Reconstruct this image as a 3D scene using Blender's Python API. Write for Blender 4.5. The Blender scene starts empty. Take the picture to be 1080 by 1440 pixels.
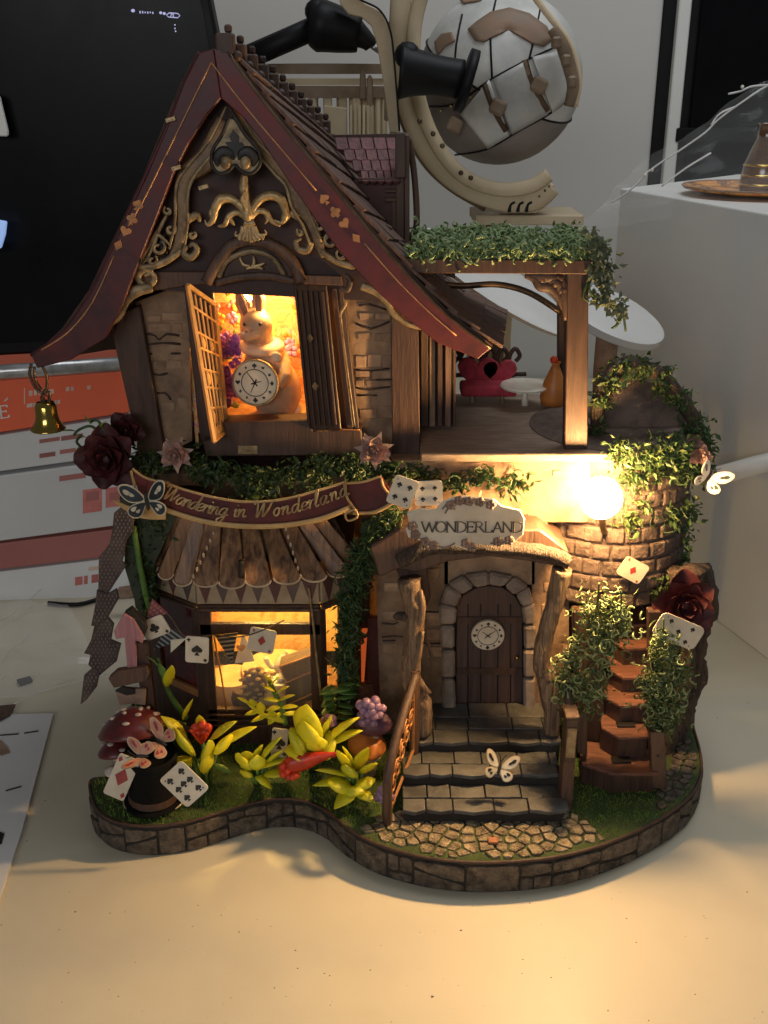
import bpy, bmesh, math, random
from mathutils import Vector, Matrix, Quaternion
from mathutils import noise as mnoise
V = Vector
scn = bpy.context.scene
scn.unit_settings.system = 'METRIC'
scn.unit_settings.scale_length = 0.01          # one unit is one centimetre: a 26 cm tall miniature
# ---------------------------------------------------------------- camera
FPX, PITCH = 1500.0, math.radians(22)
CAM = V((0, -37, 25.7))
cd = bpy.data.cameras.new('camera')
cam = bpy.data.objects.new('camera', cd)
scn.collection.objects.link(cam)
cam.location = CAM
cam.rotation_euler = (math.radians(90) - PITCH, 0, 0)
cd.sensor_fit = 'VERTICAL'; cd.sensor_height = 24; cd.lens = 24 * FPX / 1440
cd.clip_start = 1; cd.clip_end = 1000
scn.camera = cam
# ---------------------------------------------------------------- room light and added front fill
w = bpy.data.worlds.new('World'); scn.world = w; w.use_nodes = True
w.node_tree.nodes['Background'].inputs[0].default_value = (0.97, 0.98, 0.97, 1)
w.node_tree.nodes['Background'].inputs[1].default_value = 0.07
scn.view_settings.view_transform = 'Standard'; scn.view_settings.look = 'None'
scn.view_settings.exposure = 0; scn.view_settings.gamma = 1
def area(name, loc, target, size, power, col):
    l = bpy.data.lights.new(name, 'AREA'); l.shape = 'RECTANGLE'; l.size, l.size_y = size
    l.energy = power; l.color = col
    o = bpy.data.objects.new(name, l); scn.collection.objects.link(o)
    o.location = loc; o.rotation_euler = (V(target) - V(loc)).to_track_quat('-Z', 'Y').to_euler()
    return o
area('ceiling_lamp', (22, 14, 74), (16, 30, 0), (46, 30), 16500, (0.95, 0.99, 1.03))
area('front_fill', (-30, -130, 50), (5, 30, 15), (70, 30), 36000, (0.97, 0.98, 1.0))  # added fill from behind the camera, brightens upright faces more than the table

# ---------------------------------------------------------------- helpers
random.seed(7)
R = random.uniform
FW = V((0, math.cos(PITCH), -math.sin(PITCH))); UP = V((0, math.sin(PITCH), math.cos(PITCH)))
def ray(px, py): return FW + V((1, 0, 0)) * ((px - 540) / FPX) + UP * ((720 - py) / FPX)
def P(px, py, Y):
    d = ray(px, py); return CAM + d * ((Y - CAM.y) / d.y)
def G(px, py, Z):
    d = ray(px, py); return CAM + d * ((Z - CAM.z) / d.z)
ORG = {}
def setp(o, label=None, cat=None, group=None, kind=None):
    if label: o['label'] = label
    if cat: o['category'] = cat
    if group: o['group'] = group
    if kind: o['kind'] = kind
    return o
def thing(name, label, cat, loc, group=None):
    o = bpy.data.objects.new(name, None); scn.collection.objects.link(o)
    o.empty_display_size = .3
    o.location = loc; ORG[o] = V(loc)
    return setp(o, label, cat, group)
def link(name, me, parent, c, mat=None, rot=None, scale=None):
    o = bpy.data.objects.new(name, me); scn.collection.objects.link(o)
    if parent is not None: o.parent = parent; o.location = c - ORG[parent]
    else: o.location = c
    ORG[o] = V(c)
    if rot is not None: o.rotation_mode = 'QUATERNION'; o.rotation_quaternion = rot
    if scale is not None: o.scale = scale if hasattr(scale, '__len__') else (scale,) * 3
    return o
class MB:
    def __init__(s): s.v = []; s.f = []
    def add(s, vs, fs):
        n = len(s.v); s.v += [V(p) for p in vs]; s.f += [tuple(i + n for i in f) for f in fs]; return s
    def prism(s, pts, ext):
        n = len(pts); e = V(ext)
        nrm = V((0, 0, 0))
        for i in range(n): nrm += V(pts[i]).cross(V(pts[(i + 1) % n]))
        if nrm.dot(e) > 0: pts = list(reversed(pts))
        vs = [V(p) for p in pts] + [V(p) + e for p in pts]
        fs = [tuple(range(n)), tuple(range(2 * n - 1, n - 1, -1))]
        fs += [(i, i + n, (i + 1) % n + n, (i + 1) % n) for i in range(n)]
        return s.add(vs, fs)
    def box(s, c, size, rot=None):
        c = V(c); h = V(size) / 2; vs = []
        for x in (-1, 1):
            for y in (-1, 1):
                for z in (-1, 1):
                    p = V((x * h.x, y * h.y, z * h.z))
                    if rot is not None: p = rot @ p
                    vs.append(c + p)
        return s.add(vs, [(0, 1, 3, 2), (4, 6, 7, 5), (0, 4, 5, 1), (2, 3, 7, 6), (0, 2, 6, 4), (1, 5, 7, 3)])
    def tube(s, pts, r, n=8, flat=1.0, nrm=None, caps=True, jit=0):
        pts = [V(p) for p in pts]; m = len(pts)
        if not hasattr(r, '__len__'): r = [r] * m
        vs = []; u = None
        for i, p in enumerate(pts):
            t = (pts[min(i + 1, m - 1)] - pts[max(i - 1, 0)])
            t = t.normalized() if t.length > 1e-9 else V((0, 0, 1))
            if nrm is not None: w_ = V(nrm)
            else:
                w_ = u if u is not None else (V((0, -1, 0)) if abs(t.y) < .9 else V((1, 0, 0)))
            w_ = (w_ - t * w_.dot(t)); w_ = w_.normalized() if w_.length > 1e-6 else t.orthogonal().normalized()
            u = w_; b = t.cross(w_)
            for k in range(n):
                a = 2 * math.pi * k / n; rr = r[i] * (1 + (R(-jit, jit) if jit else 0))
                vs.append(p + (b * math.cos(a) + w_ * math.sin(a) * flat) * rr)
        fs = []
        for i in range(m - 1):
            for k in range(n):
                fs.append((i * n + k, i * n + (k + 1) % n, (i + 1) * n + (k + 1) % n, (i + 1) * n + k))
        if caps: fs += [tuple(range(n - 1, -1, -1)), tuple((m - 1) * n + k for k in range(n))]
        return s.add(vs, fs)
    def lathe(s, prof, c, n=24, axis=(0, 0, 1), arc=(0, 2 * math.pi)):
        c = V(c); q = V(axis).to_track_quat('Z', 'Y'); vs = []; m = len(prof)
        full = abs(arc[1] - arc[0] - 2 * math.pi) < 1e-4; cols = n if full else n + 1
        for r_, z_ in prof:
            for k in range(cols):
                a = arc[0] + (arc[1] - arc[0]) * k / n
                vs.append(c + q @ V((r_ * math.cos(a), r_ * math.sin(a), z_)))
        fs = []
        for i in range(m - 1):
            for k in range(n):
                k2 = (k + 1) % cols
                fs.append((i * cols + k, i * cols + k2, (i + 1) * cols + k2, (i + 1) * cols + k))
        return s.add(vs, fs)
    def ball(s, c, r, n=10, m=7, rot=None):
        c = V(c); rr = V(r) if hasattr(r, '__len__') else V((r, r, r)); vs = []; fs = []
        for i in range(m + 1):
            th = math.pi * i / m
            for k in range(n):
                a = 2 * math.pi * k / n
                p = V((rr.x * math.sin(th) * math.cos(a), rr.y * math.sin(th) * math.sin(a), rr.z * math.cos(th)))
                if rot is not None: p = rot @ p
                vs.append(c + p)
        for i in range(m):
            for k in range(n):
                fs.append((i * n + k, (i + 1) * n + k, (i + 1) * n + (k + 1) % n, i * n + (k + 1) % n))
        return s.add(vs, fs)
    def build(s, name, mat, parent=None, smooth=None, bevel=0, seg=1, origin=None):
        c = V((0, 0, 0))
        for p in s.v: c += p
        c = c / max(1, len(s.v))
        if origin is not None: c = V(origin)
        me = bpy.data.meshes.new(name); me.from_pydata([p - c for p in s.v], [], s.f)
        bm = bmesh.new(); bm.from_mesh(me)
        bmesh.ops.remove_doubles(bm, verts=bm.verts, dist=1e-4)
        bmesh.ops.recalc_face_normals(bm, faces=bm.faces)
        bm.to_mesh(me); bm.free()
        me.materials.append(mat)
        if smooth:
            for f in me.polygons: f.use_smooth = True
        o = link(name, me, parent, c)
        if bevel:
            b = o.modifiers.new('bevel', 'BEVEL'); b.width = bevel; b.segments = seg; b.limit_method = 'ANGLE'
        if smooth == 2:
            e = o.modifiers.new('split', 'EDGE_SPLIT'); e.split_angle = math.radians(40)
        return o
def cr(pts, k=6, closed=False):                     # Catmull-Rom through points (Vectors or tuples)
    pts = [V(p) for p in pts]; n = len(pts); out = []
    rng = n if closed else n - 1
    for i in range(rng):
        p0 = pts[(i - 1) % n] if (closed or i > 0) else pts[0]
        p1 = pts[i]; p2 = pts[(i + 1) % n]
        p3 = pts[(i + 2) % n] if (closed or i + 2 < n) else pts[-1]
        for j in range(k):
            t = j / k
            out.append(.5 * ((2 * p1) + (p2 - p0) * t + (2 * p0 - 5 * p1 + 4 * p2 - p3) * t * t + (3 * p1 - p0 - 3 * p2 + p3) * t ** 3))
    if not closed: out.append(pts[-1])
    return out
def lerpr(r, m):                                    # spread radii along m samples
    if not hasattr(r, '__len__'): return [r] * m
    o = []
    for i in range(m):
        x = i / (m - 1) * (len(r) - 1); a = int(min(x, len(r) - 2)); o.append(r[a] + (r[a + 1] - r[a]) * (x - a))
    return o
def ext(name, pts, Y, th, mat, parent, bev=0, smooth=None):          # outline on a plane Y = const, given its real thickness
    return MB().prism([P(x, y, Y) for x, y in pts], (0, th, 0)).build(name, mat, parent, bevel=bev, smooth=smooth)
def tb(name, pts, Y, r, mat, parent, flat=1.0, k=5, n=8, jit=0, nrm=(0, -1, 0)):
    p3 = [P(p[0], p[1], p[2] if len(p) > 2 else Y) for p in pts]
    q = cr(p3, k) if k > 1 else p3
    return MB().tube(q, lerpr(r, len(q)), n, flat, nrm, jit=jit).build(name, mat, parent, smooth=True)
def scale2(pts, s, o=(0, 0)): return [(x * s + o[0], y * s + o[1]) for x, y in pts]
# suits in a unit box, y up
def heart():
    o = []
    for i in range(24):
        t = 2 * math.pi * i / 24
        o.append((16 * math.sin(t) ** 3 / 34, (13 * math.cos(t) - 5 * math.cos(2 * t) - 2 * math.cos(3 * t) - math.cos(4 * t)) / 34 + .06))
    return o
def diamond(): return [(0, .5), (.36, 0), (0, -.5), (-.36, 0)]
def spade():
    h = [(x * .95, -y * .85 + .12) for x, y in heart()]
    return h, [(0, -.1), (.2, -.5), (-.2, -.5)]
def club():
    c = []
    for cx, cy in ((0, .24), (-.24, -.08), (.24, -.08)):
        c.append([(cx + .23 * math.cos(a * math.pi / 6), cy + .23 * math.sin(a * math.pi / 6)) for a in range(12)])
    return c[0], c[1], c[2], [(0, .1), (.18, -.5), (-.18, -.5)]
def suit(kind):
    r = {'heart': heart, 'diamond': diamond, 'spade': spade, 'club': club}[kind]()
    return list(r) if isinstance(r, tuple) else [r]

# ---------------------------------------------------------------- procedural materials
MATS = {}
def M(name, c, c2=None, sc=1.5, rough=.6, metal=0., bump=.25, bsc=None, kind='noise', st=(1, 1, 1), trans=0., coat=0., emit=None, es=1., spec=.5, bd=.05, lo=.35, hi=.65):
    if name in MATS: return MATS[name]
    m = bpy.data.materials.new(name); m.use_nodes = True; nt = m.node_tree; N = nt.nodes; L = nt.links
    b = N['Principled BSDF']
    c2 = c2 or tuple(x * .6 for x in c)
    tc = N.new('ShaderNodeTexCoord'); oi = N.new('ShaderNodeObjectInfo')
    mu = N.new('ShaderNodeMath'); mu.operation = 'MULTIPLY'; mu.inputs[1].default_value = 37; L.new(oi.outputs['Random'], mu.inputs[0])
    ad = N.new('ShaderNodeVectorMath'); ad.operation = 'ADD'; L.new(tc.outputs['Object'], ad.inputs[0]); L.new(mu.outputs[0], ad.inputs[1])
    mp = N.new('ShaderNodeMapping'); mp.inputs['Scale'].default_value = st; L.new(ad.outputs[0], mp.inputs[0])
    no = N.new('ShaderNodeTexNoise'); no.inputs['Scale'].default_value = sc; no.inputs['Detail'].default_value = 8; no.inputs['Roughness'].default_value = .62
    L.new(mp.outputs[0], no.inputs['Vector'])
    fac = no.outputs['Fac']
    if kind == 'wood':
        mp.inputs['Scale'].default_value = (st[0] * 2.2, st[1] * 2.2, st[2] * .8); no.inputs['Distortion'].default_value = .6
        lo, hi = .36, .66
    if kind == 'veins':
        vo = N.new('ShaderNodeTexVoronoi'); vo.feature = 'DISTANCE_TO_EDGE'; vo.inputs['Scale'].default_value = sc
        wr = N.new('ShaderNodeVectorMath'); wr.operation = 'ADD'; L.new(mp.outputs[0], wr.inputs[0]); L.new(no.outputs['Color'], wr.inputs[1]); L.new(wr.outputs[0], vo.inputs['Vector'])
        fac = vo.outputs['Distance']; lo, hi = .0, .16
    rp = N.new('ShaderNodeValToRGB'); rp.color_ramp.elements[0].position = lo; rp.color_ramp.elements[1].position = hi
    rp.color_ramp.elements[0].color = (*c2, 1); rp.color_ramp.elements[1].color = (*c, 1)
    L.new(fac, rp.inputs[0])
    hs = N.new('ShaderNodeHueSaturation'); L.new(rp.outputs[0], hs.inputs['Color'])
    mr = N.new('ShaderNodeMapRange'); mr.inputs['To Min'].default_value = .82; mr.inputs['To Max'].default_value = 1.15
    L.new(oi.outputs['Random'], mr.inputs['Value']); L.new(mr.outputs[0], hs.inputs['Value'])
    L.new(hs.outputs[0], b.inputs['Base Color'])
    r2 = N.new('ShaderNodeMapRange'); r2.inputs['To Min'].default_value = max(.03, rough - .12); r2.inputs['To Max'].default_value = min(1, rough + .15)
    L.new(no.outputs['Fac'], r2.inputs['Value']); L.new(r2.outputs[0], b.inputs['Roughness'])
    b.inputs['Metallic'].default_value = metal; b.inputs['Specular IOR Level'].default_value = spec
    if coat: b.inputs['Coat Weight'].default_value = coat; b.inputs['Coat Roughness'].default_value = .2
    if bump:
        n2 = N.new('ShaderNodeTexNoise'); n2.inputs['Scale'].default_value = bsc or sc * 4; n2.inputs['Detail'].default_value = 6
        L.new(mp.outputs[0], n2.inputs['Vector'])
        bm = N.new('ShaderNodeBump'); bm.inputs['Strength'].default_value = bump; bm.inputs['Distance'].default_value = bd
        ma = N.new('ShaderNodeMath'); ma.operation = 'ADD'; L.new(n2.outputs['Fac'], ma.inputs[0]); L.new(fac, ma.inputs[1])
        L.new(ma.outputs[0], bm.inputs['Height']); L.new(bm.outputs[0], b.inputs['Normal'])
    if trans:
        out = N['Material Output']; tr = N.new('ShaderNodeBsdfTranslucent'); L.new(hs.outputs[0], tr.inputs['Color'])
        ms = N.new('ShaderNodeMixShader'); ms.inputs[0].default_value = trans; L.new(b.outputs[0], ms.inputs[1]); L.new(tr.outputs[0], ms.inputs[2]); L.new(ms.outputs[0], out.inputs['Surface'])
    if emit: b.inputs['Emission Color'].default_value = (*emit, 1); b.inputs['Emission Strength'].default_value = es
    MATS[name] = m; return m
def film(name, tint, alpha, rough=.08):
    m = bpy.data.materials.new(name); m.use_nodes = True; b = m.node_tree.nodes['Principled BSDF']
    b.inputs['Base Color'].default_value = (*tint, 1); b.inputs['Roughness'].default_value = rough; b.inputs['Alpha'].default_value = alpha
    b.inputs['Specular IOR Level'].default_value = 1.0
    MATS[name] = m; return m
def wallpaper(name, cols, sc):
    m = bpy.data.materials.new(name); m.use_nodes = True; nt = m.node_tree; N = nt.nodes; L = nt.links; b = N['Principled BSDF']
    tc = N.new('ShaderNodeTexCoord'); no = N.new('ShaderNodeTexNoise'); no.inputs['Scale'].default_value = sc; no.inputs['Detail'].default_value = 6; no.inputs['Roughness'].default_value = .75
    no.inputs['Distortion'].default_value = 1.2
    L.new(tc.outputs['Object'], no.inputs['Vector']); rp = N.new('ShaderNodeValToRGB'); e = rp.color_ramp.elements
    for i, (p, c) in enumerate(cols):
        if i < 2: e[i].position = p; e[i].color = (*c, 1)
        else: x = e.new(p); x.color = (*c, 1)
    L.new(no.outputs['Fac'], rp.inputs[0]); L.new(rp.outputs[0], b.inputs['Base Color']); b.inputs['Roughness'].default_value = .7
    MATS[name] = m; return m
m_red = M('red_paint', (.12, .013, .017), (.055, .008, .011), sc=1.2, rough=.5, bump=.15, bd=.03)
m_dark = M('dark_brown_wood', (.085, .04, .026), (.04, .019, .013), sc=2.2, kind='wood', st=(1, 1, .25), rough=.55, bump=.3)
m_dark2 = M('walnut_wood', (.13, .07, .045), (.06, .032, .022), sc=2.0, kind='wood', st=(1, 1, .2), rough=.55, bump=.3)
m_gable = M('gable_panel', (.055, .022, .018), (.03, .013, .011), sc=1.3, rough=.6, bump=.15)
m_gilt = M('antique_gilt', (.40, .30, .16), (.13, .085, .045), sc=2.2, rough=.42, metal=.25, bump=.35, bd=.05)
m_gold = M('gold_leaf', (.56, .41, .21), (.24, .155, .075), sc=3, rough=.36, metal=.45, bump=.35, bd=.05)
m_goldline = M('gold_line', (.60, .33, .15), (.36, .17, .08), sc=4, rough=.45, metal=.2, bump=.1)
m_copper = M('copper_suit', (.55, .25, .09), (.4, .17, .06), sc=3, rough=.45, metal=.2, bump=.1)
m_ink = M('black_inlay', (.014, .011, .010), (.008, .007, .006), rough=.5, bump=.1)
m_wall = M('printed_plaster', (.36, .235, .14), (.16, .095, .06), sc=.9, rough=.75, bump=.5, bd=.07)
m_brick = M('pale_brick', (.40, .26, .16), (.22, .135, .085), sc=1.6, rough=.8, bump=.5, bd=.06)
m_crack = M('wall_crack', (.07, .04, .03), (.04, .022, .018), rough=.8)
m_shing = M('shingle_wood', (.19, .105, .075), (.085, .042, .03), sc=1.8, kind='wood', st=(1.5, 1.5, .4), rough=.6, bump=.4)
m_shingp = M('plum_shingle', (.25, .10, .10), (.12, .05, .05), sc=2.6, rough=.6, bump=.5, bd=.06)
m_slat = M('awning_wood', (.40, .21, .10), (.085, .042, .024), sc=.75, kind='wood', st=(2.4, 1.2, .25), rough=.45, bump=.4)
m_rimc = M('cream_edge', (.62, .5, .34), (.45, .33, .2), rough=.5, bump=.1)
m_stone = M('rim_stone', (.17, .135, .10), (.035, .027, .021), sc=2.4, rough=.7, bump=1, bd=.12)
m_mortar = M('dark_mortar', (.035, .028, .022), (.02, .016, .013), rough=.85, bump=.4)
m_cob = M('cobble_stone', (.46, .36, .22), (.09, .065, .04), sc=3.2, rough=.6, bump=1, bd=.1)
m_slab = M('step_slate', (.115, .112, .105), (.055, .053, .05), sc=1.3, rough=.55, bump=.45, bd=.06)
m_moss = M('base_turf', (.06, .09, .022), (.03, .045, .012), sc=3, rough=.9, bump=.8)
m_grass = M('grass_blade', (.22, .36, .05), (.10, .19, .03), sc=2, rough=.6, bump=0, trans=.25)
m_leafd = M('dark_green_leaf', (.065, .12, .035), (.025, .055, .018), sc=2, rough=.55, bump=0, trans=.2)
m_leafo = M('olive_leaf', (.16, .20, .06), (.07, .10, .03), sc=2, rough=.55, bump=0, trans=.2)
m_curl = M('curly_moss', (.42, .50, .24), (.24, .31, .12), sc=2, rough=.6, bump=0, trans=.15)
m_curld = M('curly_moss_dark', (.30, .40, .19), (.15, .22, .09), sc=2, rough=.6, bump=0, trans=.15)
m_plant = M('yellow_plastic_leaf', (.96, .86, .03), (.72, .74, .04), sc=1.1, rough=.42, bump=.25, bsc=7, bd=.02, trans=.32)
m_plantg = M('green_plastic_leaf', (.16, .30, .06), (.07, .15, .03), sc=.8, rough=.42, bump=.08, trans=.2)
m_bud = M('red_bud', (.75, .07, .02), (.5, .03, .012), sc=1.5, rough=.35, bump=.1, trans=.15)
m_rosed = M('dark_red_rose', (.085, .010, .012), (.035, .005, .007), sc=2, rough=.6, bump=.3)
m_rosep = M('dusty_pink_rose', (.42, .25, .20), (.25, .14, .115), sc=2, rough=.5, bump=.25, bd=.05)
m_card = M('card_paper', (.74, .68, .56), (.6, .52, .4), sc=.8, rough=.5, bump=.05)
m_pipb = M('black_print', (.02, .018, .016), (.012, .01, .01), rough=.5, bump=0)
m_pipr = M('red_print', (.42, .05, .04), (.28, .03, .03), rough=.5, bump=0)
m_drift = M('driftwood', (.40, .27, .17), (.10, .055, .035), sc=1.6, kind='wood', st=(2.5, 2.5, .35), rough=.6, bump=.9, bd=.09)
m_bark = M('dark_bark', (.13, .085, .06), (.045, .028, .02), sc=1.6, kind='wood', st=(2, 2, .4), rough=.75, bump=1, bd=.12)
m_capr = M('toadstool_red', (.13, .018, .018), (.07, .010, .010), sc=1.2, rough=.4, bump=.1, coat=.2)
m_spot = M('toadstool_spot', (.62, .52, .44), (.45, .36, .3), rough=.6, bump=.2)
m_stem = M('toadstool_stem', (.55, .45, .34), (.35, .27, .2), rough=.6, bump=.3)
m_orange = M('orange_cap', (.68, .26, .06), (.5, .16, .035), sc=1, rough=.4, bump=.1, trans=.15)
m_berry = M('purple_berry', (.34, .20, .30), (.19, .10, .18), sc=1.5, rough=.32, bump=.05)
m_felt = M('black_felt', (.010, .0095, .009), (.006, .006, .006), sc=5, rough=.95, bump=.4, spec=.1)
m_wing = M('orange_wing', (.60, .30, .18), (.40, .18, .10), sc=2.5, rough=.5, bump=.1)
m_wingb = M('blue_black_wing', (.030, .045, .065), (.012, .018, .026), sc=2.5, rough=.4, bump=.1)
m_wingw = M('cream_wing', (.72, .66, .52), (.55, .48, .36), sc=2.5, rough=.5, bump=.1)
m_brass = M('polished_brass', (.72, .55, .16), (.6, .42, .1), sc=1, rough=.16, metal=1, bump=.05)
m_iron = M('dark_bronze', (.16, .11, .07), (.09, .06, .04), sc=2, rough=.38, metal=.8, bump=.1)
m_pink = M('pink_paint', (.46, .22, .24), (.33, .14, .16), sc=1.8, kind='wood', st=(3, 3, .5), rough=.6, bump=.15)
m_ply = M('edge_plywood', (.38, .25, .17), (.24, .15, .10), sc=2, rough=.7, bump=.2)
m_rab = M('glazed_rabbit', (.52, .36, .24), (.40, .25, .15), sc=.8, rough=.4, bump=.08)
m_scarf = M('cream_collar', (.74, .55, .38), (.6, .42, .28), sc=2, rough=.6, bump=.2)
m_face = M('clock_face', (.72, .64, .5), (.58, .48, .34), sc=1, rough=.45, bump=.05)
m_tea = M('white_china', (.80, .76, .66), (.7, .64, .5), rough=.2, bump=.03, coat=.4)
m_wood3 = M('red_brown_step', (.25, .105, .065), (.10, .042, .028), sc=1.6, kind='wood', st=(.4, 2, 2), rough=.5, bump=.4)
m_sofa = M('red_velvet', (.50, .04, .07), (.3, .02, .035), sc=3, rough=.7, bump=.4)
m_white = M('white_plastic', (.86, .85, .81), (.82, .81, .77), sc=.3, rough=.45, bump=.04)
m_table = M('table_laminate', (.63, .57, .43), (.565, .505, .375), sc=.16, rough=.42, bump=.05, bsc=2.6, bd=.05, spec=.3, lo=.2, hi=.55)
m_wallL = M('room_wall_paint', (.72, .70, .66), (.69, .67, .63), sc=.03, rough=.8, bump=.05)
m_black = M('black_plastic', (.010, .010, .011), (.008, .008, .009), sc=.6, rough=.5, bump=.05, spec=.2)
m_screen = M('black_glass_screen', (.005, .005, .006), (.004, .004, .005), sc=.2, rough=.3, bump=0, spec=.12)
m_tan = M('basswood', (.62, .50, .33), (.50, .39, .24), sc=.4, rough=.6, bump=.1)
m_tand = M('aged_basswood', (.26, .18, .11), (.15, .10, .06), sc=.5, rough=.6, bump=.15)
m_boxo = M('orange_carton', (.92, .15, .055), (.86, .135, .05), sc=.2, rough=.5, bump=.03)
m_boxw = M('white_carton', (.74, .74, .73), (.68, .68, .67), sc=.2, rough=.5, bump=.03)
m_boxr = M('faded_red_carton', (.42, .15, .13), (.38, .13, .11), sc=.2, rough=.5, bump=.03)
m_printr = M('red_carton_print', (.62, .20, .17), (.5, .14, .12), rough=.6, bump=0)
m_printw = M('pale_print', (.75, .55, .45), (.7, .5, .4), rough=.6, bump=0)
m_silver = M('silver_strip', (.55, .55, .54), (.3, .3, .3), sc=.8, rough=.3, metal=.6, bump=.05)
m_paper = M('printed_sheet', (.68, .67, .65), (.62, .61, .59), sc=.2, rough=.6, bump=.05)
m_film = film('clear_film', (.85, .85, .83), .07, .10); m_film2 = film('creased_film', (.9, .9, .88), .20, .07)
m_band = M('dusty_fret_band', (.26, .17, .09), (.11, .068, .038), sc=2, rough=.5, metal=.1, bump=.3)
m_glass = film('window_glass', (1, .9, .7), .07, .05)
# ================================================================ SETTING
def struct(o): o['kind'] = 'structure'; return o
mb = MB(); mb.box((0, 10, -1), (160, 100, 2)); struct(mb.build('table_top', m_table))
mb = MB(); mb.box((0, 62, 20), (260, 3, 160)); wallo = struct(mb.build('wall', m_wallL))
# black doorway at the right with its white jambs (parts of the wall)
def wbox(name, x0, x1, ytop, ybot, Y, th, mat, parent):
    a, b = P(x0, ytop, Y), P(x1, ybot, Y); a.x, b.x = P(x0, 120, Y).x, P(x1, 120, Y).x
    return MB().box(((a.x + b.x) / 2, Y + th / 2, (a.z + b.z) / 2), (abs(b.x - a.x), th, abs(a.z - b.z))).build(name, mat, parent, bevel=.1)
wbox('dark_opening', 923, 1200, -60, 470, 60.2, .2, m_black, wallo)
wbox('jamb', 945, 962, -60, 470, 59.2, 1.0, m_white, wallo)
wbox('door_panel', 975, 1200, -60, 470, 59.7, .4, m_screen, wallo)
wbox('rail', 958, 1200, 180, 200, 59.0, .9, m_black, wallo)

# ================================================================ DISPLAY BASE
Z0 = 1.25
outl_px = [(128, 1098), (130, 1125), (142, 1145), (168, 1158), (212, 1163), (262, 1157), (312, 1143), (352, 1131), (392, 1124), (430, 1128), (462, 1143), (492, 1167), (530, 1188),
           (590, 1205), (650, 1213), (712, 1213), (775, 1207), (835, 1193), (890, 1172), (940, 1145), (972, 1118), (985, 1092), (985, 1062), (974, 1020), (968, 990)]
front = [G(x, y, Z0) for x, y in outl_px]
back = [V((11.3, 3.5, Z0)), V((10.5, 7, Z0)), V((5, 8.5, Z0)), V((-4, 8.5, Z0)), V((-9.5, 7, Z0)), V((-10.6, 2, Z0)), V((-10.4, -1.5, Z0)), V((-10.3, -3.2, Z0))]
loop = cr(front + back, 5, closed=True)
base = thing('display_base', 'kidney-shaped stone-sided base carrying the whole miniature house and its garden', 'base', (0, -2, 0))
mb = MB(); mb.prism([p.copy() for p in loop], (0, 0, -Z0 + .02)); mb.build('core', m_mortar, base)
mb = MB(); mb.prism([V((p.x * .994, p.y * .994 - .01, Z0 + .05)) for p in loop], (0, 0, -.04)); mb.build('turf', m_moss, base)
# thin lip round the top
mb = MB(); mb.tube([V((p.x, p.y, Z0 + .03)) for p in loop + [loop[0]]], .055, 6); mb.build('lip', m_dark, base, smooth=True)
# stones of the rim, three uneven rows following the outline
cum = [0]
cl = loop + [loop[0]]
for i in range(len(cl) - 1): cum.append(cum[-1] + (cl[i + 1] - cl[i]).length)
def atlen(s):
    s %= cum[-1]
    for i in range(len(cum) - 1):
        if cum[i + 1] >= s:
            t = (s - cum[i]) / (cum[i + 1] - cum[i] + 1e-9); p = cl[i].lerp(cl[i + 1], t); tg = (cl[i + 1] - cl[i]).normalized(); return p, V((tg.y, -tg.x, 0))
sgn = 1
p_, n_ = atlen(3); 
if n_.dot(p_ - V((0, 0, Z0))) < 0: sgn = -1
def stone_piece(s0, s1, pl, ztop):                 # pl: four corner heights at start/end
    k = max(2, int((s1 - s0) / .35)); vs = []; o0 = R(.05, .12)
    for j in range(k + 1):
        t = j / k; p, nn = atlen(s0 + (s1 - s0) * t); nn = nn * sgn
        zl = pl[0] + (pl[1] - pl[0]) * t; zh = pl[2] + (pl[3] - pl[2]) * t
        e = .05 if j in (0, k) else 0
        for z, oo in ((zl + e, -.05), (zl + e, o0 * .8), (zh - e, o0), (zh - e, -.05)):
            vs.append(V((p.x, p.y, z)) + nn * oo)
    fs = []
    for j in range(k):
        for a in range(4): b = (a + 1) % 4; fs.append((j * 4 + a, j * 4 + b, j * 4 + 4 + b, j * 4 + 4 + a))
    fs += [(0, 3, 2, 1), tuple(k * 4 + a for a in range(4))]
    MB().add(vs, fs).build('stone', m_stone, base, bevel=.035, seg=2)
smax = cum[min(len(front) * 5 + 4, len(cum) - 1)]
s = -1.5
while s < smax:
    wd = R(.9, 1.9)
    split = R(0, 1)
    if split < .22: stone_piece(s + .04, s + wd - .04, (.05, .05, 1.14, 1.14), 0)
    elif split < .8:
        h0, h1 = R(.3, .85), R(.3, .85)
        m0 = s + wd * R(.35, .65)
        if R(0, 1) < .5:
            stone_piece(s + .04, m0 - .03, (.05, .05, h0, (h0 + h1) / 2 - .02), 0); stone_piece(m0 + .03, s + wd - .04, (.05, .05, (h0 + h1) / 2, h1), 0)
            stone_piece(s + .04, s + wd - .04, (h0 + .07, h1 + .07, 1.14, 1.14), 0)
        else:
            stone_piece(s + .04, s + wd - .04, (.05, .05, h0, h1), 0)
            stone_piece(s + .04, m0 - .03, (h0 + .07, (h0 + h1) / 2 + .07, 1.14, 1.14), 0); stone_piece(m0 + .03, s + wd - .04, ((h0 + h1) / 2 + .07, h1 + .07, 1.14, 1.14), 0)
    else:
        g0, g1 = (R(.3, .45), R(.7, .9)) if R(0, 1) < .5 else (R(.7, .9), R(.3, .45))
        stone_piece(s + .04, s + wd - .04, (.05, .05, g0, g1), 0); stone_piece(s + .04, s + wd - .04, (g0 + .07, g1 + .07, 1.14, 1.14), 0)
    s += wd

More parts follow.
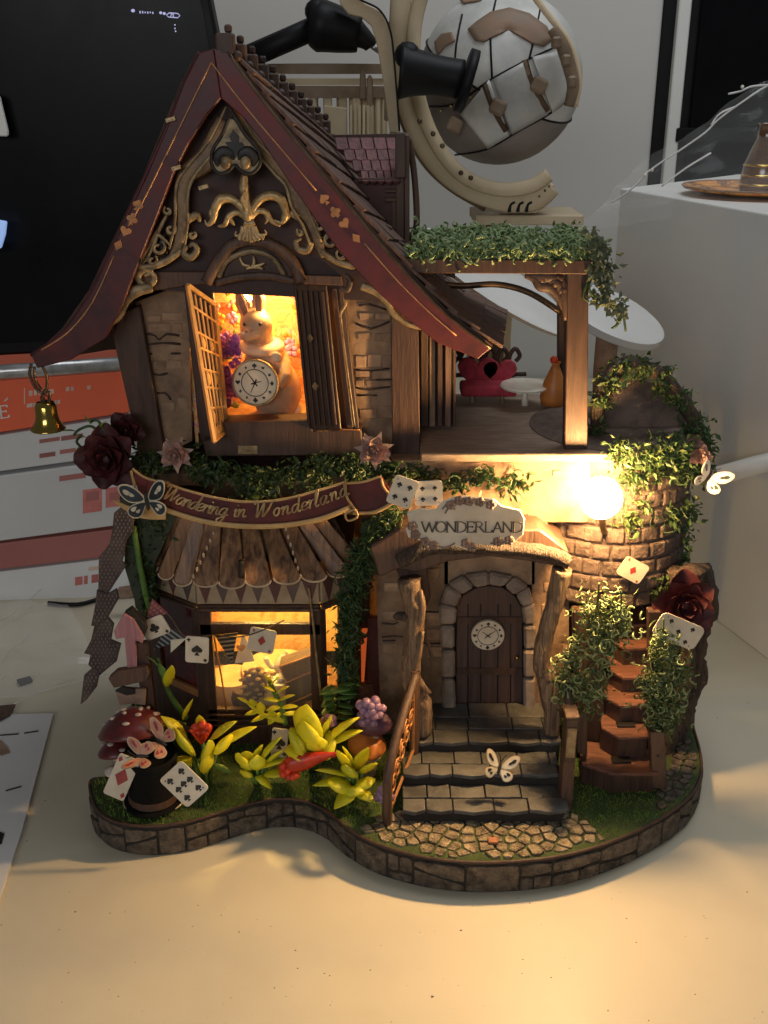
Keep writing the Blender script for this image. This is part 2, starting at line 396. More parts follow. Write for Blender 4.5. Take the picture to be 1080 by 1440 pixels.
def inside(p, poly):
    c = False; n = len(poly)
    for i in range(n):
        a, b = poly[i], poly[(i + 1) % n]
        if (a[1] > p[1]) != (b[1] > p[1]) and p[0] < (b[0] - a[0]) * (p[1] - a[1]) / (b[1] - a[1]) + a[0]: c = not c
    return c
def clip(poly, p, q):                              # keep the part of poly nearer to p than q
    m = ((p[0] + q[0]) / 2, (p[1] + q[1]) / 2); d = (q[0] - p[0], q[1] - p[1]); out = []
    f = lambda a: (a[0] - m[0]) * d[0] + (a[1] - m[1]) * d[1]
    for i in range(len(poly)):
        a, b = poly[i], poly[(i + 1) % len(poly)]; fa, fb = f(a), f(b)
        if fa <= 0: out.append(a)
        if fa * fb < 0: t = fa / (fa - fb); out.append((a[0] + (b[0] - a[0]) * t, a[1] + (b[1] - a[1]) * t))
    return out
def paving(region_px, z, n, mat, gap=.045, name='cobblestone', h=.09, lim=None):
    poly = [(p.x, p.y) for p in (G(x, y, z) for x, y in region_px)]
    xs = [p[0] for p in poly]; ys = [p[1] for p in poly]; seeds = []
    tries = 0
    A2 = abs(sum(poly[i][0] * poly[(i + 1) % len(poly)][1] - poly[(i + 1) % len(poly)][0] * poly[i][1] for i in range(len(poly)))) / 2; sp0 = .78 * math.sqrt(A2 / n)
    while tries < 9000:
        tries += 1; c = (R(min(xs) - .8, max(xs) + .8), R(min(ys) - .8, max(ys) + .8))
        if all((c[0] - s_[0]) ** 2 + (c[1] - s_[1]) ** 2 > sp0 ** 2 for s_ in seeds): seeds.append(c)
    for i, c in enumerate(seeds):
        if not inside(c, poly): continue
        cell = [(c[0] - 2, c[1] - 2), (c[0] + 2, c[1] - 2), (c[0] + 2, c[1] + 2), (c[0] - 2, c[1] + 2)]
        for j, q in enumerate(seeds):
            if i != j: cell = clip(cell, c, q)
            if len(cell) < 3: break
        if len(cell) < 3: continue
        cx = sum(p[0] for p in cell) / len(cell); cy = sum(p[1] for p in cell) / len(cell)
        o = []
        for x, y in cell:
            d = math.hypot(x - cx, y - cy); k = max(.3, (d - gap) / (d + 1e-6)) * R(.95, 1.0)
            q = (cx + (x - cx) * k, cy + (y - cy) * k)
            if not inside(q, poly):
                lo_, hi_ = 0., 1.
                for _ in range(7):
                    md = (lo_ + hi_) / 2
                    if inside((c[0] + (q[0] - c[0]) * md, c[1] + (q[1] - c[1]) * md), poly): lo_ = md
                    else: hi_ = md
                q = (c[0] + (q[0] - c[0]) * lo_, c[1] + (q[1] - c[1]) * lo_)
            o.append(V((q[0], q[1], z + h)))
        if len(o) >= 3:
            zz = sum(p.z for p in o) / len(o)
            zz += R(-.03, .04)
            for p in o: p.z = zz
            MB().prism(o, (0, 0, -h - .03)).build(name, mat, base, bevel=.03, seg=2)
path_px = [(526, 1150), (560, 1142), (800, 1142), (828, 1158), (852, 1182), (775, 1203), (712, 1209), (650, 1209), (590, 1201), (533, 1184), (505, 1168)]
paving(path_px, Z0 + .04, 74, m_cob)
side_px = [(926, 1105), (940, 1060), (952, 1030), (968, 1024), (980, 1062), (980, 1090), (968, 1112), (938, 1138), (915, 1148)]
paving(side_px, Z0 + .04, 30, m_stone)
MB().box(P(693, 1182, -7.2) * 0 + G(693, 1182, Z0 + .18), (.34, .3, .1)).build('clay_tile', M('terracotta', (.42, .16, .07), rough=.6), base, bevel=.02)

def blades(poly_px_list, n, z, hmin, hmax, mat, name, parent, world=None, avoid=None):
    polys = [[(p.x, p.y) for p in (G(x, y, z) for x, y in pp)] for pp in poly_px_list] if world is None else world
    av = [[(p.x, p.y) for p in (G(x, y, z) for x, y in pp)] for pp in (avoid or [])]
    vs = []; fs = []
    for poly in polys:
        xs = [p[0] for p in poly]; ys = [p[1] for p in poly]; c = 0; k = 0
        while c < n and k < n * 6:
            k += 1; x, y = R(min(xs), max(xs)), R(min(ys), max(ys))
            if not inside((x, y), poly) or any(inside((x, y), a) for a in av): continue
            c += 1; a = R(0, 6.28); h = R(hmin, hmax) * (.7 + .6 * mnoise.noise(V((x * 1.5, y * 1.5, 0)))); w_ = .012; l = V((R(-1, 1), R(-1, 1), 0)) * h * .7
            dx, dy = math.cos(a) * w_, math.sin(a) * w_; b = V((x, y, z))
            i = len(vs); vs += [b + V((dx, dy, 0)), b - V((dx, dy, 0)), b + l * .4 + V((dx * .7, dy * .7, h * .6)), b + l + V((0, 0, h))]
            fs += [(i, i + 1, i + 2), (i + 1, i + 3, i + 2)]
    me = bpy.data.meshes.new(name); me.from_pydata([v - V((0, 0, z)) for v in vs], [], fs); me.materials.append(mat)
    o = link(name, me, parent, V((0, 0, z))); o['kind'] = 'stuff'; return o
inner = [(p.x * .985, p.y * .985) for p in loop]
inner = [q for q in inner if q[1] < 0] + [(10, 0), (-10, 0)]
inner = [(p.x * .988, (p.y + 2) * .988 - 2) for p in loop]
blades(None, 42000, Z0 + .04, .10, .24, m_grass, 'grass', base, world=[[q for q in inner]], avoid=[path_px, side_px])

# ================================================================ STEPS AND PORCH
steps = thing('stone_steps', 'three dark slate steps climbing to the arched front door', 'steps', (2.5, -4.5, Z0))
tr = [(1.90, -6.12, -4.60, 566, 793, 1141), (2.36, -4.66, -3.20, 566, 790, 1088), (2.80, -3.26, -.55, 575, 790, 1044)]
for ti, (z, y0, y1, xl, xr, pyf) in enumerate(tr):
    a, b = P(xl, pyf, y0), P(xr, pyf, y0)
    MB().box(((a.x + b.x) / 2, (y0 + y1) / 2 + .06, (z + Z0) / 2 - .06), (b.x - a.x - .1, y1 - y0, z - Z0 - .12)).build('riser_block', m_mortar, steps)
    xs = [a.x]; 
    while xs[-1] < b.x - 1.2: xs.append(xs[-1] + R(.75, 1.6))
    xs.append(b.x); rows = 2 if ti < 2 else 3
    ycut = [y0] + [y0 + (y1 - y0) * (k / rows + R(-.06, .06)) for k in range(1, rows)] + [y1 if ti < 2 else y1]
    for r_ in range(rows):
        if r_ > 0: xs = [a.x] + [x + R(-.3, .3) for x in xs[1:-1]] + [b.x]
        for i in range(len(xs) - 1):
            x0, x1 = xs[i] + .02, xs[i + 1] - .02; ya, yb = ycut[r_] + .02, ycut[r_ + 1] - .02; zz = z + R(-.02, .03)
            pts = [V((x0, ya + R(0, .05), zz)), V((x0 + (x1 - x0) * .5, ya - (R(.06, .13) if r_ == 0 else 0), zz)), V((x1, ya + R(0, .05), zz)), V((x1, yb, zz)), V((x0, yb, zz))]
            MB().prism(pts, (0, 0, -.16)).build('slate_slab', m_slab, steps, bevel=.03, seg=2)
# fretwork railing on the left of the steps, lit by the lamp
rail = thing('fretwork_railing', 'wooden railing with curly fretwork on the left side of the steps', 'railing', (.5, -4.4, Z0))
f0, f1 = V((.12, -6.15, Z0)), V((1.15, -3.3, Z0 + .9))
def rl(u, z): p = f0.lerp(f1, u); return V((p.x, p.y, z))
prof = [(0, Z0), (0, 3.0), (.12, 3.8), (.45, 4.7), (.8, 5.35), (1, 5.75), (1, Z0 + 1.2), (.5, Z0 + .9)]
frame = cr([rl(u, z) for u, z in prof[:6]], 4)
MB().tube(frame, .17, 8, flat=.9).build('handrail', m_dark2, rail, smooth=True)
MB().tube([rl(0, Z0), rl(0, 3.1)], .17, 4).build('post', m_dark2, rail)
MB().tube([rl(1, Z0 + 1), rl(1, 5.85)], .17, 4).build('post', m_dark2, rail)
inner_r = [rl(.1, Z0 + .5), rl(.1, 3.0), rl(.2, 3.7), rl(.48, 4.5), rl(.8, 5.05), rl(.93, 5.2), rl(.93, 2.6)]
MB().tube(inner_r + [inner_r[0]], .06, 6).build('inner_frame', m_copper, rail)
for k in range(5):
    u = .2 + .16 * k; z = 2.6 + k * .38; c = rl(u, z)
    sp = [rl(u + .12 * (1 - t / 22) * math.cos(t * .55) , z + .42 * (1 - t / 22) * math.sin(t * .55)) for t in range(18)]
    MB().tube(sp, .045, 5).build('scroll', m_copper, rail, smooth=True)
for k in range(4):
    u = .3 + .18 * k; z = 3.2 + k * .5
    MB().tube([rl(u - .12, z - .1), rl(u, z + .25), rl(u + .12, z - .05)], .045, 5).build('scroll', m_copper, rail, smooth=True)
# newel post on the right
newel = thing('newel_post', 'square brown newel post with gilt cap face right of the steps', 'post', (P(806, 1130, -5.3).x, -5.3, Z0))
nx = P(804, 1000, -5.2).x
MB().box((nx, -5.1, (Z0 + 3.4) / 2 + .1), (.42, .8, 3.4 - Z0)).build('lower_shaft', m_dark2, newel, bevel=.03)
MB().box((nx, -5.15, 4.35), (.40, .7, 1.75)).build('upper_shaft', m_dark2, newel, bevel=.03)
MB().box((nx, -5.53, 4.3), (.32, .05, 1.2)).build('gilt_plate', m_gilt, newel, bevel=.01)
MB().box((nx, -5.1, 5.28), (.5, .85, .12)).build('cap', m_dark2, newel, bevel=.03)
MB().tube([V((nx, -5.0, 5.1)), V((nx + .1, -3.5, 5.6)), V((nx + .15, -2.4, 6.4))], .15, 6).build('handrail', m_dark2, newel, smooth=True)

# ================================================================ HOUSE
H = thing('miniature_house', 'tall storybook house with steep red gable roof, lit bay window and arched stone door', 'dollhouse', (-1.5, 0, Z0))
# ---- red bargeboards and gable
LB = [(300, 68), (280, 74), (258, 118), (235, 180), (205, 250), (160, 345), (128, 412), (90, 466), (44, 500), (52, 518), (100, 506), (148, 476), (172, 430), (194, 372), (220, 306), (243, 246), (266, 200), (290, 162), (311, 138)]
RB = [(300, 68), (322, 76), (362, 132), (425, 210), (492, 292), (560, 372), (625, 440), (690, 490), (672, 505), (615, 482), (560, 438), (518, 398), (476, 352), (442, 306), (412, 264), (388, 228), (366, 196), (342, 165), (311, 138)]
YG = -1.7
ext('bargeboard', LB, YG, .35, m_red, H, .03)
ext('bargeboard', RB, YG + .01, .35, m_red, H, .03)
tb('gilt_line', [(297, 88), (262, 160), (225, 235), (200, 285), (180, 318)], YG - .03, .025, m_goldline, H, n=5, k=3)
tb('gilt_line', [(160, 360), (130, 425), (95, 468), (58, 492)], YG - .03, .025, m_goldline, H, n=5, k=3)
tb('gilt_line', [(297, 88), (345, 150), (400, 215), (445, 268)], YG - .03, .025, m_goldline, H, n=5, k=3)
tb('gilt_line', [(512, 342), (560, 396), (605, 440), (642, 472)], YG - .03, .025, m_goldline, H, n=5, k=3)
tb('roof_edge', [(280, 74), (235, 180), (160, 345), (128, 412), (90, 466), (44, 500)], YG + .1, .07, m_red, H, n=6)
tb('roof_edge', [(322, 76), (362, 132), (425, 210), (492, 292), (560, 372), (625, 440), (690, 490)], YG + .05, .06, m_iron, H, n=6)
def flat_suit(kind, cx, cy, Y, size, mat, parent, rot=0, th=.05, name=None):
    c = P(cx, cy, Y); mb = MB()
    for i, pl in enumerate(suit(kind)):
        mb.prism([c + V(((x * math.cos(rot) - y * math.sin(rot)) * size, -.004 * i, (x * math.sin(rot) + y * math.cos(rot)) * size)) for x, y in pl], (0, th, 0))
    return mb.build(name or kind + '_suit', mat, parent)
for k, (x, y, kd) in enumerate([(194, 288, 'spade'), (186, 307, 'club'), (176, 326, 'heart'), (166, 345, 'diamond')]): flat_suit(kd, x, y, YG - .05, .38, m_copper, H, rot=-.45)
for k, (x, y, kd) in enumerate([(456, 280, 'spade'), (471, 298, 'club'), (485, 315, 'heart'), (501, 335, 'diamond')]): flat_suit(kd, x, y, YG - .05, .38, m_copper, H, rot=.7)
GW = [(302, 130), (262, 228), (228, 300), (180, 395), (160, 430), (165, 470), (200, 455), (262, 402), (320, 395), (405, 395), (480, 405), (520, 425), (552, 440), (570, 455), (545, 420), (468, 360), (385, 248)]
ext('gable_panel', [(302, 120), (255, 228), (215, 310), (165, 405), (560, 425), (495, 370), (385, 240)], -.75, .3, m_gable, H)
# scrolled tan fret board following the gable
def gtube(name, pts, r, mat=m_gilt, Y=-1.25, flat=.45, n=8, k=5, parent=H): return tb(name, pts, Y, r, mat, parent, flat=flat, k=k, n=n)
gtube('fret_band', [(312, 168), (296, 205), (285, 228), (262, 246), (255, 275), (258, 310), (250, 345), (240, 362)], [.16, .26, .36, .28, .24, .2, .16, .08], m_band, flat=.22)
gtube('fret_band', [(342, 168), (372, 205), (388, 226), (408, 250), (420, 285), (438, 312), (448, 342), (455, 362)], [.16, .28, .36, .28, .24, .2, .16, .08], m_band, flat=.22)
for sx, pts in ((-1, [(262, 312), (276, 302), (281, 312)]), (-1, [(262, 345), (258, 356), (268, 362), (277, 352), (272, 343), (266, 347)]), (-1, [(255, 352), (232, 368), (205, 376), (195, 370), (210, 345), (236, 300)]),
                (1, [(420, 306), (408, 300), (402, 310)]), (1, [(438, 340), (432, 352), (420, 350), (416, 340), (424, 335)]), (1, [(452, 352), (470, 366), (496, 374), (498, 366), (482, 345), (455, 312), (443, 305)])):
    gtube('scroll', pts, [.10, .13, .10, .05], flat=.6)
for pts in ([(250, 316), (244, 326), (247, 340), (240, 350), (230, 345)], [(232, 330), (226, 345), (235, 356)], [(222, 362), (232, 366), (238, 358)],
            [(444, 322), (450, 338), (462, 346), (470, 336)], [(470, 352), (478, 362), (486, 360)], [(456, 334), (462, 330), (466, 338)]):
    gtube('inlay', pts, [.05, .12, .05], m_ink, Y=-1.1, flat=.4)
# thin gilt edging and filigree curls on the bands
for pts in ([(318, 150), (292, 200), (262, 236), (248, 262), (246, 310), (238, 350)], [(324, 178), (300, 214), (272, 250), (264, 276), (264, 312), (260, 344)],
            [(334, 152), (360, 196), (392, 228), (418, 252), (432, 292), (452, 340)], [(330, 178), (360, 214), (386, 244), (402, 262), (410, 290), (426, 318), (436, 344)]):
    gtube('gilt_edge', pts, [.03, .055, .055, .04], m_gilt, Y=-1.34, flat=.6)
for cx, cy, sx, sz in ((222, 348, 1, 1.0), (240, 322, 1, .8), (214, 366, 1, .7), (236, 296, -1, .6), (466, 338, -1, 1.0), (450, 316, -1, .8), (480, 358, -1, .7), (438, 288, 1, .6), (270, 330, 1, .5), (422, 326, -1, .5)):
    gtube('filigree', [(cx + sx * sz * 11 * (1 - t / 13) * math.cos(t * .62 - 1), cy + sz * 11 * (1 - t / 13) * math.sin(t * .62 - 1)) for t in range(11)], [.035, .06, .075, .05, .06], m_gilt, Y=-1.3, flat=.5, k=2, n=6)
for pts in ([(238, 344), (222, 330), (216, 344), (206, 368)], [(236, 300), (226, 318), (214, 350), (200, 372)], [(452, 344), (468, 328), (474, 344), (488, 364)], [(444, 300), (462, 322), (478, 346), (494, 368)]):
    gtube('filigree', pts, [.03, .07, .05, .03], m_gilt, Y=-1.28, flat=.5)
# lower swooping fret
gtube('scroll', [(203, 388), (213, 384), (217, 394), (208, 402), (198, 398), (194, 388), (203, 378), (216, 380)], [.05, .09, .10, .1, .1, .12, .15, .1])
gtube('fret_band', [(214, 404), (190, 410), (176, 424), (168, 444), (150, 458), (128, 472)], [.16, .2, .16, .12, .1, .07], Y=-1.35)
gtube('fret_band', [(150, 462), (128, 474), (100, 486), (84, 492)], [.08, .09, .07, .04], m_gold, Y=-1.4)
gtube('fret_band', [(508, 402), (528, 410), (544, 424), (552, 440), (572, 455), (600, 463)], [.14, .14, .13, .11, .09, .07], Y=-1.35)
gtube('scroll', [(484, 386), (492, 394), (488, 408), (478, 404)], [.08, .1, .1, .05], m_dark2)
# spade-shaped finial plate with black inlays
sp = cr([P(*q, -1.95) for q in [(326, 164), (312, 190), (299, 212), (298, 232), (308, 244), (322, 240), (330, 232), (340, 241), (354, 244), (366, 230), (362, 210), (345, 190)]], 4, closed=True)
MB().prism(sp, (0, .15, 0)).build('finial_plate', m_gilt, H, bevel=.02)
MB().tube(sp + [sp[0]], .055, 6).build('finial_outline', m_ink, H, smooth=True)
flor = [(328, 182), (322, 192), (325, 199), (316, 200), (322, 208), (328, 212), (331, 222), (336, 211), (344, 206), (341, 200), (336, 200), (336, 192)]
ext('inlay', flor, -1.99, .04, m_ink, H)
gtube('inlay', [(306, 234), (306, 222), (314, 214), (325, 217), (328, 225)], [.03, .17, .19, .15, .03], m_ink, Y=-1.97, flat=.25)
gtube('inlay', [(355, 234), (357, 222), (349, 214), (340, 217), (336, 225)], [.03, .17, .19, .15, .03], m_ink, Y=-1.97, flat=.25)
for x in (317, 345): MB().ball(P(x, 229, -2.02), (.17, .08, .2)).build('boss', m_gilt, H, smooth=True)
# gold fleur-de-lis
fl = -1.45
gtube('fleur_petal', [(344, 246), (343, 262), (346, 280), (348, 300), (349, 312)], [.10, .17, .13, .22, .12], m_gold, Y=fl, flat=.7)
gtube('fleur_petal', [(345, 268), (341, 281), (347, 296)], [.02, .1, .03], m_gold, Y=fl - .12, flat=.6)
for pts, r_ in (([(347, 312), (340, 292), (326, 280), (311, 280), (303, 292), (300, 308), (292, 316), (288, 309)], [.08, .13, .14, .17, .15, .11, .06, .02]),
                ([(351, 312), (358, 290), (370, 277), (386, 275), (397, 284), (402, 302), (396, 313), (385, 309)], [.08, .13, .14, .17, .15, .11, .07, .02]),
                ([(345, 308), (334, 299), (322, 304), (316, 316), (306, 318)], [.06, .1, .1, .08, .03]),
                ([(353, 308), (362, 297), (374, 299), (382, 311), (394, 318)], [.06, .1, .1, .08, .03]),
                ([(303, 286), (297, 300), (302, 314)], [.03, .1, .03]), ([(396, 280), (401, 296), (396, 310)], [.03, .1, .03]),
                ([(322, 304), (326, 312), (330, 317)], [.05, .07, .02]), ([(372, 300), (376, 308), (372, 315)], [.05, .07, .02])):
    gtube('fleur_petal', pts, r_, m_gold, Y=fl, flat=.75)
gtube('fleur_band', [(343, 313), (350, 315), (358, 313)], .085, m_gold, Y=fl - .06)
for k in range(7):
    t = (k - 3) / 3; gtube('fleur_foot', [(350 + t * 5, 316), (351 + t * 10, 328), (353 + t * 18, 341 - abs(t) * 5)], [.05, .06, .08], m_gold, Y=fl)
gtube('scroll', [(341, 318), (338, 330), (331, 331), (332, 325)], [.06, .06, .04, .02], m_gold, Y=fl)
gtube('scroll', [(358, 318), (364, 330), (374, 329), (372, 323)], [.06, .06, .04, .02], m_gold, Y=fl)
# small pegs catching the light
for x, y in ((240, 168), (248, 236), (286, 263)): MB().box(P(x, y, YG - .05), (.12, .12, .3), Matrix.Rotation(1.3 if x > 200 else 0, 3, 'Y')).build('peg', m_gold, H)
# arched hood over the upper window
gtube('hood_arch', [(290, 398), (304, 372), (322, 348), (345, 338), (370, 340), (395, 352), (412, 370), (424, 396)], .2, m_dark2, Y=-1.15, flat=.6)
gtube('hood_arch', [(308, 390), (318, 368), (340, 356), (362, 354), (385, 364), (400, 388)], .1, m_gilt, Y=-1.1, flat=.6)
ext('hood_panel', [(298, 392), (310, 366), (330, 350), (352, 344), (378, 350), (402, 368), (414, 388)], -1.0, .2, m_dark, H)
gtube('hood_moulding', [(303, 398), (330, 391), (358, 388), (385, 389), (415, 396)], [.1, .13, .13, .13, .1], m_dark2, Y=-1.15)
for pts in ([(337, 362), (342, 372), (352, 374)], [(372, 370), (362, 374), (355, 374)], [(356, 360), (357, 370), (352, 378)], [(346, 378), (358, 376), (370, 378)]):
    gtube('scroll', pts, [.03, .06, .03], m_gold, Y=-1.2)

# ---- main roof: planked slope on the right, plain slope on the left
frs = [P(318, 74, -1.3), P(362, 132, -1.3), P(425, 210, -1.3), P(492, 292, -1.3), P(560, 372, -1.3), P(625, 440, -1.3), P(690, 490, -1.3)]
bks = [P(455, 190, 7), P(478, 222, 7), P(508, 268, 7), P(548, 318, 7), P(592, 366, 7), P(640, 408, 7), P(700, 440, 7)]
def strip(A, B, i, u): return A[i].lerp(B[i], u)
mb = MB(); n = len(frs)
vs = [p for p in frs] + [p for p in bks]
mb.add(vs, [(i, i + 1, n + i + 1, n + i) for i in range(n - 1)]); o = mb.build('roof_slope', m_dark, H)
sol = o.modifiers.new('thick', 'SOLIDIFY'); sol.thickness = .25; sol.offset = 0
mirror = [V((2 * frs[0].x - p.x - .5, p.y, p.z)) for p in frs]; mirb = [V((2 * bks[0].x - p.x, p.y, p.z)) for p in bks]
lf = [P(282, 74, -1.3), P(258, 118, -1.3), P(205, 250, -1.3), P(160, 345, -1.3), P(128, 412, -1.3), P(90, 466, -1.3), P(48, 505, -1.3)]
lb = [bks[0] + (p - lf[0]) * .8 for p in lf]
mb = MB(); mb.add(lf + lb, [(i, i + 1, n + i + 1, n + i) for i in range(n - 1)]); o = mb.build('roof_slope', m_dark, H)
sol = o.modifiers.new('thick', 'SOLIDIFY'); sol.thickness = .25; sol.offset = 0
for i in range(n - 1):
    segs = 2
    for q in range(segs):
        t0, t1 = q / segs, (q + 1) / segs + .15
        cols = 6
        for c in range(cols):
            u0, u1 = c / cols + .006 + R(0, .006), (c + 1) / cols - .006
            def pt(t, u): a = frs[i].lerp(frs[i + 1], t); b = bks[i].lerp(bks[i + 1], t); return a.lerp(b, u)
            a, b, c_, d = pt(t0, u0), pt(t0, u1), pt(t1, u1), pt(t1, u0)
            nn = (b - a).cross(d - a).normalized()
            if nn.x < 0: nn = -nn
            MB().prism([a + nn * .2, b + nn * .2, c_ + nn * (.30 + R(0, .05)), d + nn * (.30 + R(0, .05))], -nn * .12).build('shingle', m_shing, H, bevel=.015)
for k in range(11):
    t = k / 10; c = frs[0].lerp(bks[0], t) + V((0, 0, .25))
    MB().box(c, (.55, .55, .6)).build('ridge_block', m_dark2, H, bevel=.05)
    mb = MB().box(c + V((.1, 0, .42)), (.22, .22, .24)).build('ridge_cap', m_dark, H, bevel=.05)
    MB().ball(c + V((.35, -.1, -.35)), .16).build('ridge_knob', m_dark, H, smooth=True)
# ---- dormer
DZ = H
for r_ in range(4):
    y0 = 193 + r_ * 15; xl0 = 470 + r_ * 12; nn_ = 5
    for c in range(nn_):
        x0 = xl0 + (560 - xl0) * c / nn_; x1 = xl0 + (560 - xl0) * (c + 1) / nn_
        Y0 = 5 - r_ * .42; Y1 = Y0 - .5
        pts = [P(x0 + .6, y0, Y0), P(x1 - .6, y0, Y0), P(x1 - .6 + 3, y0 + 16, Y1), P((x0 + x1) / 2 + 3, y0 + 18, Y1), P(x0 + .6 + 3, y0 + 16, Y1)]
        MB().prism(pts, (0, .1, -.1)).build('plum_shingle', m_shingp, H, bevel=.02)
ext('dormer_roof_board', [(466, 190), (566, 188), (566, 250), (516, 252)], 5.1, .2, m_dark, H)
ext('dormer_wall', [(498, 252), (562, 252), (562, 345), (545, 340), (505, 300)], 3.7, .3, M('plum_wall', (.16, .08, .075), (.1, .05, .045), rough=.7), H)
for x0, x1, y0, y1, Y, th in ((556, 570, 187, 250, 3.3, .5), (557, 568, 250, 345, 3.5, .4), (569, 576, 190, 345, 3.5, 2.0), (541, 557, 266, 271, 3.5, .3), (541, 557, 278, 284, 3.5, .3), (503, 558, 250, 256, 3.3, .5), (551, 557, 284, 342, 3.5, .3)):
    ext('dormer_trim', [(x0, y0), (x1, y0), (x1, y1), (x0, y1)], Y, th, m_dark2, H, .02)
tb('dormer_trim', [(574, 192), (582, 240), (586, 300), (584, 345)], 4.2, .12, m_dark2, H)
ext('roof_plank', [(500, 298), (515, 300), (552, 320), (548, 332), (520, 322)], 2.2, .3, m_shing, H, .03)
ext('roof_plank', [(520, 330), (545, 330), (600, 360), (640, 380), (640, 392), (560, 366)], 1.6, .3, m_dark2, H, .03)

# ---- upper storey
ext('corner_post', [(158, 470), (172, 440), (196, 430), (232, 640), (196, 640)], -.45, .5, m_dark, H, .03)
ext('wall', [(190, 425), (264, 398), (270, 620), (230, 640)], -.1, .3, m_wall, H)
ext('wall', [(478, 402), (552, 425), (556, 700), (478, 640)], -.1, .3, m_wall, H)
ext('corner_post', [(549, 428), (588, 440), (592, 715), (553, 715)], -.45, .6, m_dark, H, .03)
cracks = [[(206, 470), (218, 472), (224, 478), (234, 470), (252, 472)], [(200, 486), (214, 484), (228, 482), (254, 484)], [(212, 525), (224, 527), (236, 525)], [(220, 553), (232, 553), (240, 562)], [(206, 498), (214, 498)], [(240, 497), (254, 497)],
          [(500, 455), (522, 462), (548, 452)], [(505, 430), (520, 428), (545, 436)], [(500, 520), (520, 522), (548, 518)], [(500, 532), (515, 532)], [(528, 534), (550, 534)], [(500, 545), (518, 548), (549, 544)], [(498, 400), (520, 412), (545, 410)], [(502, 556), (530, 556)]]
for c in cracks: tb('crack', c, -.12, .035, m_crack, H, n=4, k=2, jit=.4)
for x0, y0, x1, y1 in ((500, 500, 515, 516), (517, 499, 536, 516), (538, 500, 550, 517), (500, 522, 520, 531), (524, 522, 549, 532), (500, 535, 512, 543), (515, 536, 549, 544), (206, 444, 226, 452), (228, 440, 256, 452), (208, 456, 240, 467), (243, 455, 256, 468),
                       (215, 508, 232, 520), (235, 506, 256, 518), (226, 566, 246, 580), (250, 560, 264, 575), (505, 440, 526, 449), (528, 440, 549, 450), (503, 468, 522, 478), (526, 468, 549, 480), (505, 575, 530, 588), (532, 572, 552, 588)):
    ext('brick', [(x0 + R(-1, 1), y0 + R(-1, 1)), (x1 + R(-1, 1), y0 + R(-1, 1)), (x1 + R(-1, 1), y1 + R(-1, 1)), (x0 + R(-1, 1), y1 + R(-1, 1))], -.14, .06, m_brick, H, .02)
# window casing
ext('window_casing', [(258, 398), (298, 396), (318, 610), (282, 625)], -.3, .35, m_dark, H, .03)
ext('window_casing', [(434, 398), (484, 402), (506, 612), (440, 606)], -.3, .35, m_dark, H, .03)
ext('window_head', [(192, 382), (300, 382), (300, 399), (262, 402), (196, 412)], -.95, .8, m_dark2, H, .03)
ext('window_head', [(412, 386), (480, 388), (482, 402), (412, 399)], -.95, .8, m_dark2, H, .03)
ext('window_sill', [(312, 594), (432, 590), (440, 606), (508, 604), (512, 640), (290, 642), (284, 622), (318, 612)], -.9, .9, m_dark2, H, .04)
ext('painted_sill_glow', [(335, 627), (362, 627), (362, 638), (335, 638)], -.95, .04, m_gold, H)  # glow under the sill put in as a gold-coloured patch
# upper room, warm inside
wp = wallpaper('upper_wallpaper', [(.3, (.75, .42, .10)), (.42, (.85, .62, .22)), (.5, (.70, .22, .12)), (.56, (.85, .65, .3)), (.64, (.50, .22, .42)), (.75, (.8, .55, .2))], 1.4)
room = [(x, y) for x, y in ((270, 385), (440, 385), (440, 625), (270, 625))]
a, b = P(262, 380, .4), P(450, 628, .4)
x0, x1, zt, zb = a.x, b.x, a.z, b.z
MB().box(((x0 + x1) / 2, 3.2, (zt + zb) / 2), (x1 - x0, .15, zt - zb)).build('room_back_wall', wp, H)
MB().box((x0, 1.7, (zt + zb) / 2), (.12, 3, zt - zb)).build('room_side_wall', wp, H)
MB().box((x1, 1.7, (zt + zb) / 2), (.12, 3, zt - zb)).build('room_side_wall', wp, H)
MB().box(((x0 + x1) / 2, 1.7, zt), (x1 - x0, 3, .12)).build('room_ceiling', m_dark2, H)
fl_z = P(370, 597, .2).z
MB().box(((x0 + x1) / 2, 1.6, fl_z - .15), (x1 - x0, 3.2, .2)).build('room_floor', M('warm_floor', (.55, .33, .14), (.3, .16, .07), kind='wood', rough=.5), H)
# purple hydrangea print standing in the room
for k in range(26):
    c = P(R(308, 332), R(470, 570), R(.9, 1.6)); mbb = MB()
    for q in range(5):
        a = q * 1.2566 + R(0, 1); mbb.ball(c + V((math.cos(a) * .14, 0, math.sin(a) * .14)), (.12, .04, .12), 6, 4)
    mbb.build('violet_flower', M('violet_petal', (.42, .20, .75), (.3, .1, .55), rough=.5, bump=0), H, smooth=True)
for k in range(46):
    c = P(R(300, 345) if k % 3 else R(398, 426), R(405, 590), R(2.2, 3.0)); mbb = MB(); r9 = R(.7, 1.3)
    for q in range(5):
        a = q * 1.2566 + R(0, 1); mbb.ball(c + V((math.cos(a) * .13 * r9, 0, math.sin(a) * .13 * r9)), (.11 * r9, .05, .11 * r9), 6, 4)
    mbb.build('wall_flower', M(*[('rose_petal', (.75, .22, .25)), ('orange_petal', (.8, .34, .06)), ('lilac_petal', (.5, .28, .62)), ('leaf_print', (.22, .30, .08))][k % 4], rough=.6, bump=0), H, smooth=True)
def led(name, c, r, col, strength, parent, flat=1):
    m = bpy.data.materials.new(name + '_light'); m.use_nodes = True; b_ = m.node_tree.nodes['Principled BSDF']
    b_.inputs['Base Color'].default_value = (.8, .8, .8, 1); b_.inputs['Emission Color'].default_value = (*col, 1); b_.inputs['Emission Strength'].default_value = strength
    return MB().ball(c, (r, r, r * flat), 16, 10).build(name, m, parent, smooth=True)
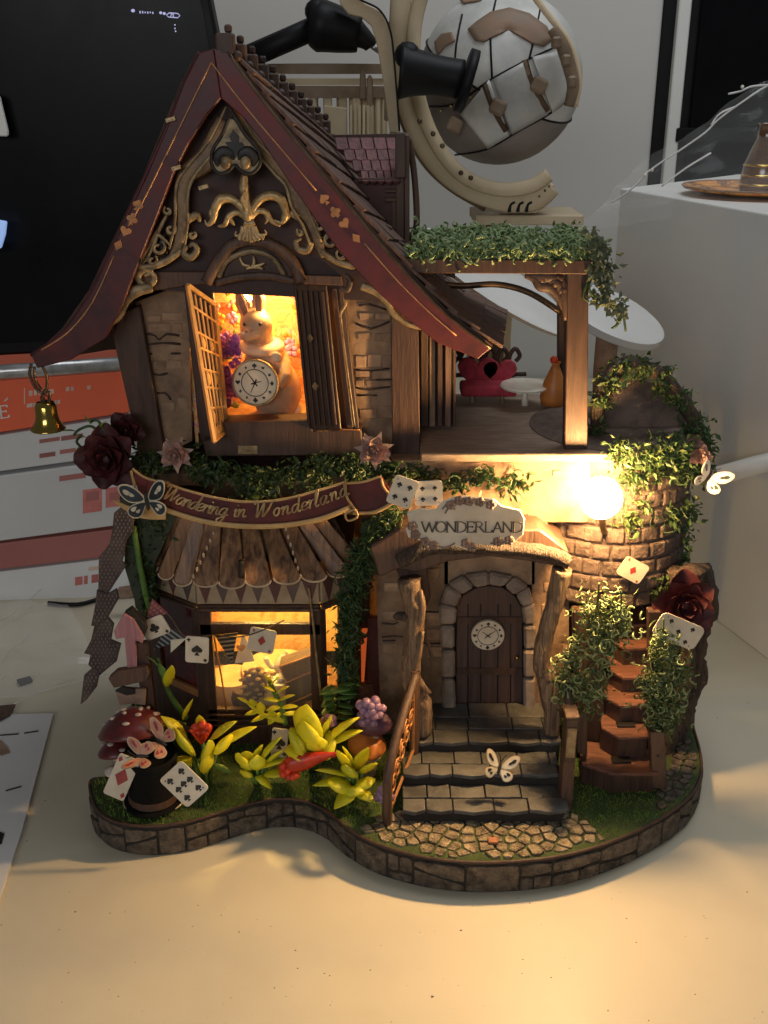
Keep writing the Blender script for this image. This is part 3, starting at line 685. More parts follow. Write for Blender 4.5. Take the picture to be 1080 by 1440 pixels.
led('ceiling_light', P(392, 399, .9), .32, (1, .60, .17), 360, H, .4)
led('back_light', P(345, 420, 2.4), .25, (1, .56, .15), 170, H, .5)
# ---- shutters
def quadmap(q):                                      # bilinear map of the unit square to four 3-D corners
    def f(u, v): return (q[0].lerp(q[1], u)).lerp(q[3].lerp(q[2], u), v)
    return f
m_shlit = M('lit_lattice_wood', (.85, .50, .18), (.65, .36, .12), sc=2, rough=.5, bump=.2, trans=.35)  # glow from the window put into the bright orange wood colour
qa = [P(264, 401, -2.0), P(302, 428, -.5), P(319, 606, -.5), P(301, 621, -2.0)]; qf = quadmap(qa)
nn = (qa[1] - qa[0]).cross(qa[3] - qa[0]).normalized()
sh = MB()
def bar(mb, f, a, b, wd, nn, th=.09):
    p, q = f(*a), f(*b); mb.tube([p, q], wd, 4, flat=1)
shf = MB()
for a, b in (((0, 0), (0, 1)), ((1, 0), (1, 1)), ((0, 1), (1, 1)), ((0, 0), (1, 0))): bar(shf, qf, a, b, .09, nn)
shf.build('shutter_frame', m_shlit, H)
for u in (.22, .42, .6, .8): shb = MB(); bar(shb, qf, (u, .03), (u, .97), .04, nn); shb.build('lattice_bar', m_shlit, H)
for v in (.12, .28, .38, .52, .64, .78, .92):
    shb = MB(); bar(shb, qf, (.02, v), (.98, v + .02), .045, nn); shb.build('lattice_bar', m_shlit, H)
for v in (.34, .58, .85):
    for u in (.32, .7):
        c = qf(u, v); MB().prism([qf(u, v - .045), qf(u + .1, v), qf(u, v + .045), qf(u - .1, v)], nn * .06).build('lattice_diamond', m_shlit, H)
MB().prism([qf(.0, .93), qf(1, .93), qf(1, 1), qf(0, 1)], nn * .06).build('lattice_foot', m_shlit, H)
qb = [P(413, 399, -.7), P(458, 402, -1.7), P(478, 604, -1.7), P(434, 606, -.7)]; qf2 = quadmap(qb)
nn2 = (qb[1] - qb[0]).cross(qb[3] - qb[0]).normalized()
MB().prism(qb, nn2 * .08).build('shutter_panel', m_dark2, H, bevel=.02)
if nn2.y > 0: nn2 = -nn2
for u in (.08, .25, .42, .58, .75, .92):
    MB().tube([qf2(u, .04) + nn2 * .06, qf2(u, .96) + nn2 * .06], .055, 6).build('shutter_slat', m_dark, H)
for v in (.35, .68): MB().prism([qf2(.45, v - .03) + nn2 * .1, qf2(.55, v) + nn2 * .1, qf2(.45, v + .03) + nn2 * .1, qf2(.35, v) + nn2 * .1], nn2 * .05).build('shutter_boss', m_gilt, H)
for x0, x1, x2, x3 in ((466, 473, 497, 488), (476, 482, 505, 499)):
    ext('shutter_edge', [(x0, 406), (x1, 406), (x2, 604), (x3, 604)], -.8, .4, m_dark2, H, .02)
tb('gilt_line', [(479, 440), (486, 500), (494, 560), (499, 600)], -.85, .03, m_gilt, H, n=5)
glow_slit = bpy.data.materials.new('gap_glow'); glow_slit.use_nodes = True
b_ = glow_slit.node_tree.nodes['Principled BSDF']; b_.inputs['Base Color'].default_value = (.9, .4, .1, 1); b_.inputs['Emission Color'].default_value = (1, .42, .08, 1); b_.inputs['Emission Strength'].default_value = 2.2
tb('gap_glow', [(458, 418), (464, 470), (471, 530), (479, 602)], -.86, [.06, .06, .04, .02], glow_slit, H, n=5)  # room light through the gap put in as a glowing strip
gtube('scroll', [(482, 420), (486, 428), (480, 438), (478, 446)], .05, m_gilt, Y=-.9)
tb('brass_pin', [(478, 604), (506, 604)], -1.0, .03, m_copper, H, n=5)
# ---- storey ledge and side walls (closed volume)
za = P(300, 650, 0).z
MB().box((-4.2, 2.2, za - .3), (10.4, 6.4, .5)).build('floor_slab', m_dark, H, bevel=.04)
MB().box((-8.9, 3.2, 16), (.3, 6, 6)).build('side_wall', m_wall, H)
MB().box((.9, 3.6, 16), (.3, 5.4, 6)).build('side_wall', m_wall, H)
MB().box((-4, 6.4, 16), (10, .3, 6)).build('rear_wall', m_wall, H)
# ---- lower storey
MB().box((-4.3, 6.4, 7), (9.6, .3, 11.5)).build('rear_wall', m_wall, H)
MB().box((-8.6, 3.4, 7), (.3, 6, 11.5)).build('side_wall', m_moss, H)
# bay: centre face at Y=-1.2, side faces angled back
YB = -1.2
C0x, C1x = P(286, 950, YB).x, P(452, 950, YB).x
zf = lambda py, Y=YB: P(540, py, Y).z
bx0, bx1 = P(212, 950, .6).x, P(520, 950, .6).x
def face(Aq, Bq):                                    # returns f(u, z) on a vertical face from plan point A to B
    def f(u, z): return V((Aq[0] + (Bq[0] - Aq[0]) * u, Aq[1] + (Bq[1] - Aq[1]) * u, z))
    return f
fc = face((C0x, YB), (C1x, YB)); fL = face((bx0, .7), (C0x, YB)); fR = face((C1x, YB), (bx1, .7))
def fbox(name, f, u0, u1, z0, z1, th, mat, off=0, bev=.02, parent=H):
    a, b = f(u0, z0), f(u1, z0); d = (b - a).normalized(); n_ = V((d.y, -d.x, 0)); n_ = n_ if n_.y < 0 else -n_
    q = [f(u0, z0) + n_ * off, f(u1, z0) + n_ * off, f(u1, z1) + n_ * off, f(u0, z1) + n_ * off]
    return MB().prism(q, -n_ * th).build(name, mat, parent, bevel=bev)
zT, zH1, zH0, zB = zf(858), zf(822), zf(858), Z0
W0, W1 = P(302, 940, YB).x, P(430, 940, YB).x
us = lambda px: (P(px, 940, YB).x - C0x) / (C1x - C0x)
z_tr0, z_tr1 = zf(878), zf(861); z_p0, z_p1 = zf(998), zf(893)
fbox('window_rail', fc, 0, 1, z_tr1 - .0, zT + .15, .25, m_dark)
fbox('window_rail', fc, 0, 1, z_p1, z_tr0, .25, m_dark)
fbox('window_stile', fc, 0, us(301), zB, z_tr1, .27, m_dark)
fbox('window_stile', fc, us(437), 1, zB, z_tr1, .27, m_dark)
fbox('plinth', fc, .02, .98, zB, z_p0, .25, m_dark)
for py in (1003, 1010, 1018): fbox('plinth_moulding', fc, 0, 1, zf(py + 2), zf(py), .3, m_dark2, off=.12)
MB().prism([fc(us(301), z_p0), fc(us(437), z_p0), fc(us(437), z_p1), fc(us(301), z_p1)], (0, .03, 0)).build('pane', m_glass, H)
MB().prism([fc(us(301), z_tr0), fc(us(437), z_tr0), fc(us(437), z_tr1), fc(us(301), z_tr1)], (0, .03, 0)).build('pane', m_glass, H)
tb('gilt_line', [(434, 826), (440, 870), (446, 930), (452, 985)], YB - .25, .05, m_gilt, H, n=6, k=2)
tb('gilt_line', [(301, 895), (311, 950), (319, 1000)], YB - .05, .035, m_copper, H, n=5, k=2)
m_redgl = M('dark_red_glass', (.10, .006, .006), (.05, .004, .004), rough=.12, bump=0)
for f, u0, u1, side in ((fL, .22, .86, 0), (fR, .12, .42, 1)):
    fbox('window_stile', f, 0, u0, zB, zT, .25, m_dark); fbox('window_stile', f, u1, 1, zB, zT, .25, m_dark)
    fbox('window_rail', f, u0, u1, zB, z_p0 + .5, .25, m_dark); fbox('window_rail', f, u0, u1, z_tr1, zT, .25, m_dark)
    fbox('pane', f, u0, u1, z_p0 + .5, z_tr1, .04, m_redgl if side == 0 else m_glass, off=-.12, bev=0)
fbox('window_rail', fL, .2, .88, zf(985), zf(975), .2, m_copper, off=.02)
fbox('window_rail', fL, .2, .88, zf(930), zf(920), .2, m_dark, off=.02)
# harlequin frieze
m_fr = M('frieze_tan', (.42, .33, .22), (.3, .22, .14), rough=.6, bump=.1)
m_tri = M('harlequin_maroon', (.13, .05, .045), (.08, .03, .028), rough=.6, bump=.1)
m_trg = M('harlequin_grey', (.11, .075, .07), (.07, .045, .045), rough=.6, bump=.1)
zf1, zf0 = zf(815, YB - .1), zf(849, YB - .1)
for f, nt in ((fc, 7), (fL, 4), (fR, 4)):
    fbox('frieze', f, 0, 1, zf0, zf1, .2, m_fr, off=.14)
    fbox('frieze_moulding', f, 0, 1, zf0 - .25, zf0 - .14, .2, m_dark2, off=.25); fbox('frieze_moulding', f, 0, 1, zf0 - .13, zf0 - .02, .2, m_dark, off=.2)
    for k in range(nt):
        a, b = f(k / nt + .005, zf1), f((k + 1) / nt - .005, zf1); d = (b - a).normalized(); n_ = V((d.y, -d.x, 0)); n_ = n_ if n_.y < 0 else -n_
        c = f((k + .5) / nt, zf0 + .03)
        MB().prism([a + n_ * .18, b + n_ * .18, c + n_ * .18], -n_ * .05).build('triangle', m_tri if k % 2 == 0 else m_trg, H)
# awning of long round-ended slats
bot = [(212, 806, -.2), (234, 814, -.9), (257, 824, -1.7), (290, 826, -2.25), (326, 828, -2.6), (363, 826, -2.75), (403, 822, -2.7), (442, 819, -2.4), (476, 812, -1.6), (502, 804, -.9)]
topx = [248, 264, 281, 301, 325, 350, 375, 400, 424, 446]
wds = [22, 23, 28, 37, 39, 39, 40, 38, 34, 28]
def wpt(px, py, Y): return P(px, py, Y)
for i, (bx, by, bY) in enumerate(bot):
    tx = topx[i]; w2 = wds[i] / 2; tw = 12
    yt = 728
    a = wpt(tx - tw * .86, yt, -.75); b = wpt(tx + tw * .86, yt, -.75)
    rad = 9
    pts = [a, b]
    for k in range(9):
        an = math.pi * k / 8
        pts.append(wpt(bx + w2 * math.cos(an) * .94, by - rad + rad * math.sin(an), bY))
    nn = (pts[1] - pts[0]).cross(pts[6] - pts[0]).normalized()
    if nn.y > 0: nn = -nn
    off = R(0, .05) + (.04 if i % 2 else 0)
    pts = [p + nn * off for p in pts]
    MB().prism(pts, -nn * .14).build('awning_slat', m_slat, H, bevel=.02)
    MB().tube([p + nn * .02 for p in pts[2:]], .035, 5).build('slat_edge', m_rimc, H, smooth=True)
ext('awning_backing', [(240, 735), (470, 730), (505, 800), (430, 815), (290, 818), (215, 800)], -.2, .2, m_dark, H)
for (xa, ya, xb, yb) in ((303, 745, 270, 815), (400, 738, 424, 815)):
    for k in range(7):
        t = k / 7; Yk = -1.0 - t * 1.55
        MB().ball(wpt(xa + (xb - xa) * (t + .08), ya + (yb - ya) * (t + .08), Yk - .18), (.05, .04, .10)).build('bead', m_rimc, H, smooth=True)
tb('roof_bolt', [(339, 788), (339, 812)], -2.55, .1, m_ink, H)
# interior of the bay
wp2 = wallpaper('lower_wallpaper', [(.3, (.85, .50, .12)), (.45, (.9, .66, .25)), (.55, (.8, .45, .12)), (.7, (.55, .2, .06))], .9)
MB().box((-5.0, 4.2, 6), (7.5, .15, 7)).build('room_back_wall', wp2, H)
MB().box((-8.2, 2.4, 6), (.12, 3.6, 7)).build('room_side_wall', wp2, H)
MB().box((-4.7, 2.2, 8.9), (7, 5.5, .12)).build('room_ceiling', m_dark2, H)
led('ceiling_light', V((-4.6, 1.6, 8.45)), .35, (1, .64, .16), 560, H, .4)
led('shelf_light', V((-2.0, 1.8, 6.6)), .2, (1, .42, .08), 260, H, .6)
MB().box((-4.7, 1.8, Z0 + .35), (7, 5, .2)).build('room_floor', M('warm_floor', (.55, .33, .14)), H)
# ---- narrow lit window between bay and porch
ext('side_panel', [(476, 800), (520, 800), (520, 1040), (476, 1040)], .75, .2, m_dark, H)
ext('window_stile', [(488, 870), (497, 870), (503, 985), (494, 985)], -.1, .3, m_dark, H)
ext('orange_pane', [(495, 885), (517, 885), (512, 960), (500, 962)], .35, .1, M('glowing_orange', (.75, .19, .05), (.6, .1, .03), emit=(1, .16, .03), es=.30), H)  # light behind the window put into the pane as emission
ext('orange_sill', [(488, 965), (524, 962), (528, 982), (490, 985)], .1, .4, m_wood3, H)
ext('curtain_panel', [(517, 870), (534, 870), (536, 1040), (514, 1040)], .2, .3, M('maroon_panel', (.13, .03, .025), (.08, .02, .016)), H, .03)
gtube('scroll', [(497, 878), (506, 888), (512, 896), (518, 890)], .06, m_dark, Y=.1)
gtube('scroll', [(500, 900), (508, 896), (510, 904), (502, 906)], .05, m_dark, Y=.1)
# ---- porch wall, stone door arch and door
YD = -.7
ext('porch_wall', [(528, 775), (630, 770), (630, 1010), (536, 1040)], YD + .2, .3, m_wall, H)
ext('porch_wall', [(748, 770), (800, 770), (800, 1010), (748, 1010)], YD + .2, .3, m_wall, H)
ext('porch_wall', [(625, 760), (752, 760), (752, 822), (625, 822)], YD + .2, .3, m_wall, H)
for c in ([(537, 876), (552, 878), (560, 875)], [(537, 896), (555, 894), (566, 896)], [(538, 901), (556, 901)], [(596, 860), (614, 861), (626, 860)], [(600, 790), (618, 794)], [(590, 905), (622, 905)]): tb('crack', c, YD + .17, .035, m_crack, H, n=4, k=2, jit=.4)
for x0, y0, x1, y1 in ((538, 860, 558, 872), (562, 862, 576, 874), (538, 905, 560, 918), (598, 800, 618, 812), (600, 862, 622, 880), (600, 885, 620, 900), (540, 820, 560, 832), (600, 910, 622, 924), (765, 820, 786, 832), (762, 850, 784, 864)):
    ext('brick', [(x0, y0), (x1, y0 + R(-1, 1)), (x1 + R(-1, 1), y1), (x0, y1)], YD + .15, .06, m_brick, H, .02)
MB().box((P(690, 900, .1).x, .1, 5.6), (3.6, .25, 6.2)).build('door_recess', m_mortar, H)
m_arch = M('arch_stone', (.30, .24, .19), (.16, .12, .095), sc=1.2, rough=.7, bump=.6)
ins = [(641, 1000), (641, 955), (641, 915), (641, 880), (643, 855), (652, 838), (668, 828), (688, 824), (708, 827), (724, 838), (734, 855), (736, 880), (736, 915), (736, 955), (736, 1000)]
outs = [(622, 1000), (622, 955), (620, 915), (618, 880), (617, 850), (629, 824), (652, 811), (688, 806), (724, 811), (745, 826), (753, 850), (754, 880), (755, 915), (755, 955), (755, 1000)]
for k in range(len(ins) - 1):
    j = lambda p, dx=1.2: (p[0] + R(-dx, dx), p[1] + R(-dx, dx))
    a, b, c, d = ins[k], ins[k + 1], outs[k + 1], outs[k]
    cx, cy = (a[0] + b[0] + c[0] + d[0]) / 4, (a[1] + b[1] + c[1] + d[1]) / 4
    q = [j((cx + (p[0] - cx) * .93, cy + (p[1] - cy) * .93)) for p in (a, b, c, d)]
    ext('arch_stone', q, YD - .15 + R(-.06, .06), .4, m_arch, H, .09, None)
ext('door', [(641, 1000)] + ins[4:11] + [(736, 1000)], YD + .25, .2, M('door_wood', (.10, .055, .045), (.06, .035, .03), sc=1.4, kind='wood', st=(2, 2, .25), rough=.5, bump=.4), H, .02)
for x in (658, 676, 700, 718): tb('door_groove', [(x, 850), (x, 990)], YD + .24, .02, m_ink, H, n=4, k=1)
for y in (868, 940): ext('door_rail', [(643, y), (735, y), (735, y + 9), (643, y + 9)], YD + .2, .06, m_dark, H, .01)
MB().ball(P(727, 925, YD + .1), .09).build('door_knob', m_brass, H, smooth=True)
def clock(parent, c, r, n_=V((0, -1, 0)), ring=.62, rim=None, hands=((.55, 2.4), (.8, .75)), pips='suits', nm=''):
    q = n_.to_track_quat('Z', 'Y'); ux, uy = q @ V((1, 0, 0)), q @ V((0, 1, 0))
    if ux.x < 0: ux = -ux
    if uy.z < 0: uy = -uy
    MB().lathe([(0, .05), (r * .97, .05), (r, .03), (r, -.08), (0, -.08)], c, 40, n_).build('clock_face' if nm == '' else nm, m_face, parent, smooth=2)
    if rim: MB().lathe([(r, .0), (r * 1.02, .07), (r * 1.08, .07), (r * 1.1, 0), (r * 1.08, -.1), (r, -.1)], c, 40, n_).build('clock_rim', rim, parent, smooth=True)
    pt = lambda a, d, h=.07: c + (ux * math.cos(a) + uy * math.sin(a)) * d + n_ * h
    MB().tube([pt(k / 32 * 2 * math.pi, r * ring) for k in range(33)], r * .02, 5).build('dial_ring', m_pipb, parent)
    kinds = ['spade', 'heart', 'club', 'diamond']
    for k in range(12):
        a = math.pi / 2 - k * math.pi / 6; o = pt(a, r * (ring + 1) / 2 * .98, .055); s_ = r * (.24 if k % 3 == 0 else .15); mbb = MB()
        for i, pl in enumerate(suit(kinds[k % 4])): mbb.prism([o + (ux * x + uy * y) * s_ + n_ * (.002 * i) for x, y in pl], n_ * .02)
        mbb.build('dial_mark', m_pipb, parent)
    for ln, a in hands: MB().tube([pt(a + math.pi, r * .18), pt(a, r * ln * ring)], [r * .035, r * .012], 4).build('clock_hand', m_pipb, parent)
door_clock = thing('clock', 'round cream clock with suit marks hung on the arched front door', 'clock', P(686, 893, YD))
clock(door_clock, P(686, 893, YD + .02), .64, hands=((.7, 2.5), (1.05, .65), (.5, 3.9)))
# porch roof: dark rough boards
ext('porch_roof', [(520, 770), (560, 745), (760, 745), (800, 775), (798, 800), (745, 790), (690, 783), (630, 790), (585, 806), (560, 800), (534, 812)], -2.6, 2.2, m_dark2, H, .06)
ext('porch_bracket', [(556, 800), (600, 796), (606, 840), (592, 870), (584, 850), (566, 820)], -2.5, .3, m_dark, H, .05)
tb('porch_beam', [(560, 790), (600, 772), (650, 768), (700, 770), (760, 776), (800, 790)], -2.8, .28, m_bark, H, jit=.15)
# structure behind WONDERLAND sign: storey slab right of the bay
MB().box((3.6, 1.3, 12.0), (7.6, 5, 2.4)).build('terrace_wall', m_wall, H, bevel=.05)
for k in range(16):
    px, py = R(572, 790), R(655, 760); ww, hh = R(10, 20), R(7, 11)
    ext('brick', [(px, py), (px + ww, py + R(-1, 1)), (px + ww, py + hh), (px, py + hh)], -1.26, .1, m_brick, H, .02)
MB().box((4.6, 2.4, 13.4), (6.6, 7.8, .3)).build('terrace_floor', M('terrace_board', (.40, .30, .22), (.24, .17, .12), kind='wood', st=(.3, 2, 2), rough=.6), H, bevel=.04)
# back storey door beside the terrace
for x0, x1, m_ in ((592, 602, m_dark2), (604, 612, m_wall), (615, 622, m_dark), (626, 634, m_shing), (637, 641, m_dark)):
    ext('terrace_door_post', [(x0, 455), (x1, 455), (x1, 600), (x0, 600)], 1.2 if m_ != m_wall else 1.4, .4, m_, H, .02)
ext('terrace_door', [(588, 455), (642, 470), (640, 600), (588, 610)], 1.8, .2, m_dark, H)
# ================================================================ FOLIAGE HELPERS
def leaf_soup(name, mat, parent, spots, n, size, droop=.3, stuff=True, aspect=.5):
    vs, fs = [], []
    for _ in range(n):
        c, rad = spots[random.randrange(len(spots))]
        p = c + V((random.gauss(0, 1) * rad.x, random.gauss(0, 1) * rad.y, random.gauss(0, 1) * rad.z)) * .6
        d = V((R(-1, 1), R(-1, .6), R(-1, 1) - droop)).normalized(); s_ = d.cross(V((R(-1, 1), R(-1, 1), R(-1, 1)))).normalized(); l = size * R(.6, 1.3); w_ = l * aspect * .5
        u = d.cross(s_) * l * .12; i = len(vs)
        vs += [p, p + d * l * .45 + s_ * w_ + u, p + d * l, p + d * l * .45 - s_ * w_ + u, p + d * l * .5 - u * .3]
        fs += [(i, i + 1, i + 4), (i + 1, i + 2, i + 4), (i + 2, i + 3, i + 4), (i + 3, i, i + 4)]
    c = sum((v for v in vs), V((0, 0, 0))) / len(vs)
    me = bpy.data.meshes.new(name); me.from_pydata([v - c for v in vs], [], fs); me.materials.append(mat)
    o = link(name, me, parent, c)
    if stuff: o['kind'] = 'stuff'
    return o
def curls(name, mat, parent, spots, n, size=.4, r=.028, stuff=True):
    mb = MB()
    for _ in range(n):
        c, rad = spots[random.randrange(len(spots))]
        p = c + V((random.gauss(0, 1) * rad.x, random.gauss(0, 1) * rad.y, random.gauss(0, 1) * rad.z)) * .6
        a0, tight = R(0, 6.28), R(.5, 1.0); ax = V((R(-1, 1), R(-1, 1), R(-1, 1))).normalized(); u = ax.orthogonal().normalized(); v_ = ax.cross(u); sz = size * R(.5, 1.2)
        pts = [p + (u * math.cos(a0 + k * tight) + v_ * math.sin(a0 + k * tight)) * sz * (.5 - k * .05) + ax * k * sz * .06 for k in range(7)]
        mb.tube(pts, [r * 1.2, r * 1.4, r * 1.4, r * 1.2, r, r, r * .6], 3, caps=False)
    o = mb.build(name, mat, parent, smooth=True)
    if stuff: o['kind'] = 'stuff'
    return o
S = lambda px, py, Y, rx, ry, rz: (P(px, py, Y), V((rx, ry, rz)))
def leafmesh(name, n=7, w=.17, flat=.35, bend=.3, mat=None, tip=.02):
    pts = [V((0, -bend * (k / (n - 1)) ** 2 * 1.0, k / (n - 1))) for k in range(n)]
    rr = [w * .28] + [w * 2.3 * (k / (n - 1)) ** .7 * (1 - k / (n - 1)) ** .92 + .008 for k in range(1, n - 1)] + [tip]
    mb = MB(); mb.tube(pts, rr, 8, flat, (0, -1, 0)); me = bpy.data.meshes.new(name); me.from_pydata(mb.v, [], mb.f); me.materials.append(mat)
    for f in me.polygons: f.use_smooth = True
    return me
def orient(d, twist=0): return V(d).normalized().to_track_quat('Z', 'Y') @ Quaternion((0, 0, 1), twist)

# ================================================================ RIGHT SIDE: STAIR TOWER, TERRACE, PERGOLA, LAMP
tower = thing('stair_tower', 'round rough-barked tower enclosing the steep little staircase at the right', 'tower', (8.6, .5, Z0))
m_tower = M('tower_plaster', (.20, .14, .11), (.09, .06, .05), sc=1.1, rough=.8, bump=.8, bd=.1)
MB().lathe([(2.9, 7.3 - Z0), (3.0, 8.3 - Z0), (2.95, 10 - Z0), (3.05, 12 - Z0), (3.15, 13.6 - Z0), (2.8, 13.7 - Z0), (0, 13.7 - Z0)], (8.7, 1.8, Z0), 40).build('drum', m_tower, tower, smooth=2)
for row in range(9):
    for k in range(11):
        a = math.radians(196 + 150 * (k + (row % 2) * .5 + R(-.08, .08)) / 11); zz = 7.65 + row * .66; rr = 2.98 + R(-.03, .04)
        c = V((8.7 + math.cos(a) * rr, 1.8 + math.sin(a) * rr, zz))
        MB().box(c, (.2, R(.58, .74), R(.5, .60)), Matrix.Rotation(a + R(-.05, .05), 3, 'Z')).build('stone', m_tower, tower, bevel=.08, seg=2)
MB().box((8.6, 3.0, 4.6), (5.2, .3, 6.8)).build('back_wall', m_mortar, tower)
trunk_r = [(984, 800), (992, 840), (985, 880), (978, 920), (982, 950), (966, 985), (958, 1010), (950, 1040), (940, 1070), (925, 1080)]
for i, (dx, Y, r_) in enumerate(((0, -.8, .38), (-14, -1.6, .42), (-28, -.4, .4), (-8, .6, .5), (-36, -1.2, .3))):
    tb('bark_rib', [(x + dx + R(-4, 4), y) for x, y in trunk_r], Y, [r_ * R(.6, 1.2) for _ in range(6)], m_bark, tower, jit=.22, n=9, nrm=None)
ext('inner_wall', [(806, 860), (850, 860), (850, 1000), (842, 1082), (812, 1060)], -2.2, .5, m_dark, tower, .04)
stairs = thing('red_brown_staircase', 'steep red-brown wooden staircase with dark risers under the hanging vines', 'staircase', (8, -3, Z0))
for k, (xl, xr, yl, yr, Y, dz) in enumerate([(818, 925, 1062, 1098, -4.2, 1.1), (846, 914, 1022, 1036, -3.4, .9), (850, 915, 980, 990, -2.6, .8), (856, 915, 942, 950, -1.8, .8), (860, 916, 902, 908, -1.0, .8), (866, 916, 870, 874, -.3, .8)]):
    a, b = P(xl, yl, Y + .4), P(xr, yr, Y - .2); z = (a.z + b.z) / 2
    a.z = b.z = z
    mid = (a + b) / 2 + V((-.3, -.35, 0))
    back = 1.5
    MB().prism([a, mid, b, b + V((0, back, 0)), a + V((0.2, back, 0))], (0, 0, -.14)).build('tread', m_wood3, stairs, bevel=.03)
    MB().prism([a + V((.05, .12, -.14)), mid + V((0, .12, -.14)), b + V((-.05, .12, -.14)), b + V((-.05, .3, -.14)), a + V((.05, .3, -.14))], (0, 0, -dz)).build('riser', m_dark, stairs)
    if k < 2: MB().box(a.lerp(b, .55) + V((0, .45, .05)), (.7, .35, .1)).build('grate', m_ink, stairs, bevel=.02)
ext('stair_post', [(914, 1030), (935, 1030), (938, 1112), (918, 1108)], -4.3, .45, m_dark2, stairs, .03)
ext('stair_post', [(912, 860), (930, 860), (936, 1030), (914, 1030)], -3.4, .4, m_dark, stairs, .03)
ext('stair_post', [(812, 1000), (826, 1000), (826, 1066), (812, 1058)], -3.6, .3, m_dark2, stairs, .03)

# pergola
perg = thing('pergola', 'dark pergola with moss-covered flat roof over the terrace', 'pergola', (4.5, 1.5, 13.6))
z_p = P(540, 375, -1).z
xa, xb = P(548, 375, -1).x, P(834, 375, -1).x
ext('front_beam', [(548, 364), (835, 366), (835, 386), (548, 384)], -1.1, .4, m_dark, perg, .03)
MB().box(((xa + xb) / 2, 2.0, z_p + .1), (xb - xa, 6.2, .18)).build('roof_board', m_dark, perg)
ext('front_post', [(798, 384), (828, 384), (826, 640), (794, 640)], -1.0, .6, m_dark, perg, .03)
ext('rear_post', [(785, 384), (797, 384), (797, 600), (785, 600)], 4.6, .4, m_dark, perg, .03)
MB().box((xb - .2, 2, z_p - .05), (.35, 6, .35)).build('side_beam', m_dark, perg)
for pts in ([(738, 388), (752, 392), (760, 402), (772, 404), (784, 416), (796, 440)], [(745, 388), (770, 390), (792, 392)], [(792, 392), (794, 420), (797, 450)], [(768, 404), (776, 396), (786, 402), (780, 412)], [(752, 394), (762, 392), (768, 400)], [(784, 414), (792, 408), (796, 420)]):
    tb('fretwork', pts, -.9, [.07, .16, .2, .16, .1], m_dark, perg, flat=.5)
for pts in ([(640, 388), (700, 384), (760, 392), (820, 440)],): tb('curved_brace', [(600, 398), (650, 402), (700, 400), (745, 412), (790, 440)], 4.0, .12, m_iron, perg, flat=.6)
moss = thing('moss_hedge', 'curly green moss hedge growing along the pergola roof', 'moss', (4.8, 0, z_p + .2))
sp_ = [(V((P(px, 352, -.6).x, -.7 + R(0, 5.2), z_p + .42)), V((.35, .4, .24))) for px in range(592, 842, 3)] + [(V((P(px, 352, -.6).x, -.8, z_p + .42)), V((.3, .2, .30))) for px in range(588, 842, 5)]
curls('curl', m_curld, moss, sp_, 2200, .40, .04); curls('curl', m_curl, moss, sp_, 900, .38, .034)
leaf_soup('leaf', m_leafd, moss, sp_, 1200, .22)
hv = thing('hanging_vine', 'grey-green wiry vine hanging off the right end of the pergola', 'vine', P(850, 400, -1))
for pts in ([(832, 372), (850, 390), (846, 410), (858, 428), (874, 436), (880, 466)], [(836, 380), (828, 404), (840, 420), (866, 424)], [(858, 428), (872, 440), (868, 456), (860, 462)], [(826, 396), (820, 416), (828, 424)]):
    tb('stem', pts, -1.1, [.05, .06, .04], m_leafd, hv, n=5)
vs_ = [S(px, py, -1.1, .25, .2, .3) for px, py in ((838, 372), (846, 392), (852, 410), (848, 350), (838, 340), (856, 380), (842, 420), (870, 432))]
leaf_soup('leaf', M('grey_green_leaf', (.16, .19, .12), (.08, .10, .06), bump=0, trans=.2), hv, vs_, 420, .28, aspect=.6)

# on the terrace
sofa = thing('heart_sofa', 'red velvet heart-backed sofa on the terrace under the pergola', 'sofa', P(684, 558, 5))
for cx, w2 in ((672, 1.0), (703, .85)):
    pts = [P(cx, 527, 5.6) + V((x * 1.75 * w2, 0, y * 1.62 * w2)) for x, y in heart()]
    MB().prism(pts, (0, .35, 0)).build('backrest', m_sofa, sofa, bevel=.12, seg=3, smooth=2)
MB().box(P(686, 546, 5.0), (2.25, 1.1, .45)).build('seat', m_sofa, sofa, bevel=.12, seg=3)
for cx in (664, 706): MB().tube([P(cx, 553, 4.8), P(cx, 567, 4.8)], .09, 6).build('leg', m_gilt, sofa)
gt = thing('tea_table', 'small pale round tea table beside the heart sofa on the terrace', 'table', P(735, 566, 4.6))
MB().lathe([(0, .06), (.95, .06), (1.0, 0), (.95, -.08), (0, -.08)], P(738, 542, 4.6), 28).build('tabletop', m_tea, gt, smooth=2)
MB().tube([P(738, 544, 4.6), P(738, 570, 4.6)], [.1, .16], 10).build('pedestal', m_tea, gt, smooth=True)
vase = thing('orange_vase', 'peach cone-shaped ornament standing near the pergola post', 'ornament', P(778, 566, 4.3))
MB().lathe([(0, 0), (.5, 0), (.56, .3), (.44, .9), (.24, 1.35), (.14, 1.6), (.22, 1.72)], P(778, 568, 4.3), 18).build('body', m_orange, vase, smooth=True)
MB().ball(P(779, 506, 4.3), .16).build('knob', m_bud, vase, smooth=True)
fence = thing('terrace_fence', 'low curly dark fence behind the sofa on the terrace', 'fence', P(660, 540, 6.1))
for k in range(7):
    cx = 620 + k * 17
    tb('fence_curl', [(cx, 530), (cx - 6, 505), (cx + 2, 490), (cx + 9, 500), (cx + 3, 508)], 6.1, .09, m_dark, fence, n=6)
tb('fence_rail', [(610, 528), (740, 526)], 6.1, .09, m_dark, fence, k=1)

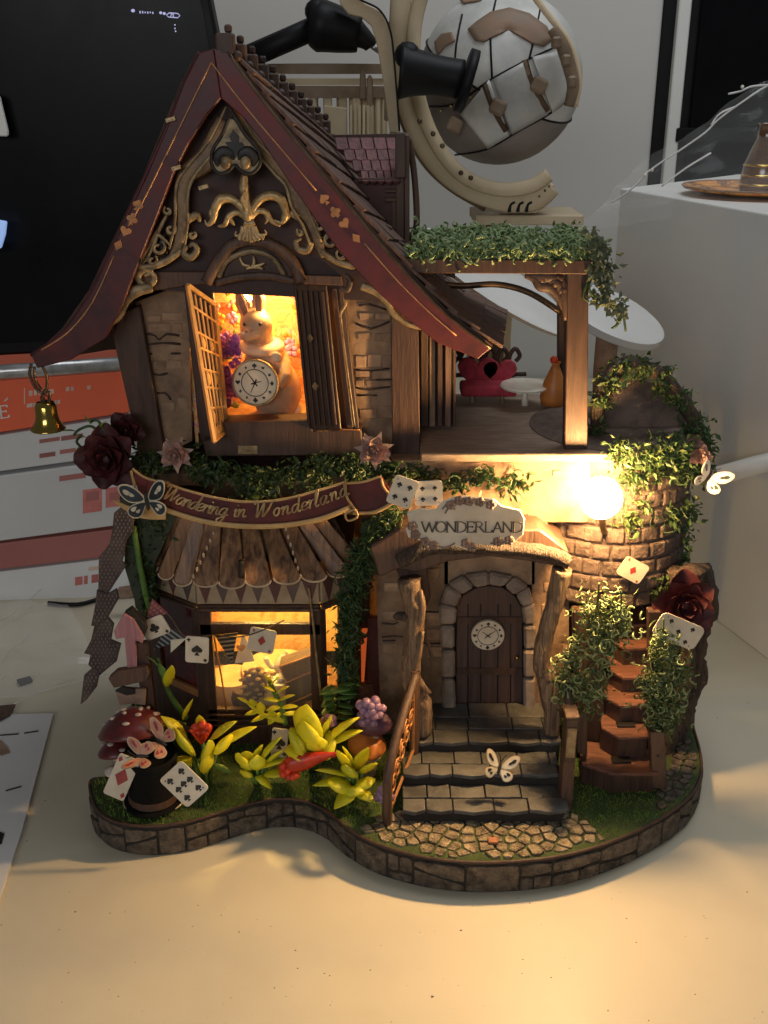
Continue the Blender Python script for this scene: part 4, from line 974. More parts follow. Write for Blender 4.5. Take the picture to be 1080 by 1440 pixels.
# glowing lamp
LC = P(845, 700, -2.9)
lamp = thing('glowing_lamp', 'dazzling round lamp burning white on a bracket at the front of the tower', 'lamp', P(845, 730, -2.1))
m_bulb = bpy.data.materials.new('lit_bulb'); m_bulb.use_nodes = True; b_ = m_bulb.node_tree.nodes['Principled BSDF']
b_.inputs['Base Color'].default_value = (.9, .9, .9, 1); b_.inputs['Emission Color'].default_value = (1, .60, .24, 1); b_.inputs['Emission Strength'].default_value = 1280
lax = V((-.5, -.85, .05)).normalized()
MB().lathe([(.62 * math.cos(a * math.pi / 20), .62 * math.sin(a * math.pi / 20)) for a in range(0, 11)], LC, 28, lax).build('bulb', m_bulb, lamp, smooth=True)
m_cup = bpy.data.materials.new('dimming_glass'); m_cup.use_nodes = True; nt_ = m_cup.node_tree; tp_ = nt_.nodes.new('ShaderNodeBsdfTransparent'); tp_.inputs[0].default_value = (.6, .58, .56, 1)
mx_ = nt_.nodes.new('ShaderNodeMixShader'); mx_.inputs[0].default_value = .5; nt_.nodes['Principled BSDF'].inputs['Base Color'].default_value = (.5, .48, .45, 1)
nt_.links.new(nt_.nodes['Principled BSDF'].outputs[0], mx_.inputs[1]); nt_.links.new(tp_.outputs[0], mx_.inputs[2]); nt_.links.new(mx_.outputs[0], nt_.nodes['Material Output'].inputs['Surface'])
MB().lathe([(.74 * math.cos(a * math.pi / 20), .74 * math.sin(a * math.pi / 20)) for a in range(-9, 3)], LC, 28, lax).build('dimming_cup', m_cup, lamp, smooth=True)  # added cup, weakens the lamp's light on the wall behind it
MB().lathe([(0, -.75), (.2, -.74), (.24, -.6), (.12, -.56)], LC, 28, lax).build('lamp_socket', m_brass, lamp, smooth=2)
tb('bracket', [(845, 712, -2.3), (848, 742, -1.8), (852, 750, -.8)], -2, .12, m_iron, lamp)
MB().box(LC - lax * .85, (.25, .3, .25)).build('socket', m_iron, lamp, bevel=.05)

# vine hoop on the tower top
hoop = thing('vine_hoop', 'dark leafy hoop arching over the top of the tower, with pink roses at its right', 'arch', P(900, 620, .5))
hp = [(838, 600), (842, 560), (858, 528), (880, 514), (905, 518), (932, 532), (955, 558), (975, 590), (988, 625), (990, 660)]
tb('hoop_bow', hp, .5, [.2, .3, .35, .3, .3, .25], m_bark, hoop, jit=.15)
hs_ = [S(x + R(-6, 6), y + R(-4, 8), .4, .32, .4, .3) for x, y in hp for _ in (0, 1)]
leaf_soup('leaf', m_leafd, hoop, hs_, 800, .32); leaf_soup('leaf', m_leafo, hoop, hs_, 350, .28)
ext('hoop_panel', [(846, 620), (850, 560), (880, 525), (930, 540), (968, 590), (980, 640)], 1.2, .3, m_tower, hoop, .05)
tv = thing('tower_ivy', 'dark ivy hanging over the round stone wall below the terrace edge', 'ivy', P(900, 640, -1.5))
def drum(deg, z): a = math.radians(deg); return V((8.7 + 3.2 * math.cos(a), 1.8 + 3.2 * math.sin(a), z))
sp_ = [(drum(d, 13.7 - abs(R(0, 1)) ** 1.3 * ln), V((.35, .3, .4))) for d in range(262, 346, 3) for ln in (1.2, 2.6 + 1.5 * math.sin(d * .21))] + [(drum(d, z), V((.3, .25, .5))) for d, z in ((322, 11), (330, 9.5), (335, 10.5), (338, 8.6), (325, 8.4), (300, 8), (312, 8.2))]
leaf_soup('leaf', m_leafd, tv, sp_, 1500, .30); leaf_soup('leaf', m_leafo, tv, sp_, 600, .26); curls('tendril', m_leafd, tv, sp_, 80, .6, .02)
# vines
def vine(label, px_list, Y, n, seedmat=m_curl, rx=.46, rz=.55, spots=None):
    n = int(n * .72)
    t = thing('curly_vine', label, 'vine', P(px_list[0][0], px_list[0][1], Y), 'curly vines hanging beside the stairs')
    sps = [S(x, y, Y, rx, .35, rz) for x, y in px_list]
    for x, y in px_list[::2]: tb('runner', [(x + R(-6, 6), y - 30), (x + R(-4, 4), y - 10), (x + R(-8, 8), y + 12), (x + R(-12, 12), y + 30)], Y - .2, [.03, .045, .03], m_leafo, t, n=5, nrm=None)
    curls('curl', seedmat, t, sps, n, .38, .030); curls('curl', m_leafo, t, sps, n // 2, .40, .026)
    leaf_soup('leaf', m_leafo, t, sps, n, .2); leaf_soup('dark_leaf', m_leafd, t, sps, n // 2, .22)
    return t
vine('pale curly vine hanging in front of the right-hand porch trunk and newel post', [(845, 850), (825, 860), (860, 870), (870, 890), (835, 890), (815, 910), (800, 930), (840, 930), (795, 960), (815, 965), (842, 960), (800, 985), (828, 985), (850, 905), (870, 860)], -3.9, 420)
vine('pale curly vine hanging down the right side of the stairs below the card', [(930, 900), (925, 925), (945, 930), (918, 955), (940, 960), (955, 950), (910, 975), (930, 985), (948, 990), (925, 1008), (938, 1015)], -3.9, 380)

# roses
def petal_mesh():
    vs = []; fs = []; n = 5
    for i in range(n):
        for j in range(n):
            u, v_ = (i / (n - 1) - .5) * 2, j / (n - 1)
            w_ = math.sin(math.pi * (.18 + .72 * v_)) * .62
            vs.append(V((u * w_, -.12 * v_ ** 2 + .22 * u * u * (1 - .4 * v_) - .25 * max(0, v_ - .75), v_)))
    for i in range(n - 1):
        for j in range(n - 1): a = i * n + j; fs.append((a, a + 1, a + n + 1, a + n))
    me = bpy.data.meshes.new('petal'); me.from_pydata(vs, [], fs)
    for f in me.polygons: f.use_smooth = True
    return me
def rose(name, label, c, r, mat, dirn=(0, -1, .25), leaves=None, npet=15, group=None):
    t = thing(name, label, 'rose', c, group); me = petal_mesh(); me.materials.append(mat)
    q = V(dirn).normalized().to_track_quat('Z', 'Y')
    for k in range(npet):
        f = k / npet; a = k * 2.4; tilt = .15 + 1.15 * f; rad = r * (.08 + .30 * f)
        loc = c + q @ V((math.cos(a) * rad, math.sin(a) * rad, r * (.25 - .35 * f)))
        rot = q @ Quaternion((0, 0, 1), a - math.pi / 2 + math.pi) @ Quaternion((1, 0, 0), -tilt)
        rot = q @ Quaternion((0, 0, 1), a + math.pi / 2) @ Quaternion((1, 0, 0), tilt)
        link('petal', me, t, loc, rot=rot, scale=r * (.45 + .45 * f))
    MB().ball(c, r * .3).build('heart', mat, t, smooth=True)
    if leaves:
        for k in range(7):
            a = k * 2 * math.pi / 7 + .3
            o_ = [q @ V((math.cos(a + da) * d_, math.sin(a + da) * d_, -r * .3)) for da, d_ in ((-.42, r * .75), (0, r * 1.45), (.42, r * .75))]
            MB().prism([c + q @ V((0, 0, -r * .3))] + [c + p for p in o_], q @ V((0, 0, -.03))).build('sepal', leaves, t)
    return t
m_pinkleaf = M('dusty_star_leaf', (.36, .26, .22), (.24, .16, .13), rough=.6, bump=.15)
rose('dark_rose', 'large near-black red rose at the left end of the banner', P(152, 645, -2.2), 1.0, m_rosed, npet=20)
rose('dark_rose', 'large dark maroon rose above the playing card at the right edge of the tower', P(962, 850, -3.0), 1.05, m_rosed, npet=20)
rose('dark_rose', 'dark rose bud half hidden among leaves under the left eave', P(178, 605, -1.2), .6, m_rosed)
rose('pink_rose', 'pale pink star-leaved rose under the lattice shutter', P(246, 640, -2.4), .46, m_rosep, leaves=m_pinkleaf)
rose('pink_rose', 'pale pink rose at the right end of the window ledge', P(526, 634, -1.9), .5, m_rosep, leaves=m_pinkleaf)
rose('pink_rose', 'small pink rose on the right side of the tower beside the butterfly', P(984, 640, -.8), .4, m_rosep)
rose('pink_rose', 'small peach rose higher on the right rim of the vine hoop', P(976, 624, -.6), .34, m_rosep)

# ledge greenery
led_g = thing('ledge_ivy', 'dark green ivy trailing along the ledge behind the banner', 'ivy', P(330, 665, -1.6))
sp_ = [S(px, py, -1.7 + R(-.3, .5), .5, .35, .3) for px, py in [(200, 640), (215, 655), (280, 650), (310, 660), (340, 668), (370, 672), (400, 668), (430, 662), (460, 655), (490, 652), (355, 690), (290, 668), (450, 680), (265, 640), (500, 665), (540, 660), (560, 668), (600, 668), (640, 676), (680, 670), (720, 680)]]
leaf_soup('leaf', m_leafd, led_g, sp_, 1500, .32); leaf_soup('leaf', m_leafo, led_g, [s_ for s_ in sp_ if 560 > s_[0].x * 38 + 540 > 330] or sp_, 350, .26); curls('tendril', m_leafd, led_g, sp_, 120, .5, .02)
lf2 = thing('curling_sprig', 'small green curling sprig sticking out left of the dark rose', 'sprig', P(120, 615, -2))
for pts in ([(150, 620), (130, 600), (112, 604), (104, 612)], [(146, 628), (124, 634), (108, 622), (114, 612)], [(150, 612), (138, 592), (126, 594)]): tb('stem', pts, -2, .05, m_leafd, lf2, n=5)
lm = leafmesh('leaf', w=.26, flat=.2, mat=m_plantg)
for x, y, dx, dz in ((106, 606, -1, .4), (112, 628, -.6, -.6), (128, 596, -.2, 1), (140, 600, .6, .8), (122, 616, -.3, .4)): link('leaf', lm, lf2, P(x, y, -2.1), rot=orient((dx, -.3, dz)), scale=.45)
lf3 = thing('green_garland', 'thick dark green garland running down right of the bay window', 'garland', P(480, 880, -1.9))
sp_ = [S(px + 5, py, -2.0, .27, .3, .5) for px, py in [(515, 760), (500, 780), (506, 800), (490, 810), (493, 830), (484, 850), (488, 870), (482, 890), (484, 910), (480, 930), (484, 950), (478, 970), (530, 745), (545, 730)]]
leaf_soup('leaf', m_leafd, lf3, sp_, 1500, .36, aspect=.28); curls('tendril', m_leafd, lf3, sp_, 120, .7, .02); leaf_soup('leaf', m_leafo, lf3, sp_, 300, .3, aspect=.3)
gl = thing('green_pillar', 'dark mossy green pillar on the left of the bay awning', 'pillar', P(205, 780, -.8))
ext('pillar_core', [(172, 700), (252, 720), (216, 800), (216, 860), (190, 860), (180, 780)], -.6, .8, m_moss, gl, .1)
tb('bamboo_stem', [(188, 740), (196, 790), (206, 840), (214, 868)], -1.2, [.1, .12, .1], m_plantg, gl, jit=.1)
leaf_soup('leaf', m_leafd, gl, [S(x, y, -1.0, .35, .2, .5) for x, y in ((190, 740), (200, 780), (208, 820), (222, 735), (212, 845))], 260, .25)
ext('dark_green_board', [(168, 700), (250, 722), (215, 798), (172, 745)], -.9, .2, M('dark_green_board', (.035, .05, .025), (.02, .03, .015)), gl)
ext('porch_green_board', [(508, 735), (575, 715), (575, 765), (535, 810), (508, 800)], -1.2, .3, MATS['dark_green_board'], gl)

# ================================================================ BANNER with lettering
ban = thing('name_banner', 'curved maroon ribbon banner reading Wandering in Wonderland', 'banner', P(360, 700, -3))
YBn = -3.0
def edge(ptsT, ptsB, k=6): return cr([P(x, y, YBn) for x, y in ptsT], k), cr([P(x, y, YBn) for x, y in ptsB], k)
topc = [(232, 678), (262, 686), (300, 694), (345, 700), (395, 698), (440, 689), (484, 678)]
botc = [(232, 716), (262, 724), (300, 731), (345, 735), (395, 735), (450, 728), (492, 714)]
def ribbon(name, T, B, mat, dy=0, bulge=.35, th=.07):
    vs = []; fs = []; n = len(T)
    for i in range(n):
        t = i / (n - 1); b = V((0, -bulge * math.sin(math.pi * t) + dy, 0)); vs += [T[i] + b, B[i] + b, T[i] + b + V((0, th, 0)), B[i] + b + V((0, th, 0))]
    for i in range(n - 1):
        a = i * 4; fs += [(a, a + 1, a + 5, a + 4), (a + 2, a + 6, a + 7, a + 3), (a, a + 4, a + 6, a + 2), (a + 1, a + 3, a + 7, a + 5)]
    fs += [(0, 2, 3, 1), (n * 4 - 4, n * 4 - 3, n * 4 - 1, n * 4 - 2)]
    return MB().add(vs, fs).build(name, mat, ban)
T, B = edge(topc, botc); ribbon('ribbon', T, B, m_red)
n = len(T); off = lambda i: V((0, -.35 * math.sin(math.pi * i / (n - 1)) - .02, 0))
m_bord = M('tan_border', (.55, .36, .15), (.42, .26, .10), sc=2, rough=.5, bump=.1)
MB().tube([B[i] + off(i) + V((0, -.02, .03)) for i in range(n)], .10, 8, flat=.4).build('border', m_bord, ban, smooth=True)
MB().tube([T[i] + off(i) for i in range(n)], .045, 8).build('border', m_bord, ban, smooth=True)
T2, B2 = edge([(184, 662), (205, 676), (236, 682)], [(195, 706), (212, 714), (236, 716)]); ribbon('ribbon_tail', T2, B2, m_red, .25, .0)
MB().tube([p + V((0, .22, 0)) for p in T2], .045, 6).build('border', m_bord, ban, smooth=True)
MB().tube([P(184, 662, YBn + .2), P(190, 685, YBn + .2), P(195, 706, YBn + .2)], .05, 6).build('border', m_bord, ban)
T3, B3 = edge([(158, 704), (190, 714), (232, 712)], [(162, 710), (196, 728), (232, 732)]); ribbon('ribbon_fold', T3, B3, m_bord, .1, .1)
T4, B4 = edge([(484, 682), (510, 680), (536, 672)], [(496, 724), (528, 722), (557, 706)]); ribbon('ribbon_tail', T4, B4, m_red, .2, 0)
MB().tube([p + V((0, .16, 0)) for p in B4], .07, 6).build('border', m_bord, ban, smooth=True)
MB().tube([p + V((0, .16, 0)) for p in T4], .045, 6).build('border', m_bord, ban, smooth=True)
tb('border', [(536, 672, YBn + .16), (540, 686, YBn + .16), (557, 706, YBn + .16)], 0, .05, m_bord, ban, n=6)
tb('border', [(484, 678), (488, 700), (503, 724), (490, 732), (486, 722), (500, 716)], YBn - .05, .045, m_bord, ban, n=6)
GL = {
 'W': (2.35, [[(0, 1.6), (.15, 1.95), (.38, 1.8), (.45, 1.0), (.5, .02), (.75, .6), (1.1, 1.75), (1.14, .9), (1.22, .02), (1.7, 1.0), (2.0, 1.85), (2.3, 1.98)]]),
 'a': (1.15, [[(.85, .8), (.6, 1), (.25, .8), (.1, .35), (.3, 0), (.6, .2), (.88, .95), (.8, .3), (.92, 0), (1.15, .2)]]),
 'n': (1.15, [[(0, .7), (.2, 1), (.17, 0)], [(.2, .4), (.45, .92), (.72, .95), (.72, .3), (.85, 0), (1.12, .2)]]),
 'd': (1.15, [[(.85, .8), (.6, 1), (.25, .8), (.1, .35), (.3, 0), (.6, .2), (.85, .9)], [(.92, 2.0), (.86, 1.2), (.82, .3), (.95, 0), (1.15, .2)]]),
 'e': (.85, [[(.1, .42), (.5, .5), (.72, .8), (.45, 1), (.15, .72), (.1, .3), (.35, 0), (.85, .28)]]),
 'r': (.75, [[(0, .7), (.2, 1), (.17, 0)], [(.2, .5), (.4, .92), (.72, .98)]]),
 'i': (.5, [[(0, .7), (.2, 1), (.17, .25), (.3, 0), (.5, .2)], [(.24, 1.4), (.26, 1.5)]]),
 'g': (1.15, [[(.85, .8), (.6, 1), (.25, .8), (.1, .35), (.3, .05), (.6, .2), (.85, .9)], [(.88, 1), (.82, 0), (.6, -.75), (.2, -.85), (.1, -.5), (.6, -.15), (1.15, .2)]]),
 'o': (.98, [[(.5, 1), (.2, .8), (.1, .4), (.35, 0), (.65, .25), (.68, .7), (.5, 1), (.75, .85), (.98, .9)]]),
 'l': (.55, [[(.05, .3), (.35, 1.2), (.45, 1.85), (.28, 2.0), (.18, 1.2), (.17, .2), (.32, 0), (.55, .2)]]),
 ' ': (.75, [])}
CAPS = {
 'W': (1.35, [[(0, 1), (.35, 0)], [(.35, 0), (.66, .95)], [(.66, .95), (.95, 0)], [(.95, 0), (1.3, 1)], [(-.08, 1), (.14, 1)], [(1.18, 1), (1.4, 1)]]),
 'O': (1.05, [[(.5 + .45 * math.cos(a * math.pi / 8), .5 + .5 * math.sin(a * math.pi / 8)) for a in range(17)]]),
 'N': (1.05, [[(.12, 0), (.12, 1)], [(.12, 1), (.85, 0)], [(.85, 0), (.85, 1)], [(0, 1), (.16, 1)], [(0, 0), (.24, 0)], [(.73, 1), (.97, 1)]]),
 'D': (1.0, [[(.12, 0), (.12, 1)], [(.12, 1), (.45, 1), (.82, .8), (.88, .5), (.82, .2), (.45, 0), (.12, 0)], [(0, 1), (.2, 1)], [(0, 0), (.2, 0)]]),
 'E': (.85, [[(.12, 0), (.12, 1)], [(0, 1), (.68, 1)], [(.12, .52), (.55, .52)], [(0, 0), (.72, 0)], [(.68, 1), (.68, .84)], [(.72, 0), (.72, .18)], [(.55, .6), (.55, .44)]]),
 'R': (.95, [[(.12, 0), (.12, 1)], [(.12, 1), (.5, 1), (.68, .78), (.5, .52), (.12, .5)], [(.42, .5), (.85, 0)], [(0, 1), (.2, 1)], [(0, 0), (.24, 0)], [(.76, 0), (.96, 0)]]),
 'L': (.8, [[(.12, 0), (.12, 1)], [(0, 1), (.24, 1)], [(0, 0), (.68, 0)], [(.68, 0), (.68, .2)]]),
 'A': (1.0, [[(.1, 0), (.48, 1)], [(.48, 1), (.86, 0)], [(.22, .35), (.74, .35)], [(0, 0), (.2, 0)], [(.76, 0), (.98, 0)]]),
 'H': (1.0, [[(.1, 0), (.1, 1)], [(.8, 0), (.8, 1)], [(.1, .5), (.8, .5)]]),
 '7': (.7, [[(.05, .95), (.6, .95), (.25, 0)]]), '9': (.7, [[(.55, .7), (.3, .95), (.08, .7), (.3, .45), (.55, .7), (.5, .2), (.25, 0)]]),
}
def write(text, font, frame, size, mat, parent, r=.03, slant=0, smooth=4, name='letter'):
    """frame(s) -> (origin, right, up, normal) at running length s"""
    total = sum(font[c][0] for c in text) * size; s_ = 0
    for ch in text:
        adv, strokes = font[ch]
        if strokes:
            o, ux, uy, nz = frame(s_ + adv * size / 2, total); mb = MB()
            for st in strokes:
                q = [V((x, y, 0)) for x, y in st]
                if smooth > 1 and len(q) > 2: q = cr(q, smooth)
                p3 = [o + ux * ((p.x + slant * p.y - adv / 2) * size) + uy * (p.y * size) + nz * .03 for p in q]
                rr = []
                for i in range(len(q)):
                    d = q[min(i + 1, len(q) - 1)] - q[max(0, i - 1)]; rr.append(r * (.55 + .65 * abs(d.y) / (d.length + 1e-6)) if smooth > 1 else r * (1.15 if abs(d.y) > abs(d.x) * .5 else .7))
                mb.tube(p3, rr, 5, .5, nz)
            mb.build(name, mat, parent)
        s_ += adv * size
    return total
base_l = cr([P(x, y, YBn) for x, y in [(232, 700), (262, 709), (300, 717), (345, 721), (395, 719), (445, 709), (492, 694)]], 8)
def bframe(s_, total):
    n_ = len(base_l); t = .01 + .975 * (s_ / total); f = t * (n_ - 1); i = min(int(f), n_ - 2); p = base_l[i].lerp(base_l[i + 1], f - i); d = (base_l[i + 1] - base_l[i]).normalized()
    p = p + V((0, -.35 * math.sin(math.pi * t) - .03, 0)); return p, d, V((0, -1, 0)).cross(-d).normalized() * 1 if False else V((-d.z, 0, d.x)).normalized(), V((0, -1, 0))
write('Wandering in Wonderland', GL, bframe, .292, m_gold, ban, r=.032, slant=.28)

# ================================================================ SIGN
sign = thing('wonderland_sign', 'cream cut-out plaque reading WONDERLAND with flowers round its edge over the porch', 'sign', P(650, 738, -3.3))
ext('plaque', [(572, 722), (590, 716), (612, 718), (620, 708), (632, 702), (650, 698), (672, 700), (694, 702), (706, 712), (732, 718), (738, 730), (736, 752), (722, 764), (700, 768), (672, 766), (662, 776), (640, 768), (616, 772), (600, 770), (590, 760), (574, 756), (570, 744), (576, 738)], -3.3, .14, m_card, sign, .02)
def sframe(s_, total):
    a = P(594, 748, -3.31); b = P(735, 748, -3.31); t = s_ / total; return a.lerp(b, t), V((1, 0, 0)), V((0, 0, 1)), V((0, -1, 0))
write('WONDERLAND', CAPS, sframe, .385, M('grey_letter', (.10, .08, .075), (.07, .06, .05), bump=0), sign, r=.028, smooth=1)
m_fl = M('muted_flower', (.26, .17, .14), (.16, .11, .09), rough=.6, bump=.1)
for (x, y) in [(580, 740), (584, 752), (598, 762), (610, 767), (655, 764), (664, 770), (634, 710), (646, 704), (660, 705), (675, 706), (690, 710), (700, 762), (716, 760)]:
    mb = MB()
    for k in range(5): a = k * 1.257; mb.ball(P(x, y, -3.34) + V((math.cos(a) * .10, 0, math.sin(a) * .10)), (.09, .03, .09), 6, 4)
    mb.build('flower', m_fl, sign, smooth=True)
for pts in ([(576, 736), (580, 748), (592, 758), (606, 768)], [(612, 768), (626, 770), (640, 764)], [(622, 716), (630, 708), (644, 706), (658, 710)], [(626, 722), (632, 714), (640, 716)], [(690, 764), (706, 764), (722, 756)]):
    tb('stem', pts, -3.33, .03, m_fl, sign, n=5)

# ================================================================ PLAYING CARDS
def card(name, label, c, wd, ht, rot, kind, npip, mat=None, yaw=0, pitch=0, group='playing cards around the house', parent=None, size=None):
    q = Quaternion((0, 0, 1), yaw) @ Quaternion((1, 0, 0), pitch) @ Quaternion((0, 1, 0), rot)
    ux, uy, nz = q @ V((1, 0, 0)), q @ V((0, 0, 1)), q @ V((0, -1, 0))
    if parent is None: t = thing(name, label, 'playing card', c, group)
    else: t = None
    k = .12 * wd; pts = []
    for cx, cz, a0 in ((wd / 2 - k, ht / 2 - k, 0), (-wd / 2 + k, ht / 2 - k, 90), (-wd / 2 + k, -ht / 2 + k, 180), (wd / 2 - k, -ht / 2 + k, 270)):
        for j in range(4):
            a = math.radians(a0 + j * 30); pts.append(c + ux * (cx + k * math.cos(a)) + uy * (cz + k * math.sin(a)))
    body = MB().prism(pts, -nz * .05).build('card_body' if parent is None else 'card', mat or m_card, t if parent is None else parent)
    host = t if parent is None else body
    pm = m_pipr if kind in ('diamond', 'redheart') else m_pipb
    kd = 'heart' if kind == 'redheart' else kind
    lay = {1: [(0, 0)], 5: [(-.25, .28), (.25, .28), (0, 0), (-.25, -.28), (.25, -.28)], 4: [(-.22, .22), (.22, .22), (-.22, -.22), (.22, -.22)],
           7: [(-.25, .3), (.25, .3), (-.25, 0), (0, .02), (.25, 0), (-.25, -.3), (.25, -.3)]}[npip]
    ps = (size or (.42 if npip == 1 else .2)) * ht
    for x, y in lay:
        mb = MB(); o = c + ux * x * wd + uy * y * ht
        for i, pl in enumerate(suit(kd)): mb.prism([o + (ux * a + uy * b) * ps + nz * (.018 + .002 * i) for a, b in pl], -nz * .02)
        mb.build('pip', pm, host)
    for sgn_ in (1, -1):
        mb = MB(); o = c + (-ux * wd * .36 + uy * ht * .38) * sgn_
        for i, pl in enumerate(suit(kd)): mb.prism([o + (ux * a + uy * b) * ps * .35 * (1 if npip == 1 else .7) + nz * (.018 + .002 * i) for a, b in pl], -nz * .02)
        mb.build('corner_mark', pm, host)
    return t
card('playing_card', 'cream card with black suit marks tilted left of the WONDERLAND plaque', P(566, 692, -3.1), .85, 1.05, .35, 'spade', 4)
card('playing_card', 'upright cream card of black spades touching the top left of the WONDERLAND plaque', P(603, 694, -3.0), .95, .9, -.05, 'spade', 4)
card('playing_card', 'ace of diamonds leaning on the left of the black top hat', P(171, 1093, -5.9), .78, 1.6, .42, 'diamond', 1, pitch=-.25)
card('playing_card', 'seven of spades tilted against the right of the black top hat', P(259, 1103, -6.1), 1.1, 1.4, -.75, 'spade', 7, pitch=-.2)
card('playing_card', 'narrow cream card standing behind the yellow flowers in the middle', P(393, 1045, -3.2), .6, 1.25, .1, 'spade', 1)
card('playing_card', 'cream card with black spots stuck below the maroon rose on the right', P(954, 888, -3.9), 1.7, .95, .42, 'spade', 5)
card('playing_card', 'cream card corner showing through the glare below the lamp', P(890, 802, -1.55), 1.0, .8, .5, 'diamond', 1)

# bunting
bun = thing('card_bunting', 'string of patterned pennants and playing cards hung across the bay window', 'bunting', P(270, 880, -2.6))
tb('string', [(214, 842, -2.3), (240, 868, -2.5), (262, 896, -2.7), (300, 893, -2.6), (330, 896, -2.0), (360, 890, -1.8), (400, 872, -1.7)], 0, .03, m_iron, bun, n=5)
m_pol = M('polka_maroon', (.34, .07, .09), (.2, .04, .05), sc=6, rough=.6, bump=.05)
m_str = M('stripe_grey', (.30, .33, .36), (.2, .22, .25), rough=.6, bump=.05)
def pennant(pts, Y, mat, deco=None):
    o = ext('pennant', pts, Y, .05, mat, bun)
    if deco == 'stripes':
        a, b, c = [P(x, y, Y - .02) for x, y in pts]
        for k in range(7):
            t0, t1 = k / 7, k / 7 + .07
            MB().prism([a.lerp(c, t0), b.lerp(c, t0), b.lerp(c, t1), a.lerp(c, t1)], (0, .03, 0)).build('stripe', m_pipb, o)
    if deco == 'dots':
        a, b, c = [P(x, y, Y - .02) for x, y in pts]
        for k in range(5):
            for j in range(5 - k):
                p = a.lerp(b, (j + .7) / 5.4).lerp(c, (k + .4) / 5.4); p = a + (b - a) * ((j + .5) / 5.5) + (c - a) * ((k + .4) / 5.5); MB().ball(p, (.055, .02, .055), 6, 4).build('dot', m_rosep, o)
pennant([(203, 878), (236, 862), (214, 842)], -2.5, m_pol, 'dots')
pennant([(236, 878), (262, 897), (216, 914)], -2.55, m_str, 'stripes')
pennant([(240, 900), (262, 898), (240, 918)], -2.6, m_card)
card('card', None, P(217, 883, -2.62), 1.0, .78, -.42, 'club', 1, parent=bun, size=.5)
card('card', None, P(277, 914, -2.75), .85, 1.08, .08, 'spade', 1, parent=bun)
pennant([(302, 894), (334, 890), (326, 932)], -1.6, M('tan_stripe', (.45, .33, .2), (.3, .2, .12)), 'stripes')
pennant([(330, 933), (342, 888), (358, 930)], -.9, m_card)
flat_suit('heart', 339, 912, -.95, .38, m_copper, bun)
card('card', None, P(368, 901, -1.75), 1.0, 1.0, .22, 'diamond', 1, parent=bun)

# ================================================================ BUTTERFLIES
def butterfly(label, c, s_, rot, wing, mark, rim, pitch=0, spread=1):
    t = thing('butterfly', label, 'butterfly', c)
    q = Quaternion((1, 0, 0), pitch) @ Quaternion((0, 1, 0), rot); nz = q @ V((0, -1, 0))
    up = [(.05, .05), (.25, .55), (.62, .95), (.95, 1.0), (1.0, .75), (.85, .35), (.55, .08)]; lo = [(.05, 0), (.5, .02), (.8, -.12), (.82, -.4), (.6, -.62), (.35, -.6), (.15, -.3)]
    for sx in (-1, 1):
        for k, w_ in enumerate((up, lo)):
            cc = cr([V((x * sx, 0, y)) for x, y in w_], 4, closed=True)
            dih = lambda p: c + (q @ (p * s_)) + nz * abs(p.x) * s_ * .45 * spread
            o = MB().prism([dih(p) for p in cc], -nz * .04).build('wing', rim, t)
            mid = sum(cc, V((0, 0, 0))) / len(cc)
            MB().prism([dih(mid + (p - mid) * .86) + nz * .02 for p in cc], -nz * .03).build('wing_face', wing, o)
            for (fx, rr) in ((.35, .3), (-.15, .22)):
                m2 = mid + V((fx * .3 * sx, 0, fx * .3)); MB().prism([dih(m2 + (p - mid) * rr) + nz * .035 for p in cc], -nz * .02).build('wing_spot', mark, o)
    MB().ball(c + nz * .05, (.06 * s_ * 1.6, .07 * s_, .42 * s_), 8, 8, rot=q.to_matrix()).build('body', m_pipb, t, smooth=True)
    for sx in (-1, 1): MB().tube([c + q @ V((0, 0, .35 * s_)), c + q @ (V((.12 * sx, -.15, .7)) * s_), c + q @ (V((.25 * sx, -.2, .9)) * s_)], .018, 4).build('antenna', m_pipb, t)
    return t
butterfly('blue-black butterfly with cream edging on the left end of the banner', P(207, 705, -3.5), .78, -.12, m_wingb, m_wingw, m_wingw)
butterfly('cream and black butterfly hovering over the slate steps', P(702, 1081, -5.3), .6, .25, m_wingw, m_pipb, m_rimc, pitch=-.5)
butterfly('pale grey butterfly perched on the right edge of the tower', P(995, 672, -.9), .62, .5, m_white, m_wingb, m_white, spread=1.6)
butterfly('orange-pink butterfly lying along the raised rim of the top hat', P(226, 1044, -5.0), .66, -1.15, m_wing, m_pipr, m_rimc, pitch=-.75)
butterfly('orange-pink butterfly resting on the front edge of the top hat', P(200, 1064, -5.9), .58, -1.5, m_wing, m_pipr, m_rimc, pitch=-1.0)

# ================================================================ LEFT SIDE: BELL, STREAMER, SIGNPOST
bell = thing('brass_bell', 'small shiny brass bell hanging by a chain from the left eave tip', 'bell', P(68, 590, -1.7))
bc = P(68, 603, -1.7)
MB().lathe([(0, 1.0), (.15, 1.0), (.3, .95), (.37, .8), (.38, .5), (.42, .3), (.5, .14), (.56, .04), (.6, 0), (.58, -.02), (.5, .03), (.36, .3), (.3, .7)], bc, 32).build('bell_body', m_brass, bell, smooth=True)
MB().ball(bc + V((0, 0, -.0)), .12).build('clapper', m_brass, bell, smooth=True)
MB().lathe([(.13, -.03), (.16, 0), (.13, .03)], bc + V((0, 0, 1.08)), 12, (0, 1, 0)).build('loop', m_iron, bell)
for pts in ([(44, 512), (42, 528), (52, 548), (64, 552), (66, 530), (60, 516)], [(48, 516), (50, 535), (58, 548)], [(64, 548), (60, 556), (64, 566), (70, 560), (69, 550)]):
    tb('chain_link', pts, -1.7, .055, m_iron, bell, n=6)
stre = thing('lattice_streamer', 'jagged dark woven-pattern streamer dangling down the left side', 'streamer', P(150, 850, -1.5))
m_weave = M('woven_dark', (.10, .068, .058), (.035, .022, .020), sc=2, rough=.6, bump=.2)
